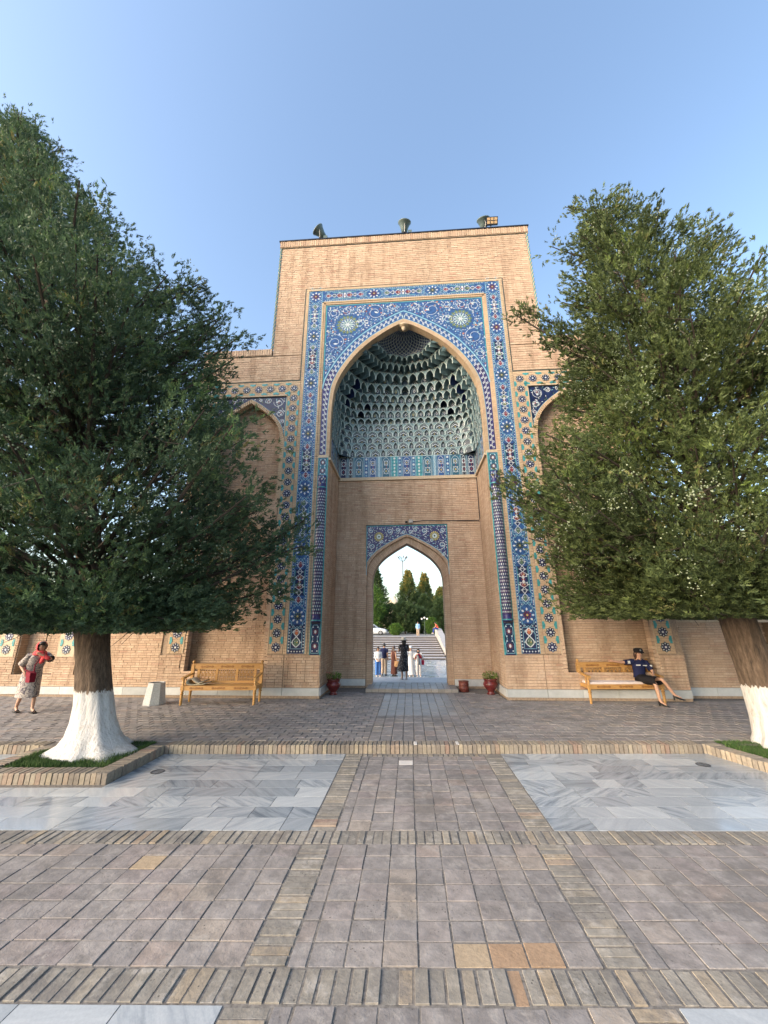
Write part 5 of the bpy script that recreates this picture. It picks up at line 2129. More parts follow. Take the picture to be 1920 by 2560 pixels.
juniper('juniper_tree', 'upright olive green juniper with white painted trunk base in the right grass bed',
        [(0, 6.36, -3.7), (2.2, 6.12, -3.7), (5, 6.1, -3.7), (9, 5.95, -3.7), (12, 5.5, -3.7), (13.5, 5.4, -3.7)],
        [(2.15, 2.2), (2.9, 2.8), (3.7, 3.2), (4.8, 3.2), (6.1, 2.25), (7.7, 1.95), (9.0, 1.75), (10.2, 1.35), (11.2, .9), (12.0, .55), (12.6, .25)],
        (6.36, -3.7, -.03), 11, 'leaf_warm',
        [(-.05, 6.36, -3.7, .41, .14), (.12, 6.36, -3.7, .36, .06), (.4, 6.34, -3.7, .33, .02), (.9, 6.29, -3.7, .30, .01), (1.5, 6.2, -3.7, .27, .01), (2.2, 6.12, -3.7, .25, .02), (3, 6.08, -3.7, .23, .02), (6, 6.0, -3.7, .17, 0), (9, 5.95, -3.7, .1, 0), (12.3, 5.5, -3.7, .03, 0)],
        .9, [(2.75, -3.6, 9.45), (3.1, -3.6, 9.5), (3.3, -3.6, 8.6), (1.9, -3.7, 4.95), (2.1, -3.7, 4.6), (2.4, -3.7, 4.9), (2.5, -3.6, 3.7), (4.6, -3.4, 13.2), (6.1, -3.4, 13.6), (5.8, -3.4, 12.9), (6.6, -3.4, 12.0), (3.95, -3.5, 11.7), (7.0, -3.6, 10.4), (7.7, -3.6, 9.0), (3.7, -3.7, 8.0)], 210, 72000, .16, 680, 'junipers flanking the gateway')

def far_tree(name, label, x, y, z0, h, r, seed, mat='leaf_far', shape='cone', size=.6, n=2600, tone=0.0, group='trees beyond the arch', cat='tree', clear=.08):
    rng = np.random.default_rng(seed)
    root = thing(name, label, cat, (x, y, z0), 0, group)
    b = MB()
    b.tube([(0, 0, -.1), (.02 * h, 0, h * .4), (0, 0, h * .9)], [.03 * h ** .8 + .02, .02 * h ** .8 + .01, .01], 7)
    t = rng.random(n) ** (.8 if shape == 'cone' else .9)
    th = rng.uniform(0, 2 * pi, n)
    if shape == 'cone':
        rr = r * (1 - t) ** .95 * (.6 + .4 * np.minimum(1, t * 9)) + .12
        z = clear * h + t * h * (1 - clear)
    else:
        z = clear * h + t * h * (1 - clear)
        q = np.clip((z - clear * h) / (h * (1 - clear)) * 2 - 1, -1, 1)
        rr = r * np.sqrt(1 - q * q * .95)
    lump = 1 + .28 * np.sin(3 * th + z * 9 / h + seed) + .2 * np.sin(7 * th - z * 17 / h) + .2 * np.sin(z * 37 / h + seed + 2 * th)
    f = rng.uniform(.45, 1, n) ** .5
    pos = np.stack([rr * lump * f * np.cos(th), rr * lump * f * np.sin(th), z + rng.normal(0, .02 * h, n)], 1)
    dr = np.stack([np.cos(th), np.sin(th), np.full(n, .5)], 1) + rng.normal(0, .6, (n, 3))
    for k in range(14):
        i = rng.integers(0, n)
        b.tube([(0, 0, max(.05 * h, pos[i, 2] - .2 * h)), tuple(pos[i])], [.012 * h ** .7, .004], 4)
    b.build('trunk', 'bark', root)
    tn = np.clip(rng.beta(2, 2.5, n) * .8 + tone * np.clip((z / h - .4), 0, 1) + .1 * np.sin(3 * th + z), 0, 1)  # tone rises towards the top: sunlight painted onto the tips
    foliage('crown', root, pos, dr, rng.uniform(.6, 1.3, n) * size, tn, mat, rng, 9)
    return root
far_tree('leafy_tree', 'bright green leafy tree at the left edge of the arch', -6.0, 47, .5, 7.0, 1.9, 21, 'leaf_bright', 'round', .55, 2600)
far_tree('conifer_tree', 'tall dark conifer behind the bright leafy tree', -5.6, 53, .5, 10.2, 2.6, 22, size=.7, n=2400)
far_tree('conifer_tree', 'conifer with sunlight painted on its tip rising right behind the tall light mast', -.1, 60, .5, 10.7, 3.0, 23, tone=1.1, size=.6, n=5200)
far_tree('conifer_tree', 'pointed conifer with sunlight painted on its top right of the mast', 3.0, 64, .5, 10.6, 2.8, 24, tone=1.1, size=.6, n=4600)
far_tree('conifer_tree', 'broad conifer at the right edge of the arch', 5.8, 60, .5, 7.6, 3.4, 25, tone=.9, size=.6, n=4400)
far_tree('conifer_tree', 'low wide conifer in front of the two with sunlit tops painted in', 2.6, 55, .5, 6.0, 3.4, 26, size=.55, n=4400)
far_tree('round_tree', 'dark round tree left of the standing man', -.7, 49, .5, 4.6, 1.7, 27, shape='round', size=.42, n=3600)
far_tree('round_tree', 'dark low tree below the far dome', -3.1, 51, .5, 4.4, 1.9, 28, shape='round', size=.42, n=3600)
far_tree('conifer_tree', 'wide dark conifer filling the gap low at the right of the arch', 4.9, 52, .5, 5.2, 2.6, 33, size=.5, n=4000, clear=.02)
far_tree('round_tree', 'dark spreading tree directly behind the standing man', 1.2, 51, .5, 4.0, 2.0, 34, shape='round', size=.42, n=3600, clear=.02)
far_tree('shrub', 'bright green round shrub at the top of the far stairs', -1.9, 42.6, .5, 1.5, .72, 29, 'leaf_bright', 'round', .24, 1500, group=None, cat='shrub', clear=.02)
far_tree('clipped_bush', 'dark green clipped bush behind the globe lamps', 3.2, 47, .5, 2.3, .85, 30, 'leaf_bright', 'round', .25, 2200, group=None, cat='shrub', clear=.02)
for i, (x, y, h, r) in enumerate([(8.2, 3.6, 3.3, 1.5), (10.2, 4.2, 3.6, 1.7), (12.4, 3.8, 3.5, 1.7), (14.6, 4.4, 3.8, 1.8), (16.8, 4, 3.6, 1.7)]):
    far_tree('hedge_tree', ['dark bushy tree nearest the gateway behind the right wall', 'dark bushy tree behind the right wall seen left of the white trunk', 'dark bushy tree behind the right wall beside the leaning trunk top', 'dark bushy tree further right behind the right wall', 'last dark bushy tree behind the right wall'][i], x, y, 0, h, r, 40 + i, 'leaf_far', 'round', .3, 2600, group='bushy trees behind the right wall')

# ------------------------------------------------------------------ benches
def wood_mat():
    m, t, b = new_mat('varnished_wood')
    g = t.nodes.new('ShaderNodeTexCoord')
    mp = t.nodes.new('ShaderNodeMapping')
    mp.inputs['Scale'].default_value = (1.2, 9, 9)
    t.links.new(g.outputs['Object'], mp.inputs['Vector'])
    n = noise(t, 4, 5, 0.65, mp.outputs[0])
    c = ramp(t, n, [(0.3, (.32, .155, .045)), (0.5, (.42, .225, .07)), (0.7, (.50, .30, .11))])
    t.links.new(c, b.inputs['Base Color'])
    b.inputs['Roughness'].default_value = .42
    bump(t, b, n, .2, .004)
    return m
MAT['wood'] = wood_mat()
MAT['wood_dark'] = plain('carved_recess_wood', (.25, .115, .03), .6, grain=20, amt=.25)
def bench(label, loc, rz):
    W = 2.0
    t = thing('bench', label, 'bench', loc, rz, 'carved wooden benches against the gateway')
    leg_prof = [(.026, 0), (.03, .03), (.036, .2), (.034, .25), (.045, .265), (.045, .285), (.03, .30), (.042, .325), (.042, .345), (.036, .36)]
    def part(name, f, mat='wood', parent=t, smooth=False):
        m = MB()
        f(m)
        return m.build(name, mat, parent, smooth)
    for sx in (-1, 1):
        x = sx * (W / 2 - .05)
        def fl(m):
            m.lathe(leg_prof, (x, .04, 0), 12)
            m.box((x - .042, -.002, .36), (x + .042, .082, .47))
            m.lathe([(.034, .47), (.028, .50), (.038, .53), (.028, .57), (.034, .63)], (x, .04, 0), 12)
        part('front_leg', fl, smooth=False)
        def bl(m):
            m.lathe(leg_prof, (x, .5, 0), 12)
            m.box((x - .04, .46, .36), (x + .04, .54, .96))
            m.lathe([(.03, .96), (.022, .975), (.036, .995), (.04, 1.015), (.03, 1.04), (.008, 1.052)], (x, .5, 0), 12)
        part('back_post', bl)
        def arm(m):
            m.loft([[(x - .035, y, z), (x + .035, y, z), (x + .035, y, z + .04), (x - .035, y, z + .04)] for y, z in ((-.05, .615), (-.03, .635), (.1, .645), (.3, .67), (.46, .70))])
        part('armrest', arm)
        part('side_rail', lambda m: m.box((x - .025, .082, .37), (x + .025, .46, .455)))
        part('arm_slat', lambda m: [m.lathe([(.014, .45), (.02, .55), (.014, .655)], (x, y, 0), 8) for y in (.17,)])
    def rail(m):
        m.box((-W / 2 + .092, .01, .355), (W / 2 - .092, .06, .465))
    fr = part('front_rail', rail)
    def carve(x, y, z, w, h, parent):
        m = MB()
        for k in range(5):
            u = x + (k - 2) * w * .36
            m.lathe([(h * .52, -.004), (h * .5, .004), (h * .2, .007)], (0, 0, 0), 10)
            for i in range(len(m.v) - 30, len(m.v)):
                a = m.v[i]
                m.v[i] = (u + a[0] * (1.9 if k == 2 else 1.4), y - a[2], z + a[1] * (1 if k % 2 == 0 else .7))
        m.build('carving', 'wood_dark', parent)
    for k in (-1, 0, 1):
        carve(k * .58, .009, .41, .2, .055, fr)
    part('seat', lambda m: [m.box((-W / 2 + .09, .065 + .1 * k, .44), (W / 2 - .09, .16 + .1 * k, .462)) for k in range(4)])
    tr = part('top_rail', lambda m: m.box((-W / 2 + .09, .475, .83), (W / 2 - .09, .525, .945)))
    part('top_rail', lambda m: m.box((-W / 2 + .08, .46, .948), (W / 2 - .08, .54, .968)))
    for k in (-1, 0, 1):
        carve(k * .56, .474, .888, .2, .06, tr)
    part('bottom_rail', lambda m: m.box((-W / 2 + .09, .478, .47), (W / 2 - .09, .522, .53)))
    xs = [-.78, -.28, .28, .78]
    for x in xs:
        part('stile', lambda m: m.box((x - .035, .48, .53), (x + .035, .52, .83)))
    for i in range(3):
        a, c = xs[i] + .035, xs[i + 1] - .035
        def lat(m):
            n, r = 9, 5
            dx, dz = (c - a) / n, .30 / r
            bar = lambda x0, z0, x1, z1: m.box((x0 - .0075, .492, z0 - .0075), (x1 + .0075, .508, z1 + .0075))
            for k in range(1, n):
                if k % 2:
                    bar(a + k * dx, .53, a + k * dx, .83)
                else:
                    for j in range(0, r, 2):
                        bar(a + k * dx, .53 + j * dz, a + k * dx, .53 + (j + 1) * dz)
            for j in range(1, r):
                if j in (1, 4):
                    bar(a, .53 + j * dz, c, .53 + j * dz)
                else:
                    for k in range(0, n, 2):
                        bar(a + k * dx, .53 + j * dz, a + (k + 1) * dx, .53 + j * dz)
            for k in range(n):
                bar(a + (k + .5) * dx, .53 + (2 if k % 2 else 3) * dz, a + (k + .5) * dx, .53 + (3 if k % 2 else 4) * dz)
        part('lattice_panel', lat)
    return t
bench('carved yellow wooden bench with a folded beige mat, beside the concrete bin', (-5.05, -1.02, 0), .06)
bench('carved yellow wooden bench with the officer seated on its right end', (5.56, -.40, 0), .06)

# seat pad on the right bench, folded mat on the left one
MAT['pad'] = plain('pale_pink_pad', (.62, .54, .52), .9, grain=14, amt=.08)
m = MB()
m.cbox((0, 0, .028), (.72, .19, .026), bev=.015)
o = m.build('seat_pad', 'pad', None, False, (5.34, -.18, .464))
o.rotation_euler = (0, 0, .06)
tag(o, 'thin pale pad lying on the seat of the right bench', 'seat pad')
MAT['beige'] = plain('beige_felt', (.42, .38, .30), .95, grain=40, amt=.12)
MAT['beige_in'] = plain('felt_lining', (.33, .25, .21), .95, grain=40, amt=.12)
m = MB()
path = [(.30, .05), (.2, .025), (.05, .012), (-.12, .012), (-.2, .03), (-.23, .075), (-.215, .125), (-.17, .155), (-.11, .15), (-.05, .115), (.02, .065), (.08, .05), (.16, .075), (.24, .11)]
rings = []
for i, (x, z) in enumerate(path):
    a, c = path[max(0, i - 1)], path[min(len(path) - 1, i + 1)]
    d = Vector((c[0] - a[0], c[1] - a[1])).normalized()
    nx, nz = -d.y * .009, d.x * .009
    y0, y1 = -.17 + .02 * math.sin(i), .17 + .03 * math.cos(i * .8)
    rings.append([(x - nx, y0, z - nz), (x - nx, y1, z - nz), (x + nx, y1, z + nz), (x + nx, y0, z + nz)])
m.loft(rings)
o = m.build('folded_mat', 'beige', None, True, (-5.72, -.82, .468))
o.rotation_euler = (0, 0, .1)
tag(o, 'folded beige felt mat on the left end of the left bench', 'mat')

# ------------------------------------------------------------------ bin, urns, drum
MAT['concrete'] = plain('grey_terrazzo', (.40, .41, .41), .8, grain=60, amt=.3, bmp=.2)
MAT['dark_in'] = plain('bin_hole_shade', (.02, .02, .02), .8)
t = thing('litter_bin', 'tapering eight sided pale concrete bin beside the left bench', 'bin', (-6.79, -.92, 0), .2)
m = MB()
m.lathe([(.275, 0), (.28, .03), (.215, .50), (.212, .53), (.175, .535), (.16, .50)], n=8)
m.build('body', 'concrete', t)
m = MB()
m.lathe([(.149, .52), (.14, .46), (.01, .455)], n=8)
m.build('dark_hole', 'dark_in', t)  # shallow black cap, painted shade standing in for the hole's depth
MAT['urn'] = plain('maroon_glaze_pot', (.115, .018, .018), .22, grain=7, amt=.3)
def urn(label, x, y, seed):
    rng = random.Random(seed)
    t = thing('flower_urn', label, 'flower pot', (x, y, 0), 0, 'maroon urns by the doorway')
    m = MB()
    m.lathe([(.115, 0), (.125, .015), (.115, .04), (.085, .065), (.10, .10), (.165, .17), (.21, .25), (.215, .29), (.195, .33), (.175, .35), (.178, .38), (.20, .40), (.203, .425), (.19, .43), (.17, .41), (.05, .405)], n=28)
    m.build('urn', 'urn', t, True)
    m = MB()
    for z, r in ((.36, .18), (.27, .217)):
        m.lathe([(r - .004, z - .008), (r + .006, z), (r - .004, z + .008)], n=28)
    m.build('ring', 'urn', t, True)
    m = MB()
    for k in range(300):
        a, r = rng.uniform(0, 2 * pi), .22 * math.sqrt(rng.random())
        z = .43 + rng.random() * .22 * (1 - r * 2)
        p = Vector((r * math.cos(a), r * math.sin(a), z))
        d = Vector((math.cos(a) * rng.random(), math.sin(a) * rng.random(), rng.uniform(.1, .9))).normalized()
        q = d.cross(Vector((rng.random(), rng.random(), rng.random()))).normalized() * .014
        l = rng.uniform(.03, .055)
        m.face([p, p + d * l * .5 + q, p + d * l, p + d * l * .5 - q], 0, rng.random())
    m.build('foliage', 'leaf_bright', t)
    m = MB()
    for k in range(9):
        a = rng.uniform(0, 2 * pi)
        m.tube([(0, 0, .4), (.06 * math.cos(a), .06 * math.sin(a), .5), (.15 * math.cos(a), .15 * math.sin(a), .56)], [.007, .005, .003], 4)
    m.build('stems', 'leaf_far', t)
    for k in range(9):
        m = MB()
        a, r = rng.uniform(0, 2 * pi), rng.uniform(.05, .22)
        c = (r * math.cos(a), r * math.sin(a), .54 + rng.random() * .08)
        for j in range(5):
            b = 2 * pi * j / 5
            m.ball((c[0] + .016 * math.cos(b), c[1] + .016 * math.sin(b), c[2]), (.013, .013, .009), 6)
        m.build('blossom', 'petal_pink' if k % 3 else 'petal_pale', t)
    return t
MAT['petal_pink'] = plain('faded_pink_petal', (.42, .16, .13), .7)
MAT['petal_pale'] = plain('pale_petal', (.5, .38, .3), .7)
urn('round maroon urn of flowers left of the doorway', -2.33, .68, 1)
urn('round maroon urn of flowers right of the doorway', 2.33, .9, 2)
MAT['rust'] = plain('rusty_red_paint', (.13, .03, .022), .55, grain=25, amt=.6)
t = thing('drum', 'small dark red drum standing at the right foot of the doorway', 'drum', (1.6, 1.36, 0))
m = MB()
m.lathe([(.145, 0), (.155, .01), (.15, .09), (.157, .1), (.15, .11), (.15, .19), (.157, .2), (.15, .21), (.15, .285), (.157, .295), (.14, .297), (.135, .27), (.02, .265)], n=24)
m.build('body', 'rust', t, True)
m = MB()
m.lathe([(.151, .288), (.162, .294), (.162, .302), (.146, .304)], n=24)
m.build('rim', 'rust', t)

# ------------------------------------------------------------------ floodlights on the roof edge, camera and cable
MAT['lamp_body'] = plain('grey_green_enamel', (.10, .14, .14), .5)
MAT['lamp_glass'] = plain('lamp_glass', (.34, .42, .43), .15)
MAT['steel'] = plain('galvanised_steel', (.22, .22, .22), .45, .7)
MAT['black'] = plain('black_plastic', (.02, .02, .022), .45)
def floodlight(label, x, y, dirn, extra=False):
    t = thing('floodlight', label, 'floodlight', (x, y, 17.0), 0, 'floodlights on the gateway roof')
    t.scale = (1.12, 1.12, 1.12)
    d = Vector(dirn).normalized()
    q = d.to_track_quat('Z', 'Y').to_matrix()
    c = Vector((0, 0, .33))
    def turn(m):
        m.v = [tuple(c + q @ Vector(p)) for p in m.v]
        return m
    m = MB()
    m.lathe([(.06, -.2), (.10, -.17), (.13, -.05), (.21, .13), (.235, .15), (.235, .17), (.21, .165)], n=22)
    turn(m).build('housing', 'lamp_body', t, True)
    m = MB()
    m.lathe([(.212, .155), (.15, .168), (.01, .172)], n=22)
    turn(m).build('lens', 'lamp_glass', t, True)
    m = MB()
    m.box((-.03, -.1, 0), (.03, .1, .02))
    for s in (-1, 1):
        m.tube([(0, s * .09, .01), (.02, s * .2, .16), (0, s * .17, .33)], .012, 5)
    m.build('bracket', 'steel', t)
    m = MB()
    m.box((.12, -.05, .0), (.26, .07, .14))
    m.build('ballast_box', 'lamp_body', t)
    if extra:
        m = MB()
        m.cbox((0, 0, 0), (.2, .03, .13))
        rot = Matrix.Rotation(R(25), 3, 'X')
        m.v = [tuple(rot @ Vector(p) + Vector((.24, -.2, .2))) for p in m.v]
        m.build('panel_lamp', 'tin', t)
        for i in range(3):
            for j in range(2):
                m = MB()
                m.cbox((-.125 + .125 * i, -.034, -.055 + .11 * j), (.048, .006, .042))
                m.v = [tuple(rot @ Vector(p) + Vector((.24, -.2, .2))) for p in m.v]
                m.build('lamp_cell', 'lamp_cell', t)
        m = MB()
        m.tube([(.24, -.17, .2), (.2, -.1, .05), (.12, -.02, 0)], .02, 6)
        m.build('arm', 'steel', t)
MAT['lamp_cell'] = plain('amber_lamp_cell', (.5, .33, .17), .4)
floodlight('round floodlight tilted left at the left of the roof edge', -3.3, .0, (-.75, -.45, .75))
floodlight('round floodlight pointing up at the middle of the roof edge', .12, .0, (.05, -.35, .9))
floodlight('round floodlight with a square six cell lamp, right end of the roof edge', 3.3, .1, (-.1, -.4, .85), True)

t = thing('security_camera', 'small black security camera above the doorway tiles', 'camera', (-.06, 1.885, 5.56))
m = MB()
m.cbox((0, -.015, 0), (.035, .015, .035))
m.build('base', 'black', t)
m = MB()
m.tube([(0, -.03, 0), (0, -.07, -.01), (-.01, -.16, -.03)], [.02, .032, .034], 10)
m.build('body', 'black', t)
m = MB()
m.cbox((0, -.03, 0), (.07, .03, .06), bev=.01)
o = m.build('junction_box', 'white_stone', None, False, (.1, 1.89, 5.58))
tag(o, 'cream junction box beside the security camera over the doorway', 'junction box')
m = MB()
pts = [(.17, 1.875, 5.57), (.6, 1.872, 5.60), (1.3, 1.872, 5.585), (2.0, 1.872, 5.57), (2.55, 1.868, 5.56), (2.578, 1.86, 5.62), (2.58, 1.86, 7.2)]
m.tube(pts, .012, 5)
o = m.build('cable', 'tin', None)
tag(o, 'thin dark cable running along the brick wall from the junction box', 'cable')

# ------------------------------------------------------------------ beyond the arch: lamps, mast, car, dome
MAT['globe'] = plain('opal_globe', (.75, .73, .70), .3)
MAT['green_iron'] = plain('dark_green_iron', (.03, .055, .045), .5)
t = thing('globe_lamp', 'dark lamp post with three white globes beyond the stairs', 'street lamp', (2.05, 43.5, .53))
m = MB()
m.tube([(0, 0, 0), (0, 0, .3), (0, 0, .32), (0, 0, 2.15)], [.09, .07, .045, .035], 10)
for s in (-1, 1):
    m.tube([(0, 0, 1.85), (s * .2, 0, 1.8), (s * .36, 0, 1.9), (s * .36, 0, 2.0)], .02, 6)
m.build('post', 'green_iron', t)
for x, z in ((-.36, 2.12), (0, 2.27), (.36, 2.12)):
    m = MB()
    m.ball((x, 0, z), .13, 14)
    m.build('globe', 'globe', t, True)
MAT['mast_grey'] = plain('weathered_mast_paint', (.13, .13, .13), .7)
t = thing('light_mast', 'tall thin mast with a crown of floodlight arms beyond the trees', 'light mast', (-1.34, 78.5, .53))
m = MB()
m.tube([(0, 0, 0), (0, 0, 8), (0, 0, 15.9)], [.22, .17, .12], 10)
m.build('pole', 'mast_grey', t)
for k in range(8):
    a = 2 * pi * k / 8 + .2
    c, s_ = math.cos(a), math.sin(a)
    m = MB()
    m.tube([(0, 0, 15.7), (c * .5, s_ * .5, 15.8), (c * .95, s_ * .95, 16.4)], .045, 5)
    m.build('arm', 'mast_grey', t)
    m = MB()
    m.tube([(c * .9, s_ * .9, 16.35), (c * 1.2, s_ * 1.2, 16.85)], [.09, .13], 6)
    m.build('lamp_head', 'mast_grey', t)
MAT['car_paint'] = plain('white_car_paint', (.66, .67, .68), .2)
MAT['car_glass'] = plain('car_window', (.03, .035, .04), .08)
MAT['tyre'] = plain('tyre_rubber', (.018, .018, .018), .85)
MAT['rim'] = plain('alloy_rim', (.4, .4, .42), .3, .8)
t = thing('parked_car', 'white saloon car parked left above the far stairs', 'car', (-5.45, 44.2, .53))
def car_sec(x, zb, zt, hw, top):
    return [(x, -hw, zb), (x, -hw * 1.0, (zb + zt) / 2), (x, -hw * .96, zt * .96), (x, -hw * top, zt), (x, hw * top, zt), (x, hw * .96, zt * .96), (x, hw, (zb + zt) / 2), (x, hw, zb)]
m = MB()
m.loft([car_sec(*a) for a in ((-2.3, .42, .8, .72, .8), (-2.2, .25, .92, .82, .85), (-1.5, .2, .97, .87, .85), (-.6, .2, .96, .88, .86), (.6, .2, .95, .88, .86), (1.2, .2, .93, .88, .84), (1.9, .22, .82, .85, .82), (2.2, .26, .68, .77, .8), (2.32, .36, .56, .66, .8))])
m.build('body', 'car_paint', t, True)
m = MB()
m.loft([[(x, -w_, .9), (x + dx, -w_ * .78, z), (x + dx, w_ * .78, z), (x, w_, .9)] for x, dx, w_, z in ((-1.75, .0, .80, .93), (-1.05, .0, .82, 1.38), (-.2, 0, .83, 1.44), (.45, 0, .83, 1.40), (1.3, 0, .8, .94))])
cab = m.build('cabin', 'car_paint', t, True)
for s in (-1, 1):
    for a, c in ((-1.0, -.3), (-.22, .55)):
        m = MB()
        m.face([(a, s * .83, .95), (c + .3 * (c > 0), s * .83, .95), (c, s * .70, 1.32), (a + .12, s * .70, 1.32)][::(1 if s < 0 else -1)])
        m.build('side_window', 'car_glass', cab)
m = MB()
m.face([(1.22, -.72, .98), (1.22, .72, .98), (.56, .6, 1.36), (.56, -.6, 1.36)])
m.build('windscreen', 'car_glass', cab)
for x in (-1.4, 1.4):
    for s in (-1, 1):
        m = MB()
        m.loft([[(x + r * math.cos(2 * pi * k / 18), s * y, .31 + r * math.sin(2 * pi * k / 18)) for k in range(18)] for r, y in ((.28, .70), (.31, .73), (.31, .88), (.27, .9))])
        wh = m.build('wheel', 'tyre', t)
        m = MB()
        m.loft([[(x + r * math.cos(2 * pi * k / 14), s * y, .31 + r * math.sin(2 * pi * k / 14)) for k in range(14)] for r, y in ((.2, .89), (.19, .91), (.05, .915))])
        m.build('rim', 'rim', wh)
for s in (-1, 1):
    m = MB()
    m.ball((2.15, s * .6, .64), (.13, .14, .07), 8)
    m.build('headlight', 'lamp_glass', t)
MAT['dome_brick'] = plain('pale_sand_brick', (.52, .44, .33), .9, grain=1.5, amt=.15)
t = thing('domed_building', 'pale sand coloured domed building far behind the trees', 'building', (-5.9, 138, -1))
m = MB()
m.box((-7, -5, 0), (7, 9, 6.5))
m.build('wall', 'dome_brick', t)
m = MB()
m.lathe([(2.5, 6.5), (2.5, 8.4), (2.62, 8.5), (2.62, 8.75), (2.45, 8.8)], n=32)
m.build('drum', 'dome_brick', t)
m = MB()
m.loft([[(r * (1 + .02 * (k % 2)) * math.cos(2 * pi * k / 40), r * (1 + .02 * (k % 2)) * math.sin(2 * pi * k / 40), z) for k in range(40)] for r, z in ((2.4, 8.8), (2.55, 9.4), (2.45, 10.2), (2.1, 11.1), (1.5, 12.0), (.8, 12.7), (.15, 13.15))])
dm = m.build('dome', 'dome_brick', t)
m = MB()
m.lathe([(.06, 13.0), (.05, 13.3), (.14, 13.45), (.04, 13.6), (.02, 14.1)], n=8)
m.build('finial', 'steel', dm)

# ------------------------------------------------------------------ people
def skin_mat(name, c):
    return plain(name, c, .55, grain=30, amt=.06, spec=.35)
MAT['skin_a'] = skin_mat('skin_light', (.46, .27, .19))
MAT['skin_b'] = skin_mat('skin_tan', (.36, .20, .13))
MAT['hair'] = plain('dark_hair', (.018, .013, .011), .5)
MAT['hair_brown'] = plain('brown_hair', (.05, .025, .017), .5)
MAT['eye'] = plain('dark_eye', (.012, .01, .01), .3)
MAT['lip'] = plain('lip', (.30, .10, .09), .5)
def cloth(name, c, grain=40):
    return plain(name, c, .85, grain=grain, amt=.15, spec=.2)
for n_, c_ in (('navy_cloth', (.012, .016, .055)), ('black_cloth', (.014, .013, .016)), ('white_cloth', (.62, .62, .62)), ('blue_cloth', (.06, .16, .42)), ('khaki_cloth', (.40, .31, .23)), ('brown_cloth', (.075, .028, .022)),
               ('pale_blue_cloth', (.24, .42, .60)), ('orange_cloth', (.62, .12, .06)), ('denim', (.03, .055, .22)), ('grey_cloth', (.20, .20, .21)), ('red_cloth', (.42, .02, .05)), ('tan_leather', (.36, .21, .10)), ('straw', (.62, .56, .46)), ('maroon_leather', (.15, .008, .022)), ('beige_cloth', (.42, .36, .28)), ('cream_cloth', (.56, .52, .50))):
    MAT[n_] = cloth(n_, c_)
MAT['scarf'] = cloth('coral_scarf', (.62, .075, .085), 25)
MAT['shoe_black'] = plain('black_shoe', (.012, .012, .012), .35)
def print_mat(name, scale, stops):
    m, t, b = new_mat(name)
    tc = t.nodes.new('ShaderNodeTexCoord')
    n0 = t.nodes.new('ShaderNodeTexNoise')
    n0.inputs['Scale'].default_value = scale * .5
    t.links.new(tc.outputs['Object'], n0.inputs['Vector'])
    md = t.nodes.new('ShaderNodeMix')
    md.data_type = 'RGBA'
    md.inputs[0].default_value = .25
    t.links.new(tc.outputs['Object'], md.inputs[6])
    t.links.new(n0.outputs[1], md.inputs[7])
    wv = t.nodes.new('ShaderNodeTexNoise')
    wv.inputs['Scale'].default_value = scale
    wv.inputs['Detail'].default_value = 1.5
    wv.inputs['Distortion'].default_value = 2.2
    t.links.new(md.outputs[2], wv.inputs['Vector'])
    c = ramp(t, wv.outputs[0], stops)
    t.links.new(c, b.inputs['Base Color'])
    b.inputs['Roughness'].default_value = .85
    return m
MAT['print_dress'] = print_mat('swirl_printed_cloth', 5.0, [(0.30, (.03, .022, .05)), (0.38, (.36, .31, .28)), (0.44, (.40, .36, .32)), (0.48, (.04, .03, .06)), (0.52, (.30, .27, .26)), (0.57, (.42, .38, .34)), (0.62, (.06, .035, .06)), (0.68, (.40, .36, .33))])
MAT['dot_dress'] = piece_mat('spotted_black_cloth', [(0, (.014, .013, .018)), (1, (.016, .014, .02))], .85, 40, .9, 3, .1, 0, .2)
def dots():
    m, t, b = new_mat('white_dotted_black_cloth')
    tc = t.nodes.new('ShaderNodeTexCoord')
    v = t.nodes.new('ShaderNodeTexVoronoi')
    v.inputs['Scale'].default_value = 26
    t.links.new(tc.outputs['Object'], v.inputs['Vector'])
    c = ramp(t, v.outputs[0], [(0.0, (.45, .45, .48)), (0.2, (.4, .4, .42)), (0.26, (.014, .013, .018))])
    t.links.new(c, b.inputs['Base Color'])
    b.inputs['Roughness'].default_value = .85
    return m
MAT['dot_dress'] = dots()

def skinned(name, verts, edges, radii, mat, parent, levels=1, root=0):
    """one continuous surface grown round a skeleton"""
    bm = bmesh.new()
    lay_ = bm.verts.layers.skin.verify()
    vs = []
    for p, r in zip(verts, radii):
        v = bm.verts.new(p)
        v[lay_].radius = (r, r) if isinstance(r, (int, float)) else r
        vs.append(v)
    vs[root][lay_].use_root = True
    for a, c in edges:
        bm.edges.new((vs[a], vs[c]))
    me = bpy.data.meshes.new('tmp')
    bm.to_mesh(me)
    bm.free()
    o = bpy.data.objects.new('tmp', me)
    COL.objects.link(o)
    sm = o.modifiers.new('s', 'SKIN')
    sm.use_smooth_shade = True
    sb = o.modifiers.new('u', 'SUBSURF')
    sb.levels = sb.render_levels = levels
    dg = bpy.context.evaluated_depsgraph_get()
    out = bpy.data.meshes.new_from_object(o.evaluated_get(dg))
    bpy.data.objects.remove(o)
    bpy.data.meshes.remove(me)
    out.name = name
    out.materials.clear()
    out.materials.append(MAT[mat])
    return link(name, out, parent)

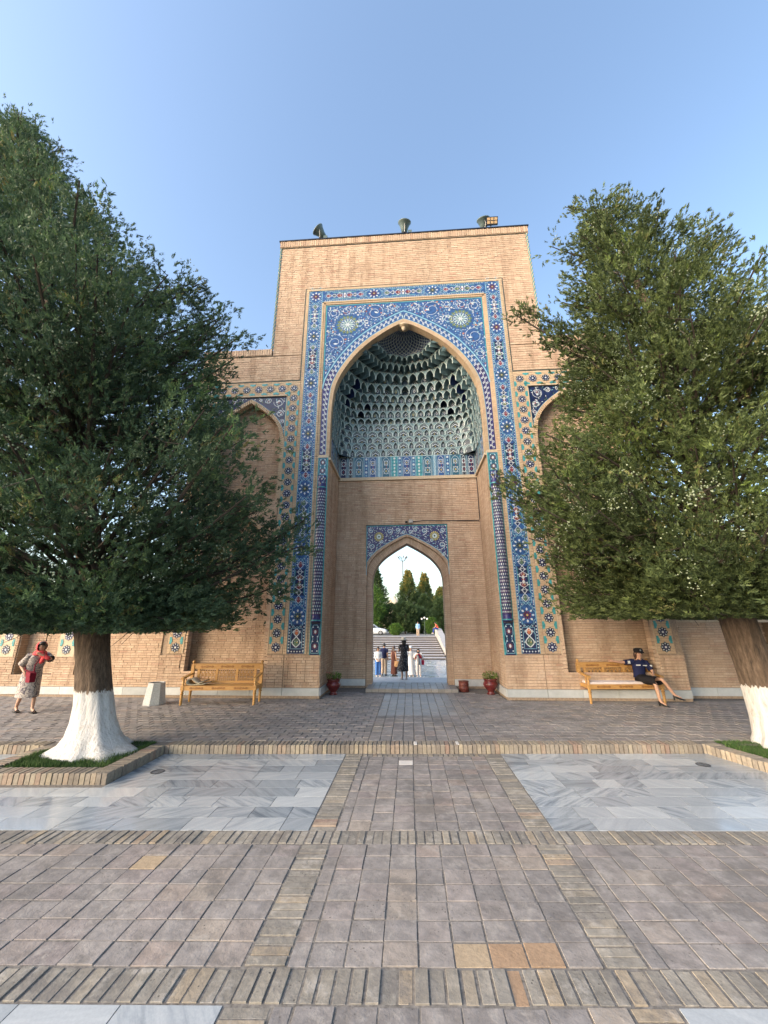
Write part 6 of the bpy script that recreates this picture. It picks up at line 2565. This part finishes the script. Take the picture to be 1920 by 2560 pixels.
def stand(h=1.7, **over):
    k = h / 1.7
    J = dict(pelvis=(0, 0, .93), waist=(0, .005, 1.08), chest=(0, .0, 1.27), neckb=(0, .01, 1.43), neck=(0, -.005, 1.50), chin=(0, -.022, 1.555), head=(0, -.012, 1.615), crown=(0, .0, 1.655))
    for s, q in (('L', 1), ('R', -1)):
        J['sh' + s] = (q * .165, .01, 1.385)
        J['el' + s] = (q * .215, .03, 1.12)
        J['wr' + s] = (q * .225, -.03, .89)
        J['hip' + s] = (q * .085, 0, .88)
        J['kn' + s] = (q * .095, -.01, .49)
        J['an' + s] = (q * .095, .03, .09)
        J['to' + s] = (q * .115, -.13, .03)
    J = {a: Vector(v) * k for a, v in J.items()}
    for a, v in over.items():
        J[a] = Vector(v)
    return J
RAD = dict(pelvis=.115, waist=.10, chest=.115, neckb=.065, neck=.05, chin=.062, head=.085, crown=.062, sh=.055, el=.041, wr=.029, hip=.08, kn=.054, an=.037, to=.028)
def person(label, loc, rz, J, skin='skin_a', hair='hair', hair_len=0.0, h=1.7, group=None, fingers=True, hide_hair=False, level=1, look=(0, -1, 0)):
    k = h / 1.7
    t = thing('person', label, 'person', loc, rz, group)
    names = list(J)
    idx = {n: i for i, n in enumerate(names)}
    V = [tuple(J[n]) for n in names]
    Rd = [RAD[n if n in RAD else n[:2] if n[:2] in RAD else n[:3]] * k for n in names]
    E = [('pelvis', 'waist'), ('waist', 'chest'), ('chest', 'neckb'), ('neckb', 'neck'), ('neck', 'chin'), ('chin', 'head'), ('head', 'crown')]
    for s in 'LR':
        E += [('chest', 'sh' + s), ('sh' + s, 'el' + s), ('el' + s, 'wr' + s), ('pelvis', 'hip' + s), ('hip' + s, 'kn' + s), ('kn' + s, 'an' + s), ('an' + s, 'to' + s)]
    E = [(idx[a], idx[c]) for a, c in E]
    for s, q in (('L', 1), ('R', -1)):
        w_ = J['wr' + s]
        d = (w_ - J['el' + s]).normalized()
        side = d.cross(Vector((0, 1, 0)) if abs(d.y) < .8 else Vector((1, 0, 0))).normalized()
        n = side.cross(d)
        palm = w_ + d * .06 * k
        pi_ = len(V)
        V.append(tuple(palm)); Rd.append(.026 * k); E.append((idx['wr' + s], pi_))
        if fingers:
            for f in range(4):
                o = side * (f - 1.5) * .018 * k
                l = (.036, .042, .040, .032)[f] * k
                a = len(V)
                V += [tuple(palm + o * .8 + d * .028 * k), tuple(palm + o + d * (.03 * k + l) + n * .006), tuple(palm + o + d * (.03 * k + l * 1.75) + n * .022)]
                Rd += [.010 * k, .0085 * k, .007 * k]
                E += [(pi_, a), (a, a + 1), (a + 1, a + 2)]
            a = len(V)
            V += [tuple(w_ + d * .035 * k + side * q * .028 * k), tuple(w_ + d * .07 * k + side * q * .045 * k + n * .012)]
            Rd += [.010 * k, .008 * k]
            E += [(pi_, a), (a, a + 1)]
        else:
            a = len(V)
            V.append(tuple(palm + d * .07 * k)); Rd.append(.018 * k); E.append((pi_, a))
    body = skinned('body', V, E, Rd, skin, t, level)
    # face
    hd = J['head']
    f = (J['chin'] - J['neck'])
    fw = Vector(look).normalized()
    sd_ = fw.cross(Vector((0, 0, 1))).normalized() * -1
    up_ = Vector((0, 0, 1))
    for s in (-1, 1):
        m = MB()
        p = hd + fw * .074 * k + sd_ * s * .031 * k + up_ * .0
        m.ball(p, (.012 * k, .010 * k, .008 * k), 8)
        m.build('eye', 'eye', t)
        m = MB()
        p = hd + fw * .079 * k + up_ * .022 * k
        m.tube([p + sd_ * s * .014 * k, p + sd_ * s * .032 * k + up_ * .004, p + sd_ * s * .048 * k - fw * .012], .0045 * k, 5)
        m.build('eyebrow', 'hair', t)
        m = MB()
        m.ball(hd + sd_ * s * .083 * k - up_ * .012, (.014, .018, .028), 8)
        m.build('ear', skin, t)
    m = MB()
    m.loft([[hd + fw * (.074 * k) + sd_ * a * .007 * k + up_ * .012 * k for a in (-1, 0, 1)], [hd + fw * (.102 * k if a == 0 else .082 * k) + sd_ * a * .014 * k - up_ * .028 * k for a in (-1, 0, 1)], [hd + fw * .078 * k + sd_ * a * .010 * k - up_ * .036 * k for a in (-1, 0, 1)]])
    m.build('nose', skin, t, True)
    m = MB()
    p = hd + fw * .078 * k - up_ * .056 * k
    m.tube([p - sd_ * .022 * k - fw * .006, p, p + sd_ * .022 * k - fw * .006], [.004, .007, .004], 6)
    m.build('mouth', 'lip', t)
    if not hide_hair:
        m = MB()
        rings = []
        for j in range(9):
            a = -.15 + (pi / 2 + .12) * j / 8
            rings.append([hd - fw * .012 * k + (fw * math.cos(2 * pi * i / 16) * (.93 if math.cos(2 * pi * i / 16) > 0 else 1.06) + sd_ * math.sin(2 * pi * i / 16)) * (.098 * k * math.cos(a)) + up_ * (.108 * k * math.sin(a) + .002 + (.055 * k * (1 - j / 8) if math.cos(2 * pi * i / 16) > .55 else (-.03 * k * (1 - j / 8)))) for i in range(16)])
        m.loft(rings)
        m.build('hair', hair, t, True)
        if hair_len > 0:
            m = MB()
            rings = []
            for j in range(7):
                q = j / 6
                z = .05 - (hair_len + .05) * q
                wd = (.085 + .03 * math.sin(pi * min(1, q * 1.2))) * k
                rings.append([hd - fw * (.055 + .035 * q) * k + sd_ * wd * math.cos(2 * pi * i / 10) + fw * .045 * k * math.sin(2 * pi * i / 10) * (1 - .4 * q) + up_ * z for i in range(10)])
            m.loft(rings)
            m.build('long_hair', hair, t, True)
    return t

def ring(c, rx, ry, n=18, lean=0.0, ruff=0.0, ph=0.0):
    return [(c[0] + rx * math.cos(2 * pi * i / n) * (1 + ruff * math.sin(5 * 2 * pi * i / n + ph)), c[1] + ry * math.sin(2 * pi * i / n) * (1 + ruff * math.sin(4 * 2 * pi * i / n + ph)), c[2]) for i in range(n)]
def garment(t, name, mat, rings_, cap=False):
    m = MB()
    m.loft(rings_, 0, cap)
    return m.build(name, mat, t, True)
def spine(J, z):
    P = [J[a] for a in ('pelvis', 'waist', 'chest', 'neckb', 'neck')]
    return [float(np.interp(z, [p.z for p in P], [p[i] for p in P])) for i in range(2)] + [z]
def top(t, J, mat, z0, k=1.0, name='shirt', sleeve=.6, loose=1.0, neck=1.455):
    R_ = []
    for z, rx, ry in ((z0, .165, .125), (.98, .165, .125), (1.08, .15, .11), (1.18, .16, .118), (1.28, .178, .125), (1.36, .185, .11), (1.41, .15, .088), (neck, .075, .068)):
        if z * k >= z0 * k - 1e-6 and (z >= z0):
            R_.append(ring(spine(J, z * k), rx * k * loose, ry * k * loose, ruff=.02 if z < 1.2 else 0))
    o = garment(t, name, mat, R_)
    for s in 'LR':
        a, b_, c = J['sh' + s], J['el' + s], J['wr' + s]
        m = MB()
        inn = a * .72 + J['chest'] * .28 + Vector((0, 0, .03 * k))
        if sleeve <= 1:
            e = a + (b_ - a) * sleeve
            m.tube([inn, a, a * .5 + e * .5, e], [.07 * k, .072 * k * loose, .064 * k * loose, .062 * k * loose], 12, 0, False)
        else:
            e = b_ + (c - b_) * (sleeve - 1)
            m.tube([inn, a, a * .5 + b_ * .5, b_, e], [.07 * k, .072 * k * loose, .06 * k * loose, .056 * k * loose, .047 * k * loose], 12, 0, False)
        m.build('sleeve', mat, t, True)
    return o
def trousers(t, J, mat, k=1.0, wide=1.0, length=1.0, ztop=1.02):
    c = J['pelvis']
    garment(t, 'waistband', mat, [ring((c.x, c.y, ztop * k), .155 * k, .118 * k), ring((c.x, c.y, .94 * k), .172 * k, .128 * k), ring((c.x, c.y, .85 * k), .17 * k, .12 * k)])
    for s in 'LR':
        a, b_, e = J['hip' + s], J['kn' + s], J['an' + s]
        e = b_ + (e - b_) * length
        m = MB()
        m.tube([a + Vector((0, 0, .06 * k)), a * .6 + b_ * .4, b_, b_ * .5 + e * .5, e], [.1 * k, .092 * k * (.6 + .4 * wide), .072 * k * wide, .066 * k * wide, .064 * k * wide], 14, 0, False)
        m.build('trouser_leg', mat, t, True)
def shoes(t, J, mat, k=1.0, heel=0.0):
    for s in 'LR':
        a, b_ = J['an' + s], J['to' + s]
        m = MB()
        d = (b_ - a)
        d.z = 0
        d.normalize()
        q = Vector((-d.y, d.x, 0))
        base = min(a.z - .085 * k, b_.z - .03 * k)
        rs = []
        for f, w_, h_ in ((-.05, .026, .045), (0, .036, .075), (.07, .042, .055), (.15, .044, .035), (.2, .025, .02)):
            c = a + d * f * k
            z0 = base + (max(0, heel * (1 - f / .12)) if heel else 0) 
            rs.append([c + q * w_ * x * k + Vector((0, 0, z0 - c.z + y * k)) for x, y in ((-1, 0), (1, 0), (.9, h_ * .6), (.4, h_), (-.4, h_), (-.9, h_ * .6))])
        m.loft(rs)
        if heel:
            c = a - d * .035
            m.loft([[c + q * .014 * x + d * .014 * y + Vector((0, 0, z - c.z)) for x, y in ((-1, -1), (1, -1), (1, 1), (-1, 1))] for z in (base, base + heel + .01)])
        m.build('shoe', mat, t, True)
def hat(t, J, mat, k=1.0, brim=.17):
    h_ = J['head'] + Vector((0, 0, .03 * k))
    m = MB()
    m.lathe([(.10 * k, .0), (brim * k, -.015), ((brim + .005) * k, -.005), (.10 * k, .02), (.098 * k, .06), (.08 * k, .10), (.03 * k, .112)], tuple(h_), 20)
    m.build('hat', mat, t, True)

# ---- woman in a printed dress walking along the pavement at the left
k = 1.62 / 1.7
J = stand(1.62)
J.update(pelvis=Vector((0, .04, .88)), waist=Vector((0, -.02, 1.02)), chest=Vector((0, -.09, 1.19)), neckb=Vector((0, -.15, 1.34)), neck=Vector((0, -.19, 1.41)), chin=Vector((-.015, -.225, 1.455)), head=Vector((-.015, -.225, 1.515)), crown=Vector((-.01, -.21, 1.555)),
         shL=Vector((.155, -.11, 1.295)), elL=Vector((.17, -.40, 1.20)), wrL=Vector((.0, -.35, 1.30)),
         shR=Vector((-.16, -.07, 1.29)), elR=Vector((-.24, .10, 1.07)), wrR=Vector((-.2, -.08, .93)),
         hipL=Vector((.08, .0, .83)), knL=Vector((.09, -.12, .47)), anL=Vector((.09, -.17, .09)), toL=Vector((.1, -.32, .03)),
         hipR=Vector((-.08, .06, .83)), knR=Vector((-.085, .08, .47)), anR=Vector((-.085, .27, .11)), toR=Vector((-.09, .13, .03)), look=Vector((-.55, -1, 0)))
look = J.pop('look')
wm = person('woman in a swirl printed dress and coral headscarf walking past the left wall', (-9.27, -2.05, 0), R(62), J, 'skin_a', 'hair', 0, 1.62, None, look=look)
garment(wm, 'dress', 'print_dress', [ring((0, .03, .36), .22, .30, 22, 0, .07, 1), ring((0, .03, .45), .215, .28, 22, 0, .05, 1), ring((0, .03, .62), .205, .235, 22, 0, .03), ring((0, .05, .82), .20, .19, 22), ring((0, .04, .92), .185, .165, 22), ring((0, -.02, 1.02), .165, .135, 22), ring((0, -.07, 1.13), .175, .14, 22), ring((0, -.10, 1.22), .185, .135, 22), ring((0, -.12, 1.29), .165, .11, 22), ring((0, -.14, 1.335), .09, .08, 22)])
for s in 'LR':
    m = MB()
    a, b_ = J['sh' + s], J['el' + s]
    m.tube([a * .7 + J['chest'] * .3, a, a * .5 + b_ * .5, a * .1 + b_ * .9], [.07, .08, .078, .082], 12, 0, False)
    m.build('sleeve', 'print_dress', wm, True)
# headscarf: over the back of the head, round the neck and across the chest
hd = J['head']
m = MB()
rings = []
for j in range(8):
    a = -1.15 + 2.35 * j / 7
    rings.append([(hd.x + .112 * math.cos(a) * math.sin(th_), hd.y + .02 + .118 * math.cos(a) * math.cos(th_), hd.z - .01 + .128 * math.sin(a)) for th_ in [-1.95 + 3.9 * i / 16 for i in range(17)]])
m.loft(rings, 0, False, closed=False)
sc_o = m.build('headscarf', 'scarf', wm, True)
m = MB()
m.lathe([(.10, 1.30), (.135, 1.315), (.13, 1.37), (.095, 1.41), (.085, 1.385), (.09, 1.33)], (-.01, -.18, 0), 18)
m.tube([(.06, -.23, 1.36), (.05, -.30, 1.28), (.02, -.34, 1.2), (.0, -.30, 1.12)], [.05, .055, .05, .03], 8)
m.tube([(-.08, -.22, 1.38), (.0, -.31, 1.30), (.09, -.40, 1.24), (.12, -.42, 1.2)], [.045, .05, .045, .03], 8)
m.build('scarf_end', 'scarf', wm, True)
m = MB()
for s, y in (('L', 0), ('R', 0)):
    a, b_ = J['an' + s], J['to' + s]
    c = (a + b_) / 2
    m.cbox((c.x, c.y - .01, min(a.z, b_.z) - .015), (.045, .125, .012), bev=.005)
    m.tube([(c.x - .05, c.y - .05, .015), (c.x, c.y - .06, .075), (c.x + .05, c.y - .05, .015)], .012, 5)
m.build('sandals', 'shoe_black', wm)
t = thing('shoulder_bag', 'dark red shoulder bag hanging at the hip of the walking woman', 'bag', (-9.27, -2.05, 0), R(62))
bx, by = .10, -.21
m = MB()
m.loft([[(-.24 + bx + dx * .9, y + by, z) for y, z in ((-.28, .72), (-.28, .90), (-.26, .93), (-.04, .95), (-.02, .92), (-.03, .74), (-.06, .71))] for dx in (-.06, -.05, .05, .06)])
bag = m.build('body', 'maroon_leather', t)
m = MB()
m.loft([[(-.302 + bx - q, y + by, z) for y, z in ((-.285, .82), (-.285, .93), (-.02, .955), (-.02, .85))] for q in (0, .006)])
m.build('flap', 'maroon_leather', bag)
m = MB()
m.tube([(-.12, -.42, .92), (-.10, -.32, 1.08), (-.02, -.27, 1.22), (.1, -.18, 1.34), (.14, -.08, 1.34), (0, .03, 1.25), (-.17, .07, 1.1), (-.2, -.1, .98), (-.13, -.26, .94)], .011, 6)
m.build('strap', 'maroon_leather', t)

# ---- the officer on the right bench
J = dict(pelvis=Vector((0, .03, .56)), waist=Vector((.0, .06, .70)), chest=Vector((.02, .06, .88)), neckb=Vector((.04, .05, 1.03)), neck=Vector((.045, .03, 1.10)), chin=Vector((.045, .005, 1.145)), head=Vector((.045, .01, 1.205)), crown=Vector((.045, .02, 1.245)),
         shR=Vector((-.135, .06, .99)), elR=Vector((-.38, .11, .965)), wrR=Vector((-.60, .09, 1.0)),
         shL=Vector((.20, .05, .975)), elL=Vector((.28, -.07, .75)), wrL=Vector((.17, -.25, .68)),
         hipR=Vector((-.075, -.03, .54)), knR=Vector((.06, -.46, .53)), anR=Vector((.08, -.50, .10)), toR=Vector((.14, -.63, .03)),
         hipL=Vector((.085, -.03, .55)), knL=Vector((.24, -.46, .635)), anL=Vector((.47, -.50, .24)), toL=Vector((.60, -.55, .17)))
of = person('woman officer in dark blue shirt, black skirt and cap seated cross legged on the bench', (6.12, -.13, 0), .02, J, 'skin_a', 'hair_brown', .16, 1.66, None)
m = MB()
def oring(c, ax, rx, ry, n=16):
    """ring round a point, in the plane across the direction ax"""
    ax = Vector(ax).normalized()
    a = ax.cross(Vector((0, 0, 1)) if abs(ax.z) < .8 else Vector((0, 1, 0))).normalized()
    b = a.cross(ax)
    return [Vector(c) + a * rx * math.cos(2 * pi * i / n) + b * ry * math.sin(2 * pi * i / n) for i in range(n)]
garment(of, 'shirt', 'navy_cloth', [ring(p, rx, ry) for p, rx, ry in (((0, .05, .60), .165, .13), ((0, .06, .70), .145, .115), ((.01, .06, .80), .155, .118), ((.02, .06, .88), .17, .12), ((.03, .06, .95), .18, .11), ((.035, .055, 1.0), .15, .09), ((.04, .05, 1.035), .075, .068))])
for s in 'LR':
    a, b_ = J['sh' + s], J['el' + s]
    m = MB()
    m.tube([a * .7 + J['chest'] * .3 + Vector((0, 0, .03)), a, a * .5 + b_ * .5, a * .2 + b_ * .8], [.07, .075, .068, .07], 12, 0, False)
    sl_ = m.build('sleeve', 'navy_cloth', of, True)
    m = MB()
    p = a * .6 + b_ * .4
    m.cbox((p.x + (.035 if s == 'L' else -.01), p.y - .062, p.z), (.028, .012, .035))
    m.build('patch', 'white_cloth', sl_)
m = MB()
m.cbox((-.06, -.068, .915), (.055, .006, .012))
m.build('chest_tag', 'white_cloth', of)
m = MB()
m.cbox((.115, -.062, .905), (.05, .006, .011))
m.build('chest_tag', 'white_cloth', of)
m = MB()
m.tube([(-.03, -.02, 1.055), (.04, -.045, 1.015), (.11, -.015, 1.055)], [.014, .018, .014], 6)
m.build('collar', 'navy_cloth', of)
garment(of, 'skirt', 'black_cloth', [oring((0, .06, .64), (0, -.4, -1), .165, .13), oring((0, .0, .575), (0, -1, -.6), .18, .135), oring((.03, -.16, .56), (.12, -1, .05), .175, .115), oring((.09, -.34, .57), (.25, -1, .05), .165, .11), oring((.15, -.50, .585), (.3, -1, -.05), .15, .10)])
shoes(of, J, 'shoe_black', 1.0, .045)
h_ = J['head']
m = MB()
m.lathe([(.105, .03), (.112, .045), (.115, .09), (.10, .125), (.05, .14)], tuple(h_ + Vector((0, .0, 0))), 20)
cap = m.build('cap', 'black_cloth', of, True)
m = MB()
m.loft([[(h_.x + x, h_.y - .09 - y, h_.z + .04 - y * .35) for x, y in ((-.085, 0), (-.075, .05), (0, .08), (.075, .05), (.085, 0))], [(h_.x + x, h_.y - .09 - y, h_.z + .05 - y * .35) for x, y in ((-.085, 0), (-.075, .05), (0, .08), (.075, .05), (.085, 0))]])
m.build('visor', 'black_cloth', cap)
m = MB()
m.ball((h_.x, h_.y - .113, h_.z + .085), (.022, .006, .024), 10)
m.build('badge', 'steel', cap)

# ---- visitors beyond the arch
GV = 'visitors on the terrace beyond the arch'
def dress(t, J, k, mat, hem, flare=.26, sleeve=.4, wind=0.0, neck=1.44):
    P = [(hem, flare, flare * .8), (hem + .18, flare * .92, flare * .75), (.70, .205, .17), (.86, .19, .15), (.97, .17, .13), (1.07, .15, .115), (1.18, .16, .12), (1.28, .178, .125), (1.36, .18, .108), (1.41, .14, .085), (neck, .07, .066)]
    garment(t, 'dress', mat, [ring(tuple(Vector(spine(J, z * k)) + Vector((wind * max(0, .9 - z), 0, 0))), rx * k, ry * k, 22, 0, .06 if z < .75 else 0, 2) for z, rx, ry in P])
    for s in 'LR':
        a, b_ = J['sh' + s], J['el' + s]
        m = MB()
        m.tube([a * .72 + J['chest'] * .28 + Vector((0, 0, .03)), a, a + (b_ - a) * sleeve], [.07 * k, .072 * k, .066 * k], 10, 0, False)
        m.build('sleeve', mat, t, True)
k = 1.66 / 1.7
J = stand(1.66, elR=(-.24, -.05, 1.12), wrR=(-.12, -.24, 1.2), elL=(.22, -.06, 1.1), wrL=(.1, -.25, 1.18))
p = person('woman in long white dotted black dress and white hat standing with her back turned', (-.30, 6.05, -.27), pi + .2, J, 'skin_b', 'hair', .18, 1.66, GV, False)
dress(p, J, k, 'dot_dress', .34, .27, .45, .12)
hat(p, J, 'straw', k, .15)
shoes(p, J, 'grey_cloth', k)
k = 1.6 / 1.7
J = stand(1.6, elL=(.2, .0, 1.03), wrL=(.03, -.16, .88), elR=(-.2, .0, 1.03), wrR=(-.04, -.17, .88))
p = person('woman in white blouse and wide blue trousers standing at the left jamb', (-1.93, 12.45, -.93), .3, J, 'skin_b', 'hair', .1, 1.6, GV, False)
top(p, J, 'white_cloth', .86, k, 'blouse', 1.5, 1.1)
trousers(p, J, 'blue_cloth', k, 1.35)
shoes(p, J, 'cream_cloth', k)
k = 1.8 / 1.7
J = stand(1.78)
p = person('man in navy polo shirt and beige trousers seen from behind, beside the woman in blue', (-1.6, 12.9, -.93), pi - .3, J, 'skin_b', 'hair', 0, 1.78, GV, False)
top(p, J, 'navy_cloth', .9, k, 'polo_shirt', .62, 1.06)
trousers(p, J, 'khaki_cloth', k, 1.15, .98)
shoes(p, J, 'shoe_black', k)
k = 1.66 / 1.7
J = stand(1.66)
p = person('woman with long brown hair in a dark brown maxi dress', (-1.0, 12.6, -.93), pi - .8, J, 'skin_a', 'hair_brown', .42, 1.66, GV, False)
dress(p, J, k, 'brown_cloth', .12, .24, .08)
shoes(p, J, 'shoe_black', k)
t = thing('straw_bag', 'tan straw bag hanging beside the woman in the dark brown dress', 'bag', (-.82, 12.35, -.93))
m = MB()
m.loft([[(x, y, z) for x, y, z in [(.13 * w_ * math.cos(2 * pi * i / 14), .06 * w_ * math.sin(2 * pi * i / 14), zz) for i in range(14)]] for w_, zz in ((.8, .52), (1.1, .56), (1.15, .68), (.95, .84))])
m.build('body', 'tan_leather', t, True)
m = MB()
m.tube([(-.1, 0, .83), (-.06, 0, 1.0), (.06, 0, 1.0), (.1, 0, .83)], .014, 6)
m.build('handle', 'tan_leather', t)
k = 1.62 / 1.7
J = stand(1.62, elR=(-.28, -.1, 1.25), wrR=(-.36, -.3, 1.4), elL=(.22, -.05, 1.08), wrL=(.2, -.22, .98))
p = person('woman in a long white dress and white hat half hidden behind the black dress', (.0, 12.5, -.93), .2, J, 'skin_a', 'hair', .1, 1.62, GV, False)
dress(p, J, k, 'white_cloth', .10, .25, .9, .06)
hat(p, J, 'white_cloth', k, .14)
shoes(p, J, 'cream_cloth', k)
k = 1.5 / 1.7
J = stand(1.5, elR=(-.26, -.06, 1.05), wrR=(-.06, -.26, 1.25), elL=(.26, -.06, 1.05), wrL=(.05, -.26, 1.25))
p = person('woman in white with a red shawl and grey scarf holding a camera to her face', (.45, 12.45, -.93), .1, J, 'skin_a', 'hair', .2, 1.5, GV, False)
top(p, J, 'white_cloth', .86, k, 'tunic', 1.3, 1.12)
trousers(p, J, 'cream_cloth', k, 1.4)
shoes(p, J, 'cream_cloth', k)
garment(p, 'shawl', 'red_cloth', [ring(spine(J, z * k), rx * k, ry * k, 18, 0, .05) for z, rx, ry in ((1.12, .25, .15), (1.25, .25, .155), (1.36, .22, .13), (1.42, .12, .09))])
m = MB()
m.tube([(-.1, -.14, 1.24), (-.05, -.17, 1.05), (-.02, -.17, .78), (.02, -.16, .66)], [.05, .085, .09, .06], 10)
m.build('scarf', 'grey_cloth', p, True)
t = thing('handheld_camera', 'black camera held up by the woman with the red shawl', 'camera', (.45, 12.18, .39))
m = MB()
m.cbox((0, 0, 0), (.06, .03, .04), bev=.008)
m.build('body', 'black', t)
m = MB()
m.loft([oring((0, y, 0), (0, 1, 0), r, r) for y, r in ((-.03, .03), (-.08, .032), (-.081, .02))])
m.build('lens', 'black', t)
t = thing('red_bag', 'dark red bag hanging behind the woman with the camera', 'bag', (.68, 12.55, -.93))
m = MB()
m.loft([[(x, y, z) for x, y in ((-.1, -.05), (.1, -.05), (.1, .05), (-.1, .05))] for z in (.62, .88)])
m.build('body', 'red_cloth', t)
m = MB()
m.tube([(-.07, 0, .88), (-.05, 0, 1.1), (.05, 0, 1.1), (.07, 0, .88)], .012, 5)
m.build('strap', 'red_cloth', t)
k = 1.72 / 1.7
J = stand(1.72)
p = person('man in pale blue shirt standing at the top of the far stairs', (1.0, 38.3, .53), .1, J, 'skin_b', 'hair', 0, 1.72, None, False)
top(p, J, 'pale_blue_cloth', .86, k, 'shirt', 1.8, 1.1)
trousers(p, J, 'khaki_cloth', k, 1.15)
shoes(p, J, 'shoe_black', k)
J = dict(pelvis=Vector((0, 0, .10)), waist=Vector((.0, -.03, .24)), chest=Vector((.0, -.12, .40)), neckb=Vector((0, -.2, .53)), neck=Vector((0, -.24, .59)), chin=Vector((0, -.28, .63)), head=Vector((0, -.28, .69)), crown=Vector((0, -.27, .73)),
         shR=Vector((-.16, -.15, .50)), elR=Vector((-.21, -.28, .26)), wrR=Vector((-.1, -.44, .16)), shL=Vector((.16, -.15, .50)), elL=Vector((.21, -.28, .26)), wrL=Vector((.1, -.44, .16)),
         hipR=Vector((-.09, -.04, .08)), knR=Vector((-.1, -.46, .06)), anR=Vector((-.1, -.55, -.38)), toR=Vector((-.1, -.7, -.44)), hipL=Vector((.09, -.04, .08)), knL=Vector((.1, -.46, .06)), anL=Vector((.1, -.52, -.38)), toL=Vector((.1, -.67, -.44)))
p = person('person in orange shirt and blue trousers sitting on the white stair parapet', (3.2, 34.6, 1.40), -pi / 2, J, 'skin_b', 'hair', 0, 1.72, None, False)
garment(p, 'shirt', 'orange_cloth', [ring(q, rx, ry) for q, rx, ry in (((0, -.0, .08), .17, .14), ((0, -.03, .24), .17, .13), ((0, -.10, .38), .18, .13), ((0, -.15, .47), .19, .115), ((0, -.19, .53), .1, .08))])
for s in 'LR':
    a, b_, c = J['sh' + s], J['el' + s], J['wr' + s]
    m = MB()
    m.tube([a * .7 + J['chest'] * .3, a, a * .3 + b_ * .7], [.07, .075, .065], 10, 0, False)
    m.build('sleeve', 'orange_cloth', p, True)
    a, b_, c = J['hip' + s], J['kn' + s], J['an' + s]
    m = MB()
    m.tube([a + Vector((0, .06, .02)), a * .5 + b_ * .5, b_, b_ * .5 + c * .5, c], [.1, .095, .08, .072, .068], 12, 0, True)
    m.build('trouser_leg', 'denim', p, True)
shoes(p, J, 'white_cloth', 1.0)
